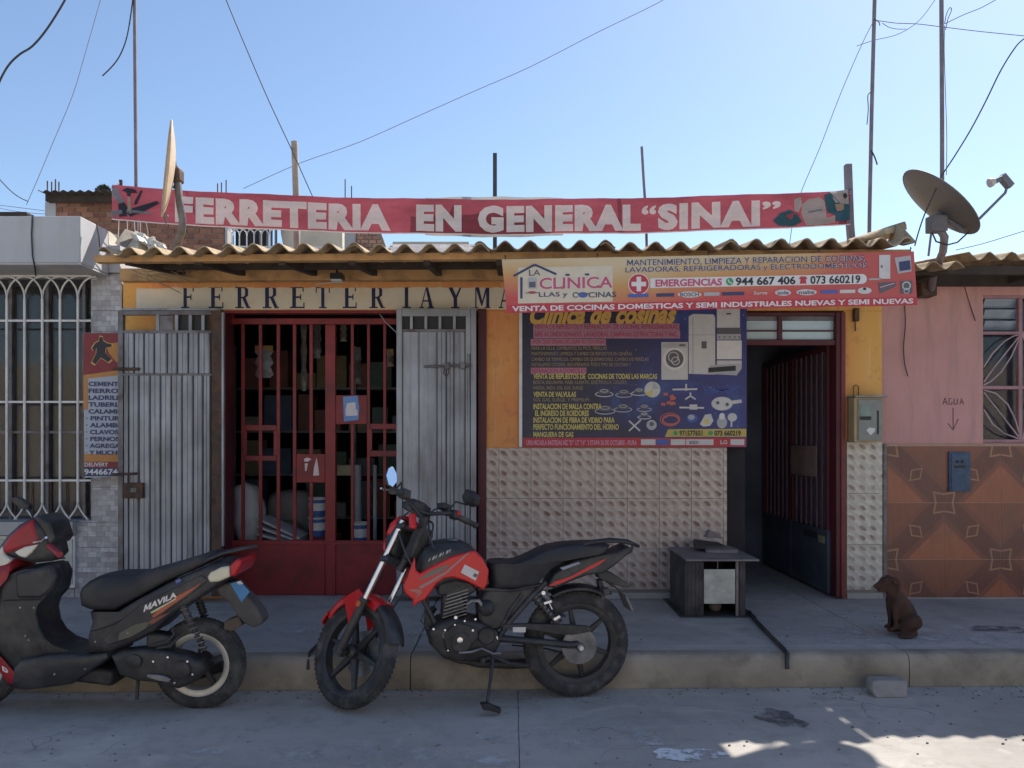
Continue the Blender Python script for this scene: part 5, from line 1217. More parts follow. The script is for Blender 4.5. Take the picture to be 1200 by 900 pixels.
# ================================================================ HOUSES BEHIND
YK = 10.0
bh = thing('brick_house', 'unfinished brick house with dark sheet roof behind the left end of the banner', 'building', at(160, 300, YK))
def bricks(par, px0, px1, py0, py1, Y, m, cut=None, bw=14.6, bhh=6.3, name='brick'):
    w_, h_ = bw/F*Y, bhh/F*Y; x0, x1 = X(px0, Y), X(px1, Y); z1 = Z(py0, Y); z0_ = Z(py1, Y); i = 0; proto = None
    finish('mortar_wall', MB().box(x0, x1, Y+.012, Y+.2, z0_, z1), M_mortar, par)
    z = z1-h_
    while z > z0_-h_*.5:
        x = x0-(w_*.5 if i % 2 else 0)
        while x < x1-.02:
            a, b_ = max(x, x0), min(x+w_, x1)
            if b_-a > .03:
                if abs((b_-a)-w_) < 1e-4:
                    if proto is None:
                        proto = finish(name, MB().box(a+.006, b_-.006, Y, Y+.04, z+.006, z+h_-.006), m, par)
                    else:
                        o = proto.copy(); COL.objects.link(o); c_ = Vector(((a+b_)/2, Y+.02+random.uniform(-.004,.004), z+h_/2)); o.location = c_-ORIG[par.name]; ORIG[o.name] = c_
                else: finish(name, MB().box(a+.006, b_-.006, Y, Y+.04, z+.006, z+h_-.006), m, par)
            x += w_
        z -= h_; i += 1
bricks(bh, 66, 264, 236, 296, YK, M_brick)
finish('side_column', MB().box(X(52,YK), X(65.5,YK), YK+.005, YK+.25, Z(300,YK), Z(236,YK)), M_soffit, bh, bevel=.01)
finish('side_column', MB().box(X(263,YK)+.02, X(267.5,YK), YK-.03, YK+.2, Z(300,YK), Z(264,YK)), M_soffit, bh)
mm = wave_sheet(X(47,YK-.3), X(150,YK-.3), YK-.35, YK+2, lambda x: Z(224,YK-.3)+.0, .05, pitch=.076*1.4, amp=.012, per=8, ph=0)
finish('roof_sheet', mm, M_darkwood, bh, smooth=60)
finish('fascia_board', MB().box(X(53,YK-.2), X(150,YK-.2), YK-.2, YK-.1, Z(235.5,YK-.2), Z(226,YK-.2)), M_darkwood, bh)
finish('upper_wall', MB().box(X(150,YK), X(268,YK), YK+.06, YK+.25, Z(265,YK), Z(244,YK)), M_brick, bh)
for px_, h in ((55.5,14),(60.5,13),(65,16),(69,13)): finish('rebar', MB().tube([at(px_,226,YK), at(px_,226-h,YK)], .009, 5), M_rust, bh)
for px_, h in ((255,9),(259.5,10),(265,13)): finish('rebar', MB().tube([at(px_,250,YK+.1), at(px_,224-h,YK+.1)], .008, 5), M_rust, bh)
# window with white arched grille
bwn = finish('window', MB().box(X(268,YK), X(305,YK), YK+.25, YK+.27, Z(300,YK), Z(262,YK)), M_dark, bh)
for k in range(6):
    px_ = 272+k*8.6
    finish('grille_bar', MB().tube([at(px_,276,YK-.02), at(px_,300,YK-.02)], .009, 5), M_white, bwn)
    for s in (-1,1): finish('grille_arch', MB().tube([at(px_+s*7.5*(1-math.cos(t*PI/2)), 276-8*math.sin(t*PI/2), YK-.02+.01*s) for t in (0,.33,.66,1)], .008, 5), M_white, bwn)
finish('grille_rail', MB().bar(at(267,289,YK-.02), at(402,290,YK-.02), .018), M_white, bwn)
finish('grille_rail', MB().bar(at(267,267,YK-.02), at(330,267,YK-.02), .022), M_white, bwn)
for px_, w_ in ((304,1.8),(313,1.2),(317,1.2),(322,1.6)): finish('window_post', MB().box(X(px_,YK), X(px_+w_,YK), YK-.01, YK+.05, Z(300,YK), Z(262,YK)), M_galvold, bwn)
cw = MB().prism([at(327,250,YK+.1), at(401,250,YK+.1), at(401,300,YK+.1), at(334,300,YK+.1), at(329,274,YK+.1)], [p+Vector((0,.15,0)) for p in [at(327,250,YK+.1), at(401,250,YK+.1), at(401,300,YK+.1), at(334,300,YK+.1), at(329,274,YK+.1)]])
finish('plaster_wall', cw, M_plaster, bh, bevel=.01)
# second building: grey column, sunlit brick gable, tiled roof
b2 = thing('tiled_roof_house', 'house with sunlit brick gable and grey tiled roof behind the middle of the banner', 'building', at(480, 300, 12))
YL = 12.0
finish('column', MB().box(X(403.5,YL), X(417,YL), YL-.05, YL+.3, Z(302,YL), Z(262,YL)), M_soffit, b2, bevel=.01)
for i in range(0): pass
zz = [(0, 417, 440), (1, 417, 443), (2, 417, 446), (3, 417, 449), (4, 417, 451), (5, 417, 454)]
yy = 262
M_gab = mat('salmon_brick', (.42,.24,.17), .9, .25, 9, .5, rnd=.25)
finish('mortar_wall', MB().prism([at(417,258,YL+.02), at(438,262,YL+.02), at(447,274,YL+.02), at(456,300,YL+.02), at(417,300,YL+.02)], [p+Vector((0,.2,0)) for p in [at(417,258,YL+.02), at(438,262,YL+.02), at(447,274,YL+.02), at(456,300,YL+.02), at(417,300,YL+.02)]]), M_mortar, b2)
for r_i in range(9):
    y0 = 258+r_i*4.6; xe = 436+min(18, (y0-258)*.5); x_ = 417.5-(4 if r_i % 2 else 0)
    while x_ < xe-2:
        a_, b_ = max(x_, 417.5), min(x_+9, xe)
        if b_-a_ > 2: finish('brick', MB().box(X(a_+.4,YL), X(b_-.4,YL), YL, YL+.04, Z(y0+4.1,YL), Z(y0,YL)), M_gab, b2)
        x_ += 9.4
# tiled roof, courses rising to the back
M_slate = mat('grey_roof_tile', (.30,.27,.27), .9, .25, 8, .4, rnd=.2)
rp0, rp1 = Vector((X(447,YL), YL+.1, Z(300,YL))), Vector((X(556,YL), YL+.1, Z(300,YL)))
nr = 9; prot = None
for r_i in range(nr):
    f = r_i/nr; za = rp0.z+.46*f; ya = YL+.1+1.0*f; xa = rp0.x-.02+.0*f; xb = rp1.x-.14*f; xx = xa+(.06 if r_i % 2 else 0)
    while xx < xb:
        if prot is None: prot = finish('roof_tile', MB().obox((xx+.06, ya, za), (.057,0,0), (0,.075,.034), (0,-.006,.012)), M_slate, b2)
        else:
            o = prot.copy(); COL.objects.link(o); c_ = Vector((xx+.06, ya, za)); o.location = c_-ORIG[b2.name]; ORIG[o.name] = c_
        xx += .12
finish('roof_base', MB().prism([rp0-Vector((.02,0,.05)), rp1-Vector((0,0,.05)), Vector((rp1.x-.16, YL+1.2, rp0.z+.46)), Vector((rp0.x, YL+1.2, rp0.z+.46))], [p-Vector((0,0,.04)) for p in [rp0-Vector((.02,0,.05)), rp1-Vector((0,0,.05)), Vector((rp1.x-.16, YL+1.2, rp0.z+.46)), Vector((rp0.x, YL+1.2, rp0.z+.46))]]), M_soffit, b2)
finish('roof_ridge', MB().bar(Vector((rp0.x, YL+1.15, rp0.z+.49)), Vector((rp1.x-.15, YL+1.15, rp0.z+.49)), .05), M_plaster, b2)
finish('rear_wall', MB().box(X(440,YL), X(540,YL), YL+1.3, YL+1.5, -.2, rp0.z+.3), M_soffit, b2)
finish('front_wall', MB().box(X(403.5,YL), X(556,YL), YL+.25, YL+.4, -.2, rp0.z-.08), M_soffit, b2)
for px_, t_ in ((404.5,210),(412,218)): finish('rebar', MB().tube([at(px_,262,YL+.1), at(px_,t_,YL+.1)], .009, 5), M_rust, b2)
# shrub on the brick house
tr = thing('tree', 'small dark bushy treetop poking up left of the red banner', 'tree', at(122, 300, 11.5))
finish('trunk', MB().tube([at(122,330,11.5), at(122,260,11.5), at(121,228,11.5)], [.09,.06,.03], 7), M_darkwood, tr)
m = MB(); r = random.Random(12)
for i in range(420):
    a = r.random()*2*PI; rad = r.random()**.5; c = at(121+9*rad*math.cos(a), 223+8*rad*math.sin(a)*(1 if rad < .8 else .7), 11.5+r.uniform(-.12,.12))
    d1_ = Vector((r.gauss(0,1), r.gauss(0,1), r.gauss(0,1))).normalized()*.028; d2_ = d1_.cross(Vector((r.random(), r.random(), 1))).normalized()*.012
    m.add([c-d1_, c+d2_, c+d1_, c-d2_], [(0,1,2,3)])
finish('crown', m, mat('dark_foliage', (.06,.075,.05), .8, .4, 20, 0), tr, kind='stuff', fixn=False)
lf_ = thing('flat_roof_house', 'far brown flat roof just above the grey parapet at the left edge', 'building', at(10, 262, 12))
finish('wall', MB().box(X(-40,12), X(26,12), 12, 14, -.2, Z(252,12)), M_brick, lf_); finish('roof_slab', MB().box(X(-44,11.9), X(31,11.9), 11.9, 14.1, Z(252,11.9)+.003, Z(248,11.9)), M_darkwood, lf_, bevel=.01)

# cords and eyelets of the red banner
for a_ in (140, 150, 158, 165, 172): finish('cord', MB().tube([at(a_, bbot(a_), YB)-Vector((0,.01,0)), at(a_+random.uniform(-2,2), bbot(a_)+14, YB+.05), at(a_+random.uniform(-4,4), 286, YB+.1)], .004, 5), M_white, ban)
for a_ in (134, 994):
    for f_ in (btop, bbot):
        y_ = f_(a_)+(3 if f_ is btop else -3); c_ = at(a_, y_, YB); c_.y += ryf(a_, y_)-.008
        finish('eyelet', MB().torus(c_, (0,1,0), .011, .003, 12, 6), M_galv, ban)
finish('cord', MB().tube([at(994,225,YB-.01), at(997,221,6.58), at(993,219,6.62)], .004, 5), M_wire, ban); finish('cord', MB().tube([at(134,219,YB-.01), at(140,215,6.58), at(142,214,6.6)], .004, 5), M_wire, ban)
# ================================================================ VEHICLES
class Veh:
    def __init__(s, name, label, cat, cpx, cpy, yaw):
        Yc = F*(HC+.2)/(cpy-HY); s.O = Vector((X(cpx, Yc), Yc, -.2)); s.R = Matrix.Rotation(PI+yaw, 3, 'Z')
        s.wd = s.R @ Vector((0,1,0)); s.root = thing(name, label, cat, s.O); s.root.rotation_euler = (0,0,PI+yaw)
        ORIG[s.root.name] = Vector((0,0,0)); s.cur = s.root
    def M(s, px, py, w=0):
        C = Vector((0,0,HC)); d = Vector(((px-600)/F, 1, -(py-HY)/F)); P = s.O+s.wd*w-C
        t = P.dot(s.wd)/d.dot(s.wd); q_ = s.R.transposed() @ (C+d*t-s.O); return Vector((q_.x, w, q_.z))
    def slab(s, name, pts, w0, w1, m, bevel=.006, par=None, T=None, mirror=False, label=None, smooth=None, segs=2):
        A = [s.M(a, b, w1) for a, b in pts]; mb = MB().prism(A, [Vector((p.x, w0, p.z)) for p in A])
        if mirror: A = [Vector((p.x, -w1, p.z)) for p in A]; mb.prism(A, [Vector((p.x, -w0, p.z)) for p in A])
        if T: mb.xform(T)
        return finish(name, mb, m, par or s.root, bevel=bevel, label=label, smooth=smooth, segs=segs)
    def pillow(s, name, pts, W_, m, par=None, k=.8, w_ref=.6, T=None, prof=None, smooth=70, subd=0, cen=0):
        A = [s.M(a, b, W_*w_ref) for a, b in pts]
        # resample edges for smoothness
        P = []
        n = len(A)
        for i in range(n):
            p0, p1, p2, p3 = A[i-1], A[i], A[(i+1) % n], A[(i+2) % n]
            for t in (0, .33, .66):
                P.append(.5*((2*p1)+(p2-p0)*t*.8+( -(p2-p0)*.8*2-( -1)*0*(p1))*0*t) if 0 else p1+(p2-p1)*t)
        c = sum(P, Vector())/len(P); rings = []
        for w_, sc_ in (prof or ((-1,k*.9),(-.93,k*1.04),(-.75,.96),(-.4,1),(0,1),(.4,1),(.75,.96),(.93,k*1.04),(1,k*.9))):
            rings.append([Vector((c.x+(p.x-c.x)*sc_, cen+W_*w_, c.z+(p.z-c.z)*sc_)) for p in P])
        mb = MB().loft(rings)
        if T: mb.xform(T)
        return finish(name, mb, m, par or s.root, smooth=smooth, subd=subd)
    def tube(s, name, pts, r, m, par=None, n=8, T=None, smooth=60, raw=False, label=None):
        P = [Vector(p) if raw else s.M(*p) for p in pts]; mb = MB().tube(P, r, n)
        if T: mb.xform(T)
        return finish(name, mb, m, par or s.root, smooth=smooth, label=label)
    def add(s, name, mb, m, par=None, T=None, smooth=40, bevel=0):
        if T: mb.xform(T)
        return finish(name, mb, m, par or s.root, smooth=smooth, bevel=bevel)
def smooth_pts(P, k=5):
    out = []
    for i in range(len(P)-1):
        p0 = P[max(i-1,0)]; p1 = P[i]; p2 = P[i+1]; p3 = P[min(i+2,len(P)-1)]
        for j in range(k):
            t = j/k; out.append(.5*((2*p1)+(p2-p0)*t+(2*p0-5*p1+4*p2-p3)*t*t+(3*p1-p0-3*p2+p3)*t**3))
    out.append(P[-1]); return out
def tread(c, R, r, wd, n=64):
    """small knobs round the tyre"""
    m = MB(); c = Vector(c)
    for i in range(n):
        a = 2*PI*i/n
        for w_ in (-.62, -.2, .2, .62):
            aa = a+(.4 if abs(w_) > .5 else 0)*2*PI/n; rr_ = R+r*math.sqrt(1-w_*w_)-.001
            d = Vector((math.cos(aa), 0, math.sin(aa))); t_ = Vector((-math.sin(aa), 0, math.cos(aa)))
            m.obox(c+d*rr_+Vector((0, w_*wd, 0)), t_*.0065, Vector((0, wd*.12, 0)), d*.0028)
    return m
def wheel(v, c, R, r, sq, spokes, rimm, spm, par=None, T=None, rim_w=.03, hub=.045, name='wheel', twin=False, label=None, rimR=None):
    c = Vector(c); rimR = rimR or R-r*.85
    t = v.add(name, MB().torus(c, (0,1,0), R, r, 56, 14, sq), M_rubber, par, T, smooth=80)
    if label: t['label'] = label
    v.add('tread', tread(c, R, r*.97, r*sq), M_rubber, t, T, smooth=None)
    prof = [(rimR+.012, rim_w), (rimR-.004, rim_w), (rimR-.022, rim_w*.8), (rimR-.026, 0), (rimR-.022, -rim_w*.8), (rimR-.004, -rim_w), (rimR+.012, -rim_w)]
    v.add('rim', MB().lathe(prof, c, (0,1,0), 48, True), rimm, t, T, smooth=35)
    v.add('hub', MB().lathe([(hub*.6,-.06),(hub,-.045),(hub,.045),(hub*.6,.06)], c, (0,1,0), 20), spm, t, T)
    for i in range(spokes):
        a = 2*PI*i/spokes+.35; d = Vector((math.cos(a), 0, math.sin(a))); q_ = Vector((-math.sin(a), 0, math.cos(a)))
        if twin:
            m = MB()
            m.prism([c+d*hub*.7+q_*.022+Vector((0,.016,0)), c+d*(rimR-.02)+q_*.011+Vector((0,.011,0)), c+d*(rimR-.02)-q_*.011+Vector((0,.011,0)), c+d*hub*.7-q_*.022+Vector((0,.016,0))],
                    [c+d*hub*.7+q_*.022-Vector((0,.016,0)), c+d*(rimR-.02)+q_*.011-Vector((0,.011,0)), c+d*(rimR-.02)-q_*.011-Vector((0,.011,0)), c+d*hub*.7-q_*.022-Vector((0,.016,0))])
            v.add('spoke', m, spm, t, T, smooth=None, bevel=.004)
        else:
            v.add('spoke', MB().bar(c+d*hub*.8, c+d*(rimR-.02), .024, .03, up=(0,1,0)), spm, t, T, smooth=None, bevel=.004)
    return t

# ---------------------------------------------------------------- MOTORCYCLE
V = Veh('motorcycle', 'red and black motorcycle on its side stand before the red gate', 'motorcycle', 675, 815.5, .155)
M = V.M
RA = M(675, 753, 0); RA.z = .318
FA = M(414, 763.5, 0); FA.z = .312; H = M(492, 606, 0)
axis = (H-FA); axis.y = 0; ax_off = Vector((-.035, 0, 0)); axd = axis.normalized()
PHI = math.radians(-49)
T = Matrix.Translation(H+ax_off) @ Matrix.Rotation(PHI, 4, axd) @ Matrix.Translation(-(H+ax_off))
# wheels
wheel(V, RA, .269, .049, 1.05, 6, M_black, M_black, rim_w=.04, twin=True, hub=.05)
V.add('sprocket', MB().lathe([(.045,.075),(.105,.078),(.105,.085),(.045,.09)], RA, (0,1,0), 28).lathe([(.02,.06),(.028,.10),(.02,.12)], RA, (0,1,0), 10), M_alu)
V.add('axle_nut', MB().lathe([(.014,.12),(.014,.135)], RA, (0,1,0), 6), M_chrome)
fw = wheel(V, FA, .269, .042, 1.0, 6, M_black, M_black, T=T, rim_w=.034, twin=True, hub=.04)
V.add('brake_disc', MB().lathe([(.06,-.055),(.13,-.055),(.13,-.059),(.06,-.059)], FA, (0,1,0), 28, True), M_alu, fw, T)
# fork
fk = None
for w_ in (.098, -.098):
    a = FA+Vector((0.02,w_,0)); b = H+Vector((.03,w_,0)); d = (b-a)
    o = V.add('fork_lower', MB().tube([a-d*.03, a+d*.36], [.027,.025], 12).bar(a-Vector((.03,0,.02)), a+Vector((.03,0,.02)), .04), M_black, None, T)
    V.add('fork_tube', MB().tube([a+d*.36, a+d*.95], .0165, 12), M_chrome, o, T)
    V.add('fork_seal', MB().tube([a+d*.35, a+d*.375], .029, 12), M_black, o, T)
    V.add('reflector', MB().lathe([(.018,0),(.018,.006)], a+d*.33+Vector((.0,.028*(1 if w_ > 0 else -1),0)), (0,1 if w_ > 0 else -1,0), 12), mat('amber_reflector', (.5,.12,.03), .3), o, T)
Fd = H-FA
V.add('fork_clamp', MB().obox(FA+Fd*.66, (.03,0,0), (0,.13,0), (0,0,.016)).obox(FA+Fd*.90, (.03,0,0), (0,.13,0), (0,0,.014)), M_black, None, T, bevel=.005)
V.add('steering_stem', MB().tube([FA+Fd*.60+ax_off, H+ax_off], .026, 12), M_black, None, T)
# front mudguard: arc shell round the wheel
def fender(c, R, a0, a1, hw, th=.004, n=22, drop=.05, taper=True, fwd_peak=0):
    rings = []
    for i in range(n+1):
        t = i/n; a = math.radians(a0+(a1-a0)*t); d = Vector((math.cos(a), 0, math.sin(a)))
        w_ = hw*(.55+.45*math.sin(PI*min(1, t*2.2)*.5) if taper else 1); ring = []
        pr = [(-1,-drop),(-.97,-drop*.4),(-.8,-.006),(-.4,.004),(0,.007),(.4,.004),(.8,-.006),(.97,-drop*.4),(1,-drop)]
        for wv, dr in pr: ring.append(c+d*(R+dr)+Vector((0, wv*w_, 0)))
        ring += [c+d*(R+dr-th)+Vector((0, wv*w_*.96, 0)) for wv, dr in pr[::-1]]
        rings.append(ring)
    return MB().loft(rings)
fm = V.add('front_mudguard', fender(FA, .335, 40, 128, .066, drop=.055), M_redpaint, None, T, smooth=60)
fm['label'] = 'red front mudguard with black rear flap'
V.add('mudguard_flap', fender(FA, .331, 126, 172, .062, drop=.03, taper=False), M_black, fm, T, smooth=60)
V.add('mudguard_tip', fender(FA, .338, 28, 44, .045, drop=.02), M_redpaint, fm, T, smooth=60)
for s_ in (1, -1):
    p_ = [FA+Vector((.09,s_*.072,.30)), FA+Vector((-.03,s_*.078,.35)), FA+Vector((-.12,s_*.074,.27)), FA+Vector((-.06,s_*.08,.18)), FA+Vector((.0,s_*.08,.12)), FA+Vector((.03,s_*.08,.20))]
    V.add('mudguard_side', MB().prism(p_, [q_+Vector((0,-s_*.008,0)) for q_ in p_]), M_redpaint, fm, T, smooth=None, bevel=.003)
# headlamp cowl
def LH(f, w_, z_): return H+Vector((f, w_, z_))
cowl = [LH(.10,0,.0), LH(.17,0,-.04), LH(.20,0,-.13), LH(.18,0,-.21), LH(.14,0,-.25), LH(.11,0,-.22), LH(.09,0,-.12), LH(.08,0,-.04)]
def pil(name, P, W_, m, par=None, T=None, prof=((-1,.6),(-.9,.8),(-.6,.95),(0,1),(.6,.95),(.9,.8),(1,.6)), smooth=60):
    c = sum(P, Vector())/len(P); rings = [[Vector((c.x+(p.x-c.x)*s_, c.y+W_*w_, c.z+(p.z-c.z)*s_)) for p in P] for w_, s_ in prof]
    return V.add(name, MB().loft(rings), m, par, T, smooth=smooth)
hd = pil('headlamp_cowl', smooth_pts(cowl+[cowl[0]], 3)[:-1], .085, M_black, None, T)
side = [LH(.09,0,.01), LH(.16,0,-.035), LH(.19,0,-.12), LH(.15,0,-.13), LH(.10,0,-.06)]
pil('cowl_panel', side, .092, M_redpaint, hd, T)
pil('cowl_panel', [LH(.18,0,-.10), LH(.208,0,-.14), LH(.19,0,-.22), LH(.17,0,-.21)], .080, M_redpaint, hd, T)
pil('headlamp_lens', [LH(.18,0,-.08), LH(.215,0,-.14), LH(.197,0,-.22), LH(.16,0,-.22)], .060, mat('lamp_lens', (.62,.62,.58), .12, .05, 4, 0, spec=.8), hd, T)
# dash
pil('dash', [LH(.09,0,.04), LH(.11,0,.085), LH(.03,0,.105), LH(-.01,0,.075), LH(.01,0,.0)], .085, M_black, None, T)
V.add('dash_wires', MB().tube(smooth_pts([LH(.03,.03,.01), LH(-.06,.05,-.03), LH(-.05,.02,-.10), LH(.0,-.03,-.17)]), .007, 6).tube(smooth_pts([LH(.02,-.05,.0), LH(-.07,-.03,-.04), LH(-.05,-.04,-.15)]), .006, 6).tube(smooth_pts([LH(.05,.06,.02), LH(.08,.10,-.06), LH(.02,.09,-.20), LH(-.02,.04,-.3)]), .006, 6), M_wire, None, T)
V.add('fork_gaiter', MB().obox(LH(.0,.0,-.16), (.035,0,0), (0,.05,0), (-.03,0,.09)), M_engine, None, T, bevel=.01)
V.add('red_bracket', MB().obox(LH(-.03,.10,-.05), (.02,0,0), (0,.015,0), (.01,0,.045)), M_redpaint, None, T, bevel=.008)
# handlebar and controls
hb_ = smooth_pts([LH(-.10,.345,.045), LH(-.055,.22,.075), LH(-.01,.12,.055), LH(0,.05,.035), LH(0,-.05,.035), LH(-.01,-.12,.055), LH(-.055,-.22,.075), LH(-.10,-.345,.045)])
hbar = V.add('handlebar', MB().tube(hb_, .012, 10), M_black, None, T)
for s_, nm in ((1,'l'),(-1,'r')):
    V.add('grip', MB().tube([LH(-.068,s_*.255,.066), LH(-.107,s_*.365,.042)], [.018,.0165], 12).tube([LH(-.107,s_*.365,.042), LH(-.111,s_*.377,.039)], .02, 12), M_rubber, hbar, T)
    V.add('switch_box', MB().obox(LH(-.060,s_*.225,.07), (.026,0,0), (0,.028,0), (0,0,.026)), M_black, hbar, T, bevel=.007)
    V.add('lever_perch', MB().obox(LH(-.02,s_*.20,.085), (.026,0,0), (0,.022,0), (0,0,.02)), M_black, hbar, T, bevel=.006)
    V.add('lever', MB().tube(smooth_pts([LH(.01,s_*.215,.085), LH(.005,s_*.27,.083), LH(-.03,s_*.35,.062), LH(-.035,s_*.385,.058)]), [.006]*16, 8), M_chrome if s_ > 0 else M_black, hbar, T)
V.add('brake_reservoir', MB().obox(LH(-.0,-.185,.115), (.03,0,0), (0,.036,0), (0,0,.018)), M_black, hbar, T, bevel=.006)
V.add('kill_switch', MB().obox(LH(-.085,-.225,.078), (.008,0,0), (0,.012,0), (0,0,.014)), M_redpaint, hbar, T, bevel=.003)
V.add('brake_hose', MB().tube(smooth_pts([LH(.01,-.17,.11), LH(.03,-.10,.04), LH(.02,-.09,-.2), FA+Vector((-.1,-.08,.16))]), .005, 6).tube(smooth_pts([LH(.0,.18,.08), LH(-.05,.08,.0), LH(-.09,.05,-.08), LH(-.16,.04,-.2)]), .005, 6), M_wire, hbar, T)
# mirrors
def mirror(stem, c_, hx, hz, ndir, glassy, lb):
    o = V.add('mirror', MB().tube(stem, .0055, 8), M_black, None, None); o['label'] = lb
    n = Vector(ndir).normalized(); a = n.cross(Vector((0,0,1))).normalized(); b = a.cross(n)
    shp = [(-.55,1),(.35,.85),(1,.15),(.8,-.75),(.1,-1),(-.85,-.5),(-1,.3)]
    pts = [c_+a*u*hx+b*v_*hz for u, v_ in shp]
    V.add('mirror_shell', MB().prism(pts, [p-n*.03+(c_-p)*.25 for p in pts]), M_black, o, None, None, bevel=.006)
    pts = [c_+n*.004+(a*u*hx+b*v_*hz)*.88 for u, v_ in shp]
    V.add('mirror_glass', MB().prism(pts, [p+n*.002 for p in pts]), mat('mirror_glass', (.92,.93,.95), .03, 0, 1, 0, metal=1), o, None, None)
Ri = V.R.transposed()
def loc(pw): return Ri @ (pw-V.O)
# near mirror: its glass faces the rider and catches the sky
L0 = T @ LH(-.02,.21,.10); 
mc = loc(at(458.5, 559, 4.10)); 
toC = (loc(Vector((0,0,HC)))-mc).normalized(); skyd = (Ri @ Vector((.85,-.25,.40))).normalized()
mirror([L0, L0+(mc-L0)*.35+Vector((-.02,0,.02)), mc+Vector((-.02,0,-.07)), mc-toC*.02], mc, .036, .062, (toC+skyd), True, 'handlebar mirror with bright glass reflecting the sky')
L1 = T @ LH(-.02,-.21,.10); mc = loc(at(553, 584, 4.72))
mirror([L1, L1+(mc-L1)*.3+Vector((0,0,.03)), mc+Vector((.03,0,-.04)), mc], mc, .075, .058, Ri @ Vector((.62,.78,.10)), True, 'handlebar mirror seen from its black back')
# tank
tank = V.pillow('fuel_tank', [(489,653),(497,643),(509,636.5),(523,634),(540,635),(553,641),(562,650),(572,661),(571,680),(560,686),(540,680),(520,684),(505,692),(492,690),(486,672)], .125, M_black, k=.72, smooth=80)
V.add('tank_cap', MB().lathe([(.035,0),(.035,.012),(.02,.016)], M(530,634,0)+Vector((0,0,.0)), (0,0,1), 16), M_alu, tank)
red_top = [(556,645),(566,655),(573,668),(571.5,684),(567,691.5),(556,686),(545,680.5),(531,676.5),(521,678),(512,684),(505,694),(499,702),(490,706.5),(483.5,711.5),(484,703),(474,695),(472.5,686),(478,676),(482,663),(486,652),(487,668),(492,672),(505,664),(530,652)]
for s_ in (1, -1):
    A = [M(a, b, .13) for a, b in red_top]; c0 = sum(A, Vector())/len(A)
    A2 = [Vector((p.x, s_*.135, p.z)) for p in A]; B2 = [Vector((p.x, s_*.10, p.z)) for p in A]
    V.add('tank_panel', MB().prism(A2, B2), M_redpaint, tank, None, None, bevel=.009)
def decal(name, pts, m, w=.1365, par=None): V.add(name, MB().prism([M(a, b, w+.0008) for a, b in pts], [M(a, b, w) for a, b in pts]), m, par or tank, None, None)
decal('sticker', [(544.5,661.5),(561.5,670),(557.5,680.5),(540,671)], I_lg, .1365); decal('sticker_mark', [(556,671.5),(560,673.5),(558,677),(554,675)], I_dg, .138)
decal('grey_stripe', [(489,680),(505,669),(522,662.5),(528,662),(518,670),(503,676)], flat('stripe_olive', (.16,.15,.12)), .1365)
decal('pale_stripe', [(490,688),(523,669),(545,650),(552,646),(525,671),(494,690)], flat('stripe_grey', (.30,.20,.19)), .1362)
decal('pale_stripe', [(479,690.5),(493,690.5),(494.5,694),(486,703),(490,695.5),(480,692)], flat('stripe_tan', (.36,.16,.12)), .1366)
for i, a in enumerate((502, 506, 510, 514, 518, 522, 526)): 
    decal('tank_lettering', [(a, 658.5-i*1.75),(a+2.6,657-i*1.75),(a+4.2,652.8-i*1.75),(a+1.6,654.3-i*1.75)] if i % 2 else [(a, 658.5-i*1.75),(a+1.2,657.8-i*1.75),(a+2.6,653.6-i*1.75),(a+1.4,654.3-i*1.75)], I_grey, .1285)
# seat, tail
V.pillow('seat', [(572,664),(574,659.5),(588,660.5),(603,658.5),(618,653),(632,645.5),(645,640.5),(665,637),(690,635.5),(706,635.5),(716,639),(712,647),(690,651),(662,656),(645,667),(632,681),(625,688),(600,690),(576,690)], .115, M_seat, k=.85, smooth=70)
tl = V.slab('tail_cowl', [(641,688),(650,672),(672,658),(700,650),(722,647),(738,640),(742,645),(722,662),(708,672),(690,674),(668,682),(652,690)], -.085, .095, M_black, .012)
decal('red_stripe', [(643,687),(650,681.5),(668,676),(690,664),(705,656.5),(711,655),(700,663),(678,674),(664,681),(650,686)], M_redpaint, .0965, tl)
decal('white_mark', [(656,665.5),(678,658.5),(680,660.5),(660,668)], flat('stripe_steel', (.25,.27,.33)), .0965, tl)
V.slab('tail_lamp', [(712,651),(731,646),(738,648),(726,655),(714,658)], -.06, .06, mat('dark_red_lens', (.22,.02,.02), .2), .006, tl)
rk = V.tube('grab_rail', [(683,638,.1),(700,634.5,.11),(725,634,.10),(742,637,.06),(748,640,0)], .011, M_black)
V.tube('grab_rail_bar', [(683,636,-.1),(715,632,-.11),(735,634,-.08),(748,640,0)], .011, M_black, rk)
for p in ((692,.1),(708,.1),(724,.09)): V.tube('grab_rail_bar', [(p[0],635,p[1]),(p[0]+4,633,-p[1])], .007, M_black, rk)
V.tube('grab_rail_bar', [(742,637,.06),(740,646,.06),(728,652,.06),(712,654,.06)], .008, M_black, rk)
rf = V.slab('rear_mudguard', [(700,668),(709,668),(722,674),(741,686.5),(737,689),(722,686),(712,683),(702,678)], -.05, .05, M_black, .006)
V.slab('plate_stay', [(701,680),(706,680),(710,694),(709,703),(705,703)], -.02, .04, M_black, .003, rf)
V.tube('plate_stay_rod', [(712,682,.03),(724,690,.03),(733,700,.03),(738,708,.03)], .005, M_black, rf)
V.slab('plate', [(733,699),(735,698.5),(743,715),(740.5,717.5)], -.08, .08, M_galvold, .002, rf)
fd = fender(RA, .345, 62, 118, .075, drop=.02, taper=False); V.add('inner_mudguard', fd, M_black, None, None, smooth=60)
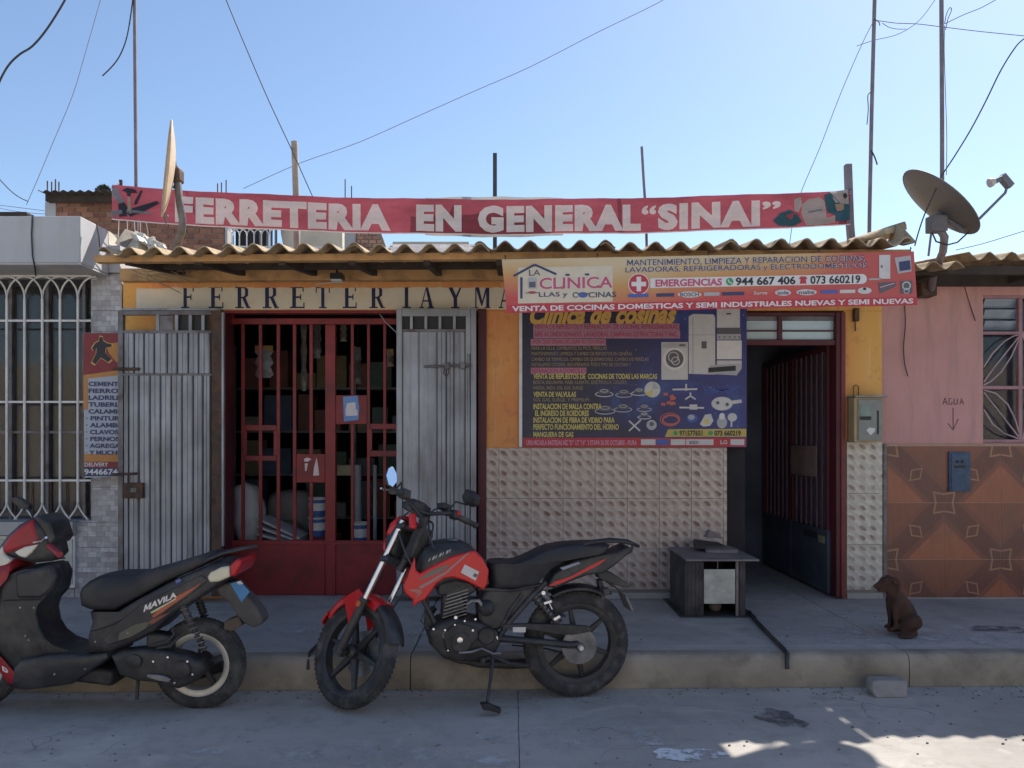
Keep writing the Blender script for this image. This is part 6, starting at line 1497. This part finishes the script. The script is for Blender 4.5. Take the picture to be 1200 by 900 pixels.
# side cover, frame
V.slab('side_cover', [(570,690),(636,684),(622,702),(604,722),(592,736),(575,742),(562,736),(560,712)], -.085, .09, M_black, .02)
fr = V.tube('frame', [(498,690,.05),(497,705,.06),(512,735,.06),(530,765,.06),(552,772,.06)], .016, M_black)
V.tube('frame_tube', [(498,690,-.05),(500,712,-.06),(518,745,-.06),(540,770,-.06)], .016, M_black, fr)
for s_ in (1,-1):
    V.tube('frame_tube', [(640,682,.095*s_),(622,700,.095*s_),(598,728,.095*s_),(585,746,.09*s_)], .017, M_black, fr)
    V.tube('frame_tube', [(612,696,.09*s_),(600,712,.09*s_),(588,735,.09*s_)], .012, M_black, fr)
V.tube('frame_tube', [(560,690,.09),(600,692,.095),(640,684,.095)], .010, M_black, fr)
V.add('frame_bolt', MB().lathe([(.014,0),(.012,.01)], M(636.5,694.5,.112), (0,1,0), 10), M_chrome, fr)
# engine
en = V.pillow('engine', [(500,738),(512,728),(528,722),(548,724),(566,728),(584,738),(588,752),(580,766),(560,774),(535,774),(515,768),(503,755)], .13, M_engine, k=.9)
cyl = MB()
for i in range(8):
    p0 = M(516+i*.9, 724-i*4.2, 0); p1 = M(545+i*.3, 715-i*4.0, 0); p0.y = p1.y = 0
    cyl.bar(p0+Vector((.0,0,0)), p1, .19, .005)
V.add('cylinder_fins', cyl, M_alu, en, None, None)
V.slab('cylinder', [(518,726),(519,694),(542,690),(546,716)], -.075, .08, M_engine, .01, en)
V.slab('cylinder_head', [(512,697),(514,684),(530,678),(552,682),(560,692),(548,699),(528,700)], -.085, .09, M_engine, .014, en)
for a, b, r_, h_, mm_ in ((540,752,.062,.02,M_engine),(570,745,.05,.018,M_engine),(524,744,.03,.012,M_alu)):
    V.add('engine_cover', MB().lathe([(r_,-.03),(r_,h_*.5),(r_*.85,h_),(r_*.3,h_)], M(a,b,.128), (0,1,0), 26), mm_, en)
V.slab('engine_cover', [(518,742),(537,729),(560,736),(562,748),(545,764),(522,762)], .12, .142, M_engine, .01, en)
V.add('cover_plug', MB().lathe([(.018,0),(.016,.006),(.008,.007)], M(539,750,.145), (0,1,0), 14), M_chrome, en)
for a, b, r_ in ((534,723.5,.012),(544.5,727.5,.007),(557,725.5,.008),(554,738.5,.008),(533,732,.006),(525,762,.006),(508,737,.008),(521.5,738,.007)):
    V.add('engine_bolt', MB().lathe([(r_,0),(r_*.8,.006)], M(a,b,.145), (0,1,0), 8), M_chrome, en)
V.tube('carburettor_pipe', [(548,708,.09),(553,704,.1),(561,704,.1),(565,710,.1)], .012, M_alu, en)
V.add('carburettor', MB().ell(M(570,712,.08), .05, .05, .05), M_engine, en)
V.slab('crank_guard', [(498,715),(504,716),(512,740),(528,764),(545,773),(560,776),(540,779),(520,772),(505,756),(497,735)], .02, .06, M_engine, .01)
# exhaust, swingarm, chain case
ex = V.tube('exhaust_pipe', [(509,712,-.06),(502,722,-.07),(505,745,-.08),(522,768,-.09),(560,778,-.1),(600,778,-.12),(622,777,-.13)], [.02,.02,.02,.02,.022,.03,.03], M_engine)
sw = V.tube('swingarm', [(583,748,.09),(630,752,.095),(668,756,.1),(678,755,.1)], .021, M_black)
V.tube('swingarm_tube', [(583,748,-.09),(630,752,-.095),(676,755,-.1)], .02, M_black, sw)
V.add('pivot_bolt', MB().lathe([(.017,0),(.014,.01)], M(580.5,747.5,.115), (0,1,0), 12), M_chrome, sw)
V.slab('chain_guard', [(588,738),(620,738),(655,744),(672,744),(694,740),(690,734),(660,732),(620,731),(590,732)], .085, .115, M_engine, .005)
V.slab('white_label', [(601,735),(616,735),(616,741),(601,741)], .116, .1175, I_lg, 0)
V.tube('shock_absorber', [(636,696,.06),(645,707,.06)], .02, M_galvold)
sp = MB(); P0 = M(628,700,.085); P1 = M(656,732,.085); d = (P1-P0); aa = d.cross(Vector((0,1,0))).normalized(); bb_ = aa.cross(d).normalized(); pts = []
for i in range(90): t_ = i/89; pts.append(P0+d*t_+(aa*math.cos(t_*2*PI*8)+bb_*math.sin(t_*2*PI*8))*.026)
sp.tube(pts, .005, 5)
shk = V.add('shock_spring', sp, M_black, None, None, smooth=80); V.tube('shock_body', [(626,698,.085),(658,734,.085)], .014, M_galvold, shk)
V.slab('shock_clip', [(637,706),(646,703),(647,706),(638,709)], .1, .125, M_chrome, .002, shk); V.slab('shock_clip', [(648,725),(657,720),(658,723),(650,728)], .1, .125, M_chrome, .002, shk); V.tube('shock_rod', [(643,706,.12),(647,714,.12)], .004, M_chrome, shk)
# pegs, pedals, side stand
pg = V.tube('gear_pedal', [(538,765,.15),(552,764,.16),(565,760,.16),(578,766,.165),(587,765.5,.17)], .007, M_alu)
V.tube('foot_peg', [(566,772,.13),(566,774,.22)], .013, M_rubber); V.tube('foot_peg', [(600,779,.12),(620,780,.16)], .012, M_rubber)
V.tube('peg_bracket', [(575,768,.12),(598,778,.13),(622,779,.13)], .010, M_black)
V.tube('rear_peg', [(655,720,.1),(662,722,.16)], .011, M_rubber)
st = V.tube('side_stand', [(577,772,.12),(575,796,.19),(571,822,.26)], [.012,.010,.009], M_engine)
V.slab('stand_foot', [(563,826),(572,825),(579,829),(588,832),(586,837),(577,834),(566,832)], .22, .27, M_engine, .003, st)
V.tube('rear_brake_rod', [(600,756,-.12),(640,760,-.12),(672,768,-.12)], .005, M_black)
V.tube('front_sprocket_cable', [(500,690,.05),(501,706,.08),(493,728,.1),(505,740,.1)], .004, M_wire)
V.tube('turn_signal_stem', [(712,690,.06),(716,696,.13)], .006, M_black)
V.slab('turn_signal', [(706,690),(714,689),(716,697),(708,698)], .10, .14, M_black, .006)

# ---------------------------------------------------------------- SCOOTER
M_maroon = mat('faded_maroon_plastic', (.34,.016,.028), .4, .2, 6, .05, dirt=(.14,.04,.04), damt=.5, dscale=5)
V2 = Veh('scooter', 'dusty black and red scooter parked at the kerb in front of the left shutter', 'scooter', 235, 828, .01)
V = V2; M = V.M
RA = M(235, 777, 0); RA.z = .25
M_rimw = mat('dull_silver_rim', (.50,.48,.42), .4, .15, 9, .05, metal=.5)
wheel(V, RA, .205, .055, .95, 5, M_rimw, M_engine, rim_w=.045, hub=.06, rimR=.168)
FA2 = RA+Vector((1.27,0,0))
wheel(V, FA2, .205, .05, .95, 5, M_rimw, M_engine, rim_w=.04, hub=.05, rimR=.168)
V.add('fork', MB().tube([FA2+Vector((0,.08,0)), FA2+Vector((-.12,.08,.36))], .02, 8).tube([FA2+Vector((0,-.08,0)), FA2+Vector((-.12,-.08,.36))], .02, 8), M_engine)
V.add('front_mudguard', fender(FA2, .29, 20, 150, .08, drop=.05, taper=False), M_maroon, None, None, smooth=60)
sd = V.pillow('seat', [(93,696),(96,688),(104,681),(114,675.5),(125,673.5),(160,673),(175,668),(205,660),(235,650.5),(250,646),(254,650),(250,657),(228,668),(200,680),(172,696),(150,708),(135,716),(106,714.5),(95,710)], .135, M_seat, k=.86)
body = V.pillow('rear_body', [(106,716),(138,716),(165,700),(200,681),(230,668),(255,657),(272,656),(278,662),(272,676),(255,689),(225,706),(200,724),(186,738),(160,752),(130,764),(104,766),(104,745),(109,728)], .145, M_black, k=.9)
def decal2(name, pts, m, w=.1462, par=None): V.add(name, MB().prism([M(a, b, w+.0008) for a, b in pts], [M(a, b, w) for a, b in pts]), m, par or body, None, None)
V.slab('body_panel', [(120,750),(140,728),(165,708),(200,691),(236,674),(244,680),(222,698),(196,716),(180,733),(150,748),(126,757)], .13, .153, M_black, .006, body)
decal2('orange_stripe', [(180,724),(192,716),(212,702),(232,687),(236,682),(228,688),(205,700),(186,714),(178,722)], flat('faded_orange_red', (.42,.10,.05)), .1545)
decal2('orange_stripe', [(178,726),(200,717),(190,724),(180,731),(172,731)], flat('faded_brown_red', (.22,.07,.04)), .1545)
decal2('dusty_panel', [(140,742),(158,732),(176,728),(170,737),(152,747),(138,751)], flat('dusty_olive', (.10,.095,.07)), .1545)
decal2('blue_badge', [(205,680),(211,678),(213,681),(207,684)], flat('badge_blue', (.09,.12,.32)), .1545)
# lettering on the side
def vtext(s, quad, w, m, par, bold=.02):
    v, f = textverts(s, bold); x0 = min(p.x for p in v); x1 = max(p.x for p in v); y0 = min(p.y for p in v); y1 = max(p.y for p in v); (ax,ay),(bx2,by),(cx,cy_),(dx,dy) = quad; out = []
    for p in v:
        u = (p.x-x0)/(x1-x0); t = (p.y-y0)/(y1-y0); out.append(V.M((1-t)*((1-u)*dx+u*cx)+t*((1-u)*ax+u*bx2), (1-t)*((1-u)*dy+u*cy_)+t*((1-u)*ay+u*by), w))
    finish('lettering', MB().add(out, f), m, par, fixn=False)
vtext('MAVILA', [(170,709),(207,693),(207,699.5),(168,717.5)], .1555, I_white, body, .04)
decal2('lettering_underline', [(176,717.5),(206,701),(207,702),(178,719)], flat('underline_green', (.45,.5,.3)), .1555)
# floor, leg shield, front
V.pillow('floorboard', [(22,780),(30,770),(60,764),(90,762),(104,764),(132,762),(134,768),(112,784),(92,798),(60,803),(34,806),(20,803)], .16, M_black, k=.93)
V.pillow('leg_shield', [(2,700),(6,672),(30,664),(60,660),(66,672),(63,690),(52,702),(48,716),(51,733),(60,748),(74,759),(92,765),(88,772),(60,772),(36,786),(22,792),(10,782),(0,768),(-14,742),(-10,715)], .115, M_black, k=.92)
V.slab('glove_box', [(16,672),(60,662),(66,676),(62,690),(48,702),(18,702)], .04, .128, M_black, .02)
V.pillow('front_panel', [(-30,700),(-22,672),(0,660),(16,655),(18,664),(4,680),(-2,700),(-6,735),(0,765),(16,782),(28,796),(29,806),(16,802),(4,786),(-14,765),(-26,735)], .13, M_maroon, k=.9)
vtext('D', [(2,780),(9,784),(10,790),(3,786)], .132, I_white, V.root, .08)
cw_ = V.pillow('handlebar_cowl', [(0,641),(10,627),(24,614),(39,606),(48,607),(58,618),(63,632),(67,650),(60,658),(40,660),(20,655),(4,650)], .095, M_black, k=.78)
V.slab('cowl_panel', [(0,642),(10,628),(24,616),(37,608),(44,630),(44,639),(28,642),(16,646),(4,650)], -.10, .105, M_maroon, .018, cw_)
V.slab('turn_lens', [(16,647),(28,641),(44,638),(36,648),(29,654),(22,652)], .08, .112, mat('pale_lens', (.60,.58,.50), .25, .1, 6, 0), .008, cw_)
V.slab('turn_lens', [(-12,655),(2,640),(4,650),(12,656),(8,664),(-6,664)], .08, .112, mat('pale_lens', (0,0,0)), .008, cw_)
V.tube('brake_lever', [(40,636,.2),(50,634,.26),(54,630,.33)], .007, M_chrome, cw_)
V.tube('grip', [(58,640,.10),(70,650,.22)], .017, mat('red_grip_end', (.30,.03,.04), .5), cw_)
V.slab('instrument_hood', [(38,606),(44,603),(58,612),(64,632),(58,640),(50,622)], -.10, .10, M_black, .012, cw_)
mr = V.tube('mirror_stem', [(40,610,-.16),(36,600,-.2),(28,592,-.24)], .006, M_black, cw_)
V.slab('mirror_head', [(12,583),(20,582),(34,592),(33,598),(24,596),(14,589)], -.26, -.22, M_black, .006, cw_)
# seams, foot-board ribs and screws
seam = flat('panel_seam', (.012,.012,.013))
for pts_ in ([(4,704),(30,703),(49,703)], [(20,780),(45,775),(75,768),(103,766)], [(107,740),(130,733),(150,722)]):
    V.tube('panel_seam', [(a, b, .125 if pts_[0][0] < 50 else .148) for a, b in pts_], .0025, seam, n=5)
for k in range(7): V.tube('floor_rib', [(36+k*9, 771.5-k*.7, .09), (36+k*9, 771.5-k*.7, -.09)], .005, M_rubber, n=5)
for a, b, w_ in ((24,712,.116),(40,712,.116),(30,745,.117),(34,750,.117),(112,752,.147),(150,742,.154),(64,790,.162),(100,784,.160)):
    V.add('screw', MB().lathe([(.006,0),(.005,.004)], M(a, b, w_), (0,1,0), 8), M_galv)
# rear end
tlp = V.slab('turn_lens', [(242,676.5),(246,670.5),(258,665),(268,663.5),(269,676),(256,682),(245,683)], .06, .150, mat('cream_lens', (.62,.58,.42), .25, .1, 6, 0), .012, body)
V.slab('tail_lens', [(268.5,663),(277,655),(283,656.5),(281.5,664),(276,675),(269.5,676)], -.13, .146, mat('red_lens', (.40,.015,.02), .25, .1, 6, 0), .012, body)
gb_ = V.tube('grab_rail', [(228,664,.11),(245,655,.12),(262,648,.11),(285,643,.07),(300,640,0)], .010, M_black)
V.tube('grab_rail_bar', [(228,662,-.11),(262,647,-.12),(285,642,-.08),(300,640,0)], .010, M_black, gb_); V.tube('grab_rail_bar', [(250,653,.12),(256,650,-.12)], .008, M_black, gb_)
mf = V.slab('rear_mudguard', [(252,690),(262,684),(274,682),(284,694),(296,706),(303,716),(308.5,727),(305,733),(297,736),(286,731),(277,721),(268,706),(258,700)], -.06, .065, mat('dusty_plastic', (.085,.078,.075), .8, .3, 9, .3), .012)
V.slab('rear_mudguard_inner', [(262,729),(280,722),(284,733),(272,740),(262,738)], -.06, .05, mat('mud_brown', (.12,.09,.07), .9), .006, mf)
V.slab('number_plate', [(269.5,684),(281,680.5),(292.5,693.5),(283,706)], .066, .069, mat('plate_blue', (.05,.20,.42), .4, .1, 6, 0), .001, mf)
V.slab('plate_corner', [(277,682),(282,680.5),(285,684),(280,685)], .0692, .0698, I_lg, 0, mf)
# shocks
for a, b, w_ in (((215,712),(240,762),.12),((234,706),(245,738),-.10)):
    P0 = M(*a, w_); P1 = M(*b, w_); d = P1-P0; aa = d.cross(Vector((0,1,0))).normalized(); bb_ = aa.cross(d).normalized()
    pts = [P0+d*(i/69)+(aa*math.cos(i/69*2*PI*9)+bb_*math.sin(i/69*2*PI*9))*.022 for i in range(70)]
    so = V.add('shock_spring', MB().tube(pts, .0042, 5), M_galvold if w_ > 0 else M_black, None, None, smooth=80)
    V.add('shock_body', MB().tube([P0-d*.05, P0+d*.4], .019, 10).tube([P0+d*.4, P1], .011, 8), M_black, so)
# engine / swing case
eg = V.pillow('engine_case', [(130,768),(142,762),(168,759),(200,762),(222,767),(238,776),(240,788),(228,800),(210,807),(190,800),(160,797),(140,790)], .06, M_engine, k=.85, cen=.10, w_ref=2.2)
V.add('case_cover', MB().lathe([(.05,-.02),(.05,.012),(.035,.02)], M(213,785,.16), (0,1,0), 22), M_engine, eg); V.add('case_cover', MB().lathe([(.04,-.02),(.04,.012),(.03,.018)], M(158,775,.16), (0,1,0), 20), M_engine, eg)
V.slab('kick_lever', [(172,790),(192,792),(200,796),(198,800),(185,798),(172,794)], .165, .18, M_alu, .004, eg)
for p in ((180,775),(197,770),(220,775),(226,790),(205,800),(212,783)): V.add('engine_bolt', MB().lathe([(.007,0),(.006,.006)], M(p[0],p[1],.163), (0,1,0), 8), M_chrome, eg)
V.add('air_box', MB().obox(M(190,750,.06), (.07,0,.01), (0,.05,0), (.0,0,.045)), M_engine, None, None, None, bevel=.015)
V.tube('hose', [(180,756,.12),(196,752,.14),(204,744,.12),(202,735,.1)], .008, M_wire, None)
V.tube('hose', [(184,760,.13),(200,757,.15),(210,746,.13)], .006, M_wire, None)
V.add('fairing_belly', MB().obox(M(110,785,0), (.16,0,.02), (0,.11,0), (0,0,.045)), M_engine, None, None, None, bevel=.02)
V.tube('centre_stand', [(162,792,.1),(161,806,.12),(160,820,.13)], .010, M_engine, None)
V.tube('exhaust_pipe', [(150,790,-.08),(190,795,-.12),(230,790,-.14),(262,780,-.15)], [.018,.03,.035,.035], M_engine, None)

# ================================================================ SMALL THINGS
bn = MB(); Yb_ = 4.50
blk = finish('concrete_block', MB().prism([at(1019,790.5,4.66), at(1056.5,791,4.66), at(1056.5,811,4.6), at(1020,811,4.6), at(1015,803,4.62), at(1016,793,4.63)], [p+Vector((.0,.09,0)) for p in [at(1019,790.5,4.66), at(1056.5,791,4.66), at(1056.5,811,4.6), at(1020,811,4.6), at(1015,803,4.62), at(1016,793,4.63)]]),
             mat('worn_block', (.30,.27,.25), .9, .2, 12, .6, 50), None, bevel=.009, label='worn grey concrete block lying against the kerb below the dog', cat='block')
dpz = -.2-min((blk.matrix_world @ v.co if 0 else v.co+blk.location).z for v in blk.data.vertices); blk.location.z += dpz; blk.location.y = 4.60; ORIG[blk.name] = blk.location.copy()
dp = [(878,722,5.85), (884,729,5.62), (897,742,5.27), (909,754,5.0), (919,765,4.80)]
P = [at(a, b, y) for a, b, y in dp]
for p in P: p.z = .013
P = smooth_pts(P, 4)+[Vector((X(921,4.74), 4.715, .008)), Vector((X(921.5,4.70), 4.69, -.03)), Vector((X(921.5,4.70), 4.685, -.075))]
finish('drain_hose', MB().tube(P, .014, 10), M_black, None, smooth=80, label='black hose crossing the pavement from the metal cabinet over the kerb', cat='hose')
P = [at(378,742,4.9), at(370,756,4.84), at(362,768,4.8), at(361,778,4.72)]
for p, z_ in zip(P, (.012,.03,.02,-.02)): p.z = z_
finish('bent_rod', MB().tube([Vector((X(380,5.0),5.0,.012)), Vector((X(372,4.9),4.9,.014)), Vector((X(362,4.7),4.72,.016)), Vector((X(361,4.66),4.665,-.03)), Vector((X(361,4.66),4.655,-.07))], .010, 8), M_black, None, smooth=70, label='short black bent tube over the kerb behind the front wheel of the motorcycle', cat='pipe')  # thin dark tube bent over the kerb edge
r = random.Random(21); m = MB()
for i in range(320):
    x = r.uniform(-2.8, 3.2); y = curbY(x)-abs(r.gauss(0, .09))-.005 if r.random() < .6 else r.uniform(3.4, 4.6); s_ = r.uniform(.003, .010)
    m.ell((x, y, -.2+s_*.4), s_, s_*r.uniform(.6,1), s_*.6, 6, 4)
for i in range(60):
    x = r.uniform(-2.9, 3.6); y = r.uniform(4.9, 6.35); s_ = r.uniform(.002, .007); m.ell((x, y, s_*.4), s_, s_*.8, s_*.6, 6, 4)
finish('gravel', m, mat('loose_grit', (.22,.20,.18), .95), None, kind='stuff', label='loose grit and pebbles scattered along the kerb and pavement', cat='gravel')

# ---- metal cabinet on the pavement
cbn = thing('metal_cabinet', 'low dark metal stand with flat top and pale square door on the pavement', 'cabinet', (X(840,5.75), 6.0, 0))
M_cabd = mat('sooty_dark_metal', (.055,.048,.048), .7, .35, 7, .2, 50, dirt=(.15,.12,.11), damt=.6, dscale=5)
M_ctop = mat('worn_grey_top', (.20,.17,.17), .6, .3, 6, .2, 40, dirt=(.33,.30,.29), damt=.5, dscale=4)
fx0, fx1 = X(803, 5.72), X(873, 5.72); fy0, fy1 = 5.74, 6.27; zt_ = .425
finish('top_plate', MB().box(X(804,5.7), X(889,5.7), 5.68, 6.34, zt_, zt_+.014), M_ctop, cbn, bevel=.003)
finish('base_plate', MB().box(X(797,5.72), X(886,5.72), 5.71, 6.36, .002, .012), M_cabd, cbn)
finish('side_panel', MB().box(fx0, fx0+.012, fy0, fy1, .0125, zt_-.001), M_cabd, cbn); finish('side_panel', MB().box(fx1-.012, fx1, fy0, fy1, .0125, zt_-.001), M_cabd, cbn)
finish('back_panel', MB().box(fx0+.0125, fx1-.0125, fy1-.012, fy1, .0125, zt_-.001), M_cabd, cbn)
finish('front_panel', MB().box(fx0, X(825,5.72), fy0-.012, fy0-.001, .0125, zt_-.001), M_cabd, cbn, bevel=.002)
finish('front_post', MB().box(X(862.5,5.72), X(866,5.72), fy0-.014, fy0-.001, .0125, zt_-.001), M_ctop, cbn, bevel=.002); finish('front_post', MB().box(X(866.5,5.72), X(873.5,5.72), fy0-.02, fy0-.001, .0125, zt_-.001), M_cabd, cbn, bevel=.003)
for k in range(4): a = 806+k*4.6; finish('panel_rib', MB().box(X(a,5.72), X(a+1.2,5.72), fy0-.016, fy0-.0125, .02, zt_-.01), M_cabd, cbn)
finish('hanger_wire', MB().tube([at(841,655,5.75), at(841,670,5.75)], .004, 5), M_ctop, cbn)
finish('door', MB().box(X(825.5,5.7), X(862,5.7), fy0-.03, fy0-.016, Z(708,5.7), Z(667.5,5.7)), mat('pale_scratched_plate', (.47,.46,.40), .6, .25, 9, .3, 60, dirt=(.20,.18,.15), damt=.6, dscale=7), cbn, bevel=.003, label='pale scratched square door')
finish('inner_lump', MB().ell((X(842,5.8), 5.9, .05), .05, .05, .045), M_ctop, cbn, smooth=60)
for k, (x0, x1, y0, y1, z_, h_, lb) in enumerate(((824,860,6.0,6.25,0,.02,'flat grey tray of scrap on top of the dark metal stand'),(814,848,6.08,6.3,.02,.022,'broken dark slab lying on the grey tray'))):
    a, b = X(x0, 6.1), X(x1, 6.1); zz_ = zt_+.0145+z_
    A = [Vector((a,y0,zz_)), Vector((b,y0-.02,zz_)), Vector((b+.02,y1,zz_)), Vector((a+.04,y1+.01,zz_))]
    finish('scrap_plate', MB().prism(A, [p+Vector((0,.0,h_+.01*i*(i % 2))) for i, p in enumerate(A)]), M_ctop if k == 0 else M_cabd, None, bevel=.003, label=lb, cat='scrap')
A = [at(824,628.5,6.2), at(829,620,6.2), at(836,623,6.2), at(846,630,6.2)]
fg = finish('scrap_piece', MB().prism([Vector((p.x, 6.12, p.z)) for p in A], [Vector((p.x, 6.2, p.z)) for p in A]), M_ctop, None, bevel=.006, label='pointed grey fragment standing on the scrap on the dark metal stand', cat='scrap')

# ---- DOG (sitting, seen from its left side, facing left)
YDg = 5.2
def dp_(px, py, dy=0): return at(px, py, YDg)+Vector((0, dy, 0))
def limb(mb, pts, n=12):
    P = [p for p, _ in pts]; R_ = [r_ for _, r_ in pts]; PP = smooth_pts(P, 4); RR = []
    for i in range(len(R_)-1):
        for j in range(4): RR.append(R_[i]+(R_[i+1]-R_[i])*j/4)
    RR.append(R_[-1]); mb.tube(PP, RR, n)
    for p, r_ in ((PP[0], RR[0]), (PP[-1], RR[-1])): mb.ell(p, r_, r_, r_, 10, 8)
s = 1/F*YDg
dg = MB()
limb(dg, [(dp_(1062,735),.068),(dp_(1062,722),.073),(dp_(1057,709),.064),(dp_(1050,698),.056),(dp_(1045,689),.046),(dp_(1042,682),.040),(dp_(1040,679),.036)])
dg.ell(dp_(1038.5,679), .047, .042, .041)             # skull
limb(dg, [(dp_(1036,680.5),.034),(dp_(1031,683),.026),(dp_(1026.8,685),.019)])   # muzzle
limb(dg, [(dp_(1036,687),.022),(dp_(1030,690.5),.013)])       # lower jaw
dg.ell(dp_(1048,702), .05, .055, .075)                # chest
for w_ in (-.04, .04):
    limb(dg, [(dp_(1047,703,w_),.034),(dp_(1046,716,w_),.022),(dp_(1046.5,727,w_),.016),(dp_(1046,735,w_),.014)])
    limb(dg, [(dp_(1046,736,w_),.016),(dp_(1041,737.5,w_),.014)])
    limb(dg, [(dp_(1064,727,w_*1.55),.062),(dp_(1058,730,w_*1.7),.050),(dp_(1053,737,w_*1.8),.026)])   # thigh
    limb(dg, [(dp_(1065,741,w_*1.8),.024),(dp_(1056,742,w_*1.9),.020),(dp_(1048.5,743,w_*1.9),.017)])   # hind foot
limb(dg, [(dp_(1066,741,-.05),.020),(dp_(1058,743.2,-.10),.016),(dp_(1050,743.4,-.11),.014),(dp_(1044,743.6,-.11),.010)])
for w_ in (-.038, .036):
    e_ = [dp_(1042,674,w_), dp_(1047,675,w_*1.25), dp_(1049.5,684,w_*1.5), dp_(1047,691,w_*1.5)]
    limb(dg, [(e_[0],.014),(e_[1],.015),(e_[2],.014),(e_[3],.009)], 8)
me = bpy.data.meshes.new('dogtmp'); me.from_pydata(dg.v, [], dg.f); tmp = bpy.data.objects.new('dogtmp', me); COL.objects.link(tmp)
rm = tmp.modifiers.new('r', 'REMESH'); rm.mode = 'VOXEL'; rm.voxel_size = .0075; sm_ = tmp.modifiers.new('s', 'SMOOTH'); sm_.iterations = 6; sm_.factor = .5
dg_ = bpy.context.evaluated_depsgraph_get(); ev = tmp.evaluated_get(dg_); me2 = bpy.data.meshes.new_from_object(ev)
VV = [v.co.copy() for v in me2.vertices]; FF = [list(p.vertices) for p in me2.polygons]; bpy.data.objects.remove(tmp)
mz = min(v.z for v in VV)
for v in VV: v.z = (v.z-mz)*.93+.001
dog = thing('dog', 'brown short-haired dog sitting on the pavement and facing left', 'dog', at(1055, 745, YDg)*1.0)
dog.location.z = 0; ORIG[dog.name] = dog.location.copy()
dmat = mat('brown_dog_coat', (.075,.036,.025), .85, .5, 14, .9, 200, dirt=(.03,.018,.016), damt=.7, dscale=7)
b = finish('body', MB().add(VV, FF), dmat, dog, smooth=180)
def hd_(px, py, w_=0):
    q_ = dp_(px, py, w_); q_.z = (q_.z-mz)*.93+.001; return q_
finish('nose', MB().ell(hd_(1025.2,684.2), .011, .012, .009), M_black, dog, smooth=180)
for w_ in (-.03, .03): finish('eye', MB().ell(hd_(1034,677.8,w_), .006, .005, .006), mat('dark_eye', (.01,.008,.008), .1, 0, 1, 0), dog, smooth=180)
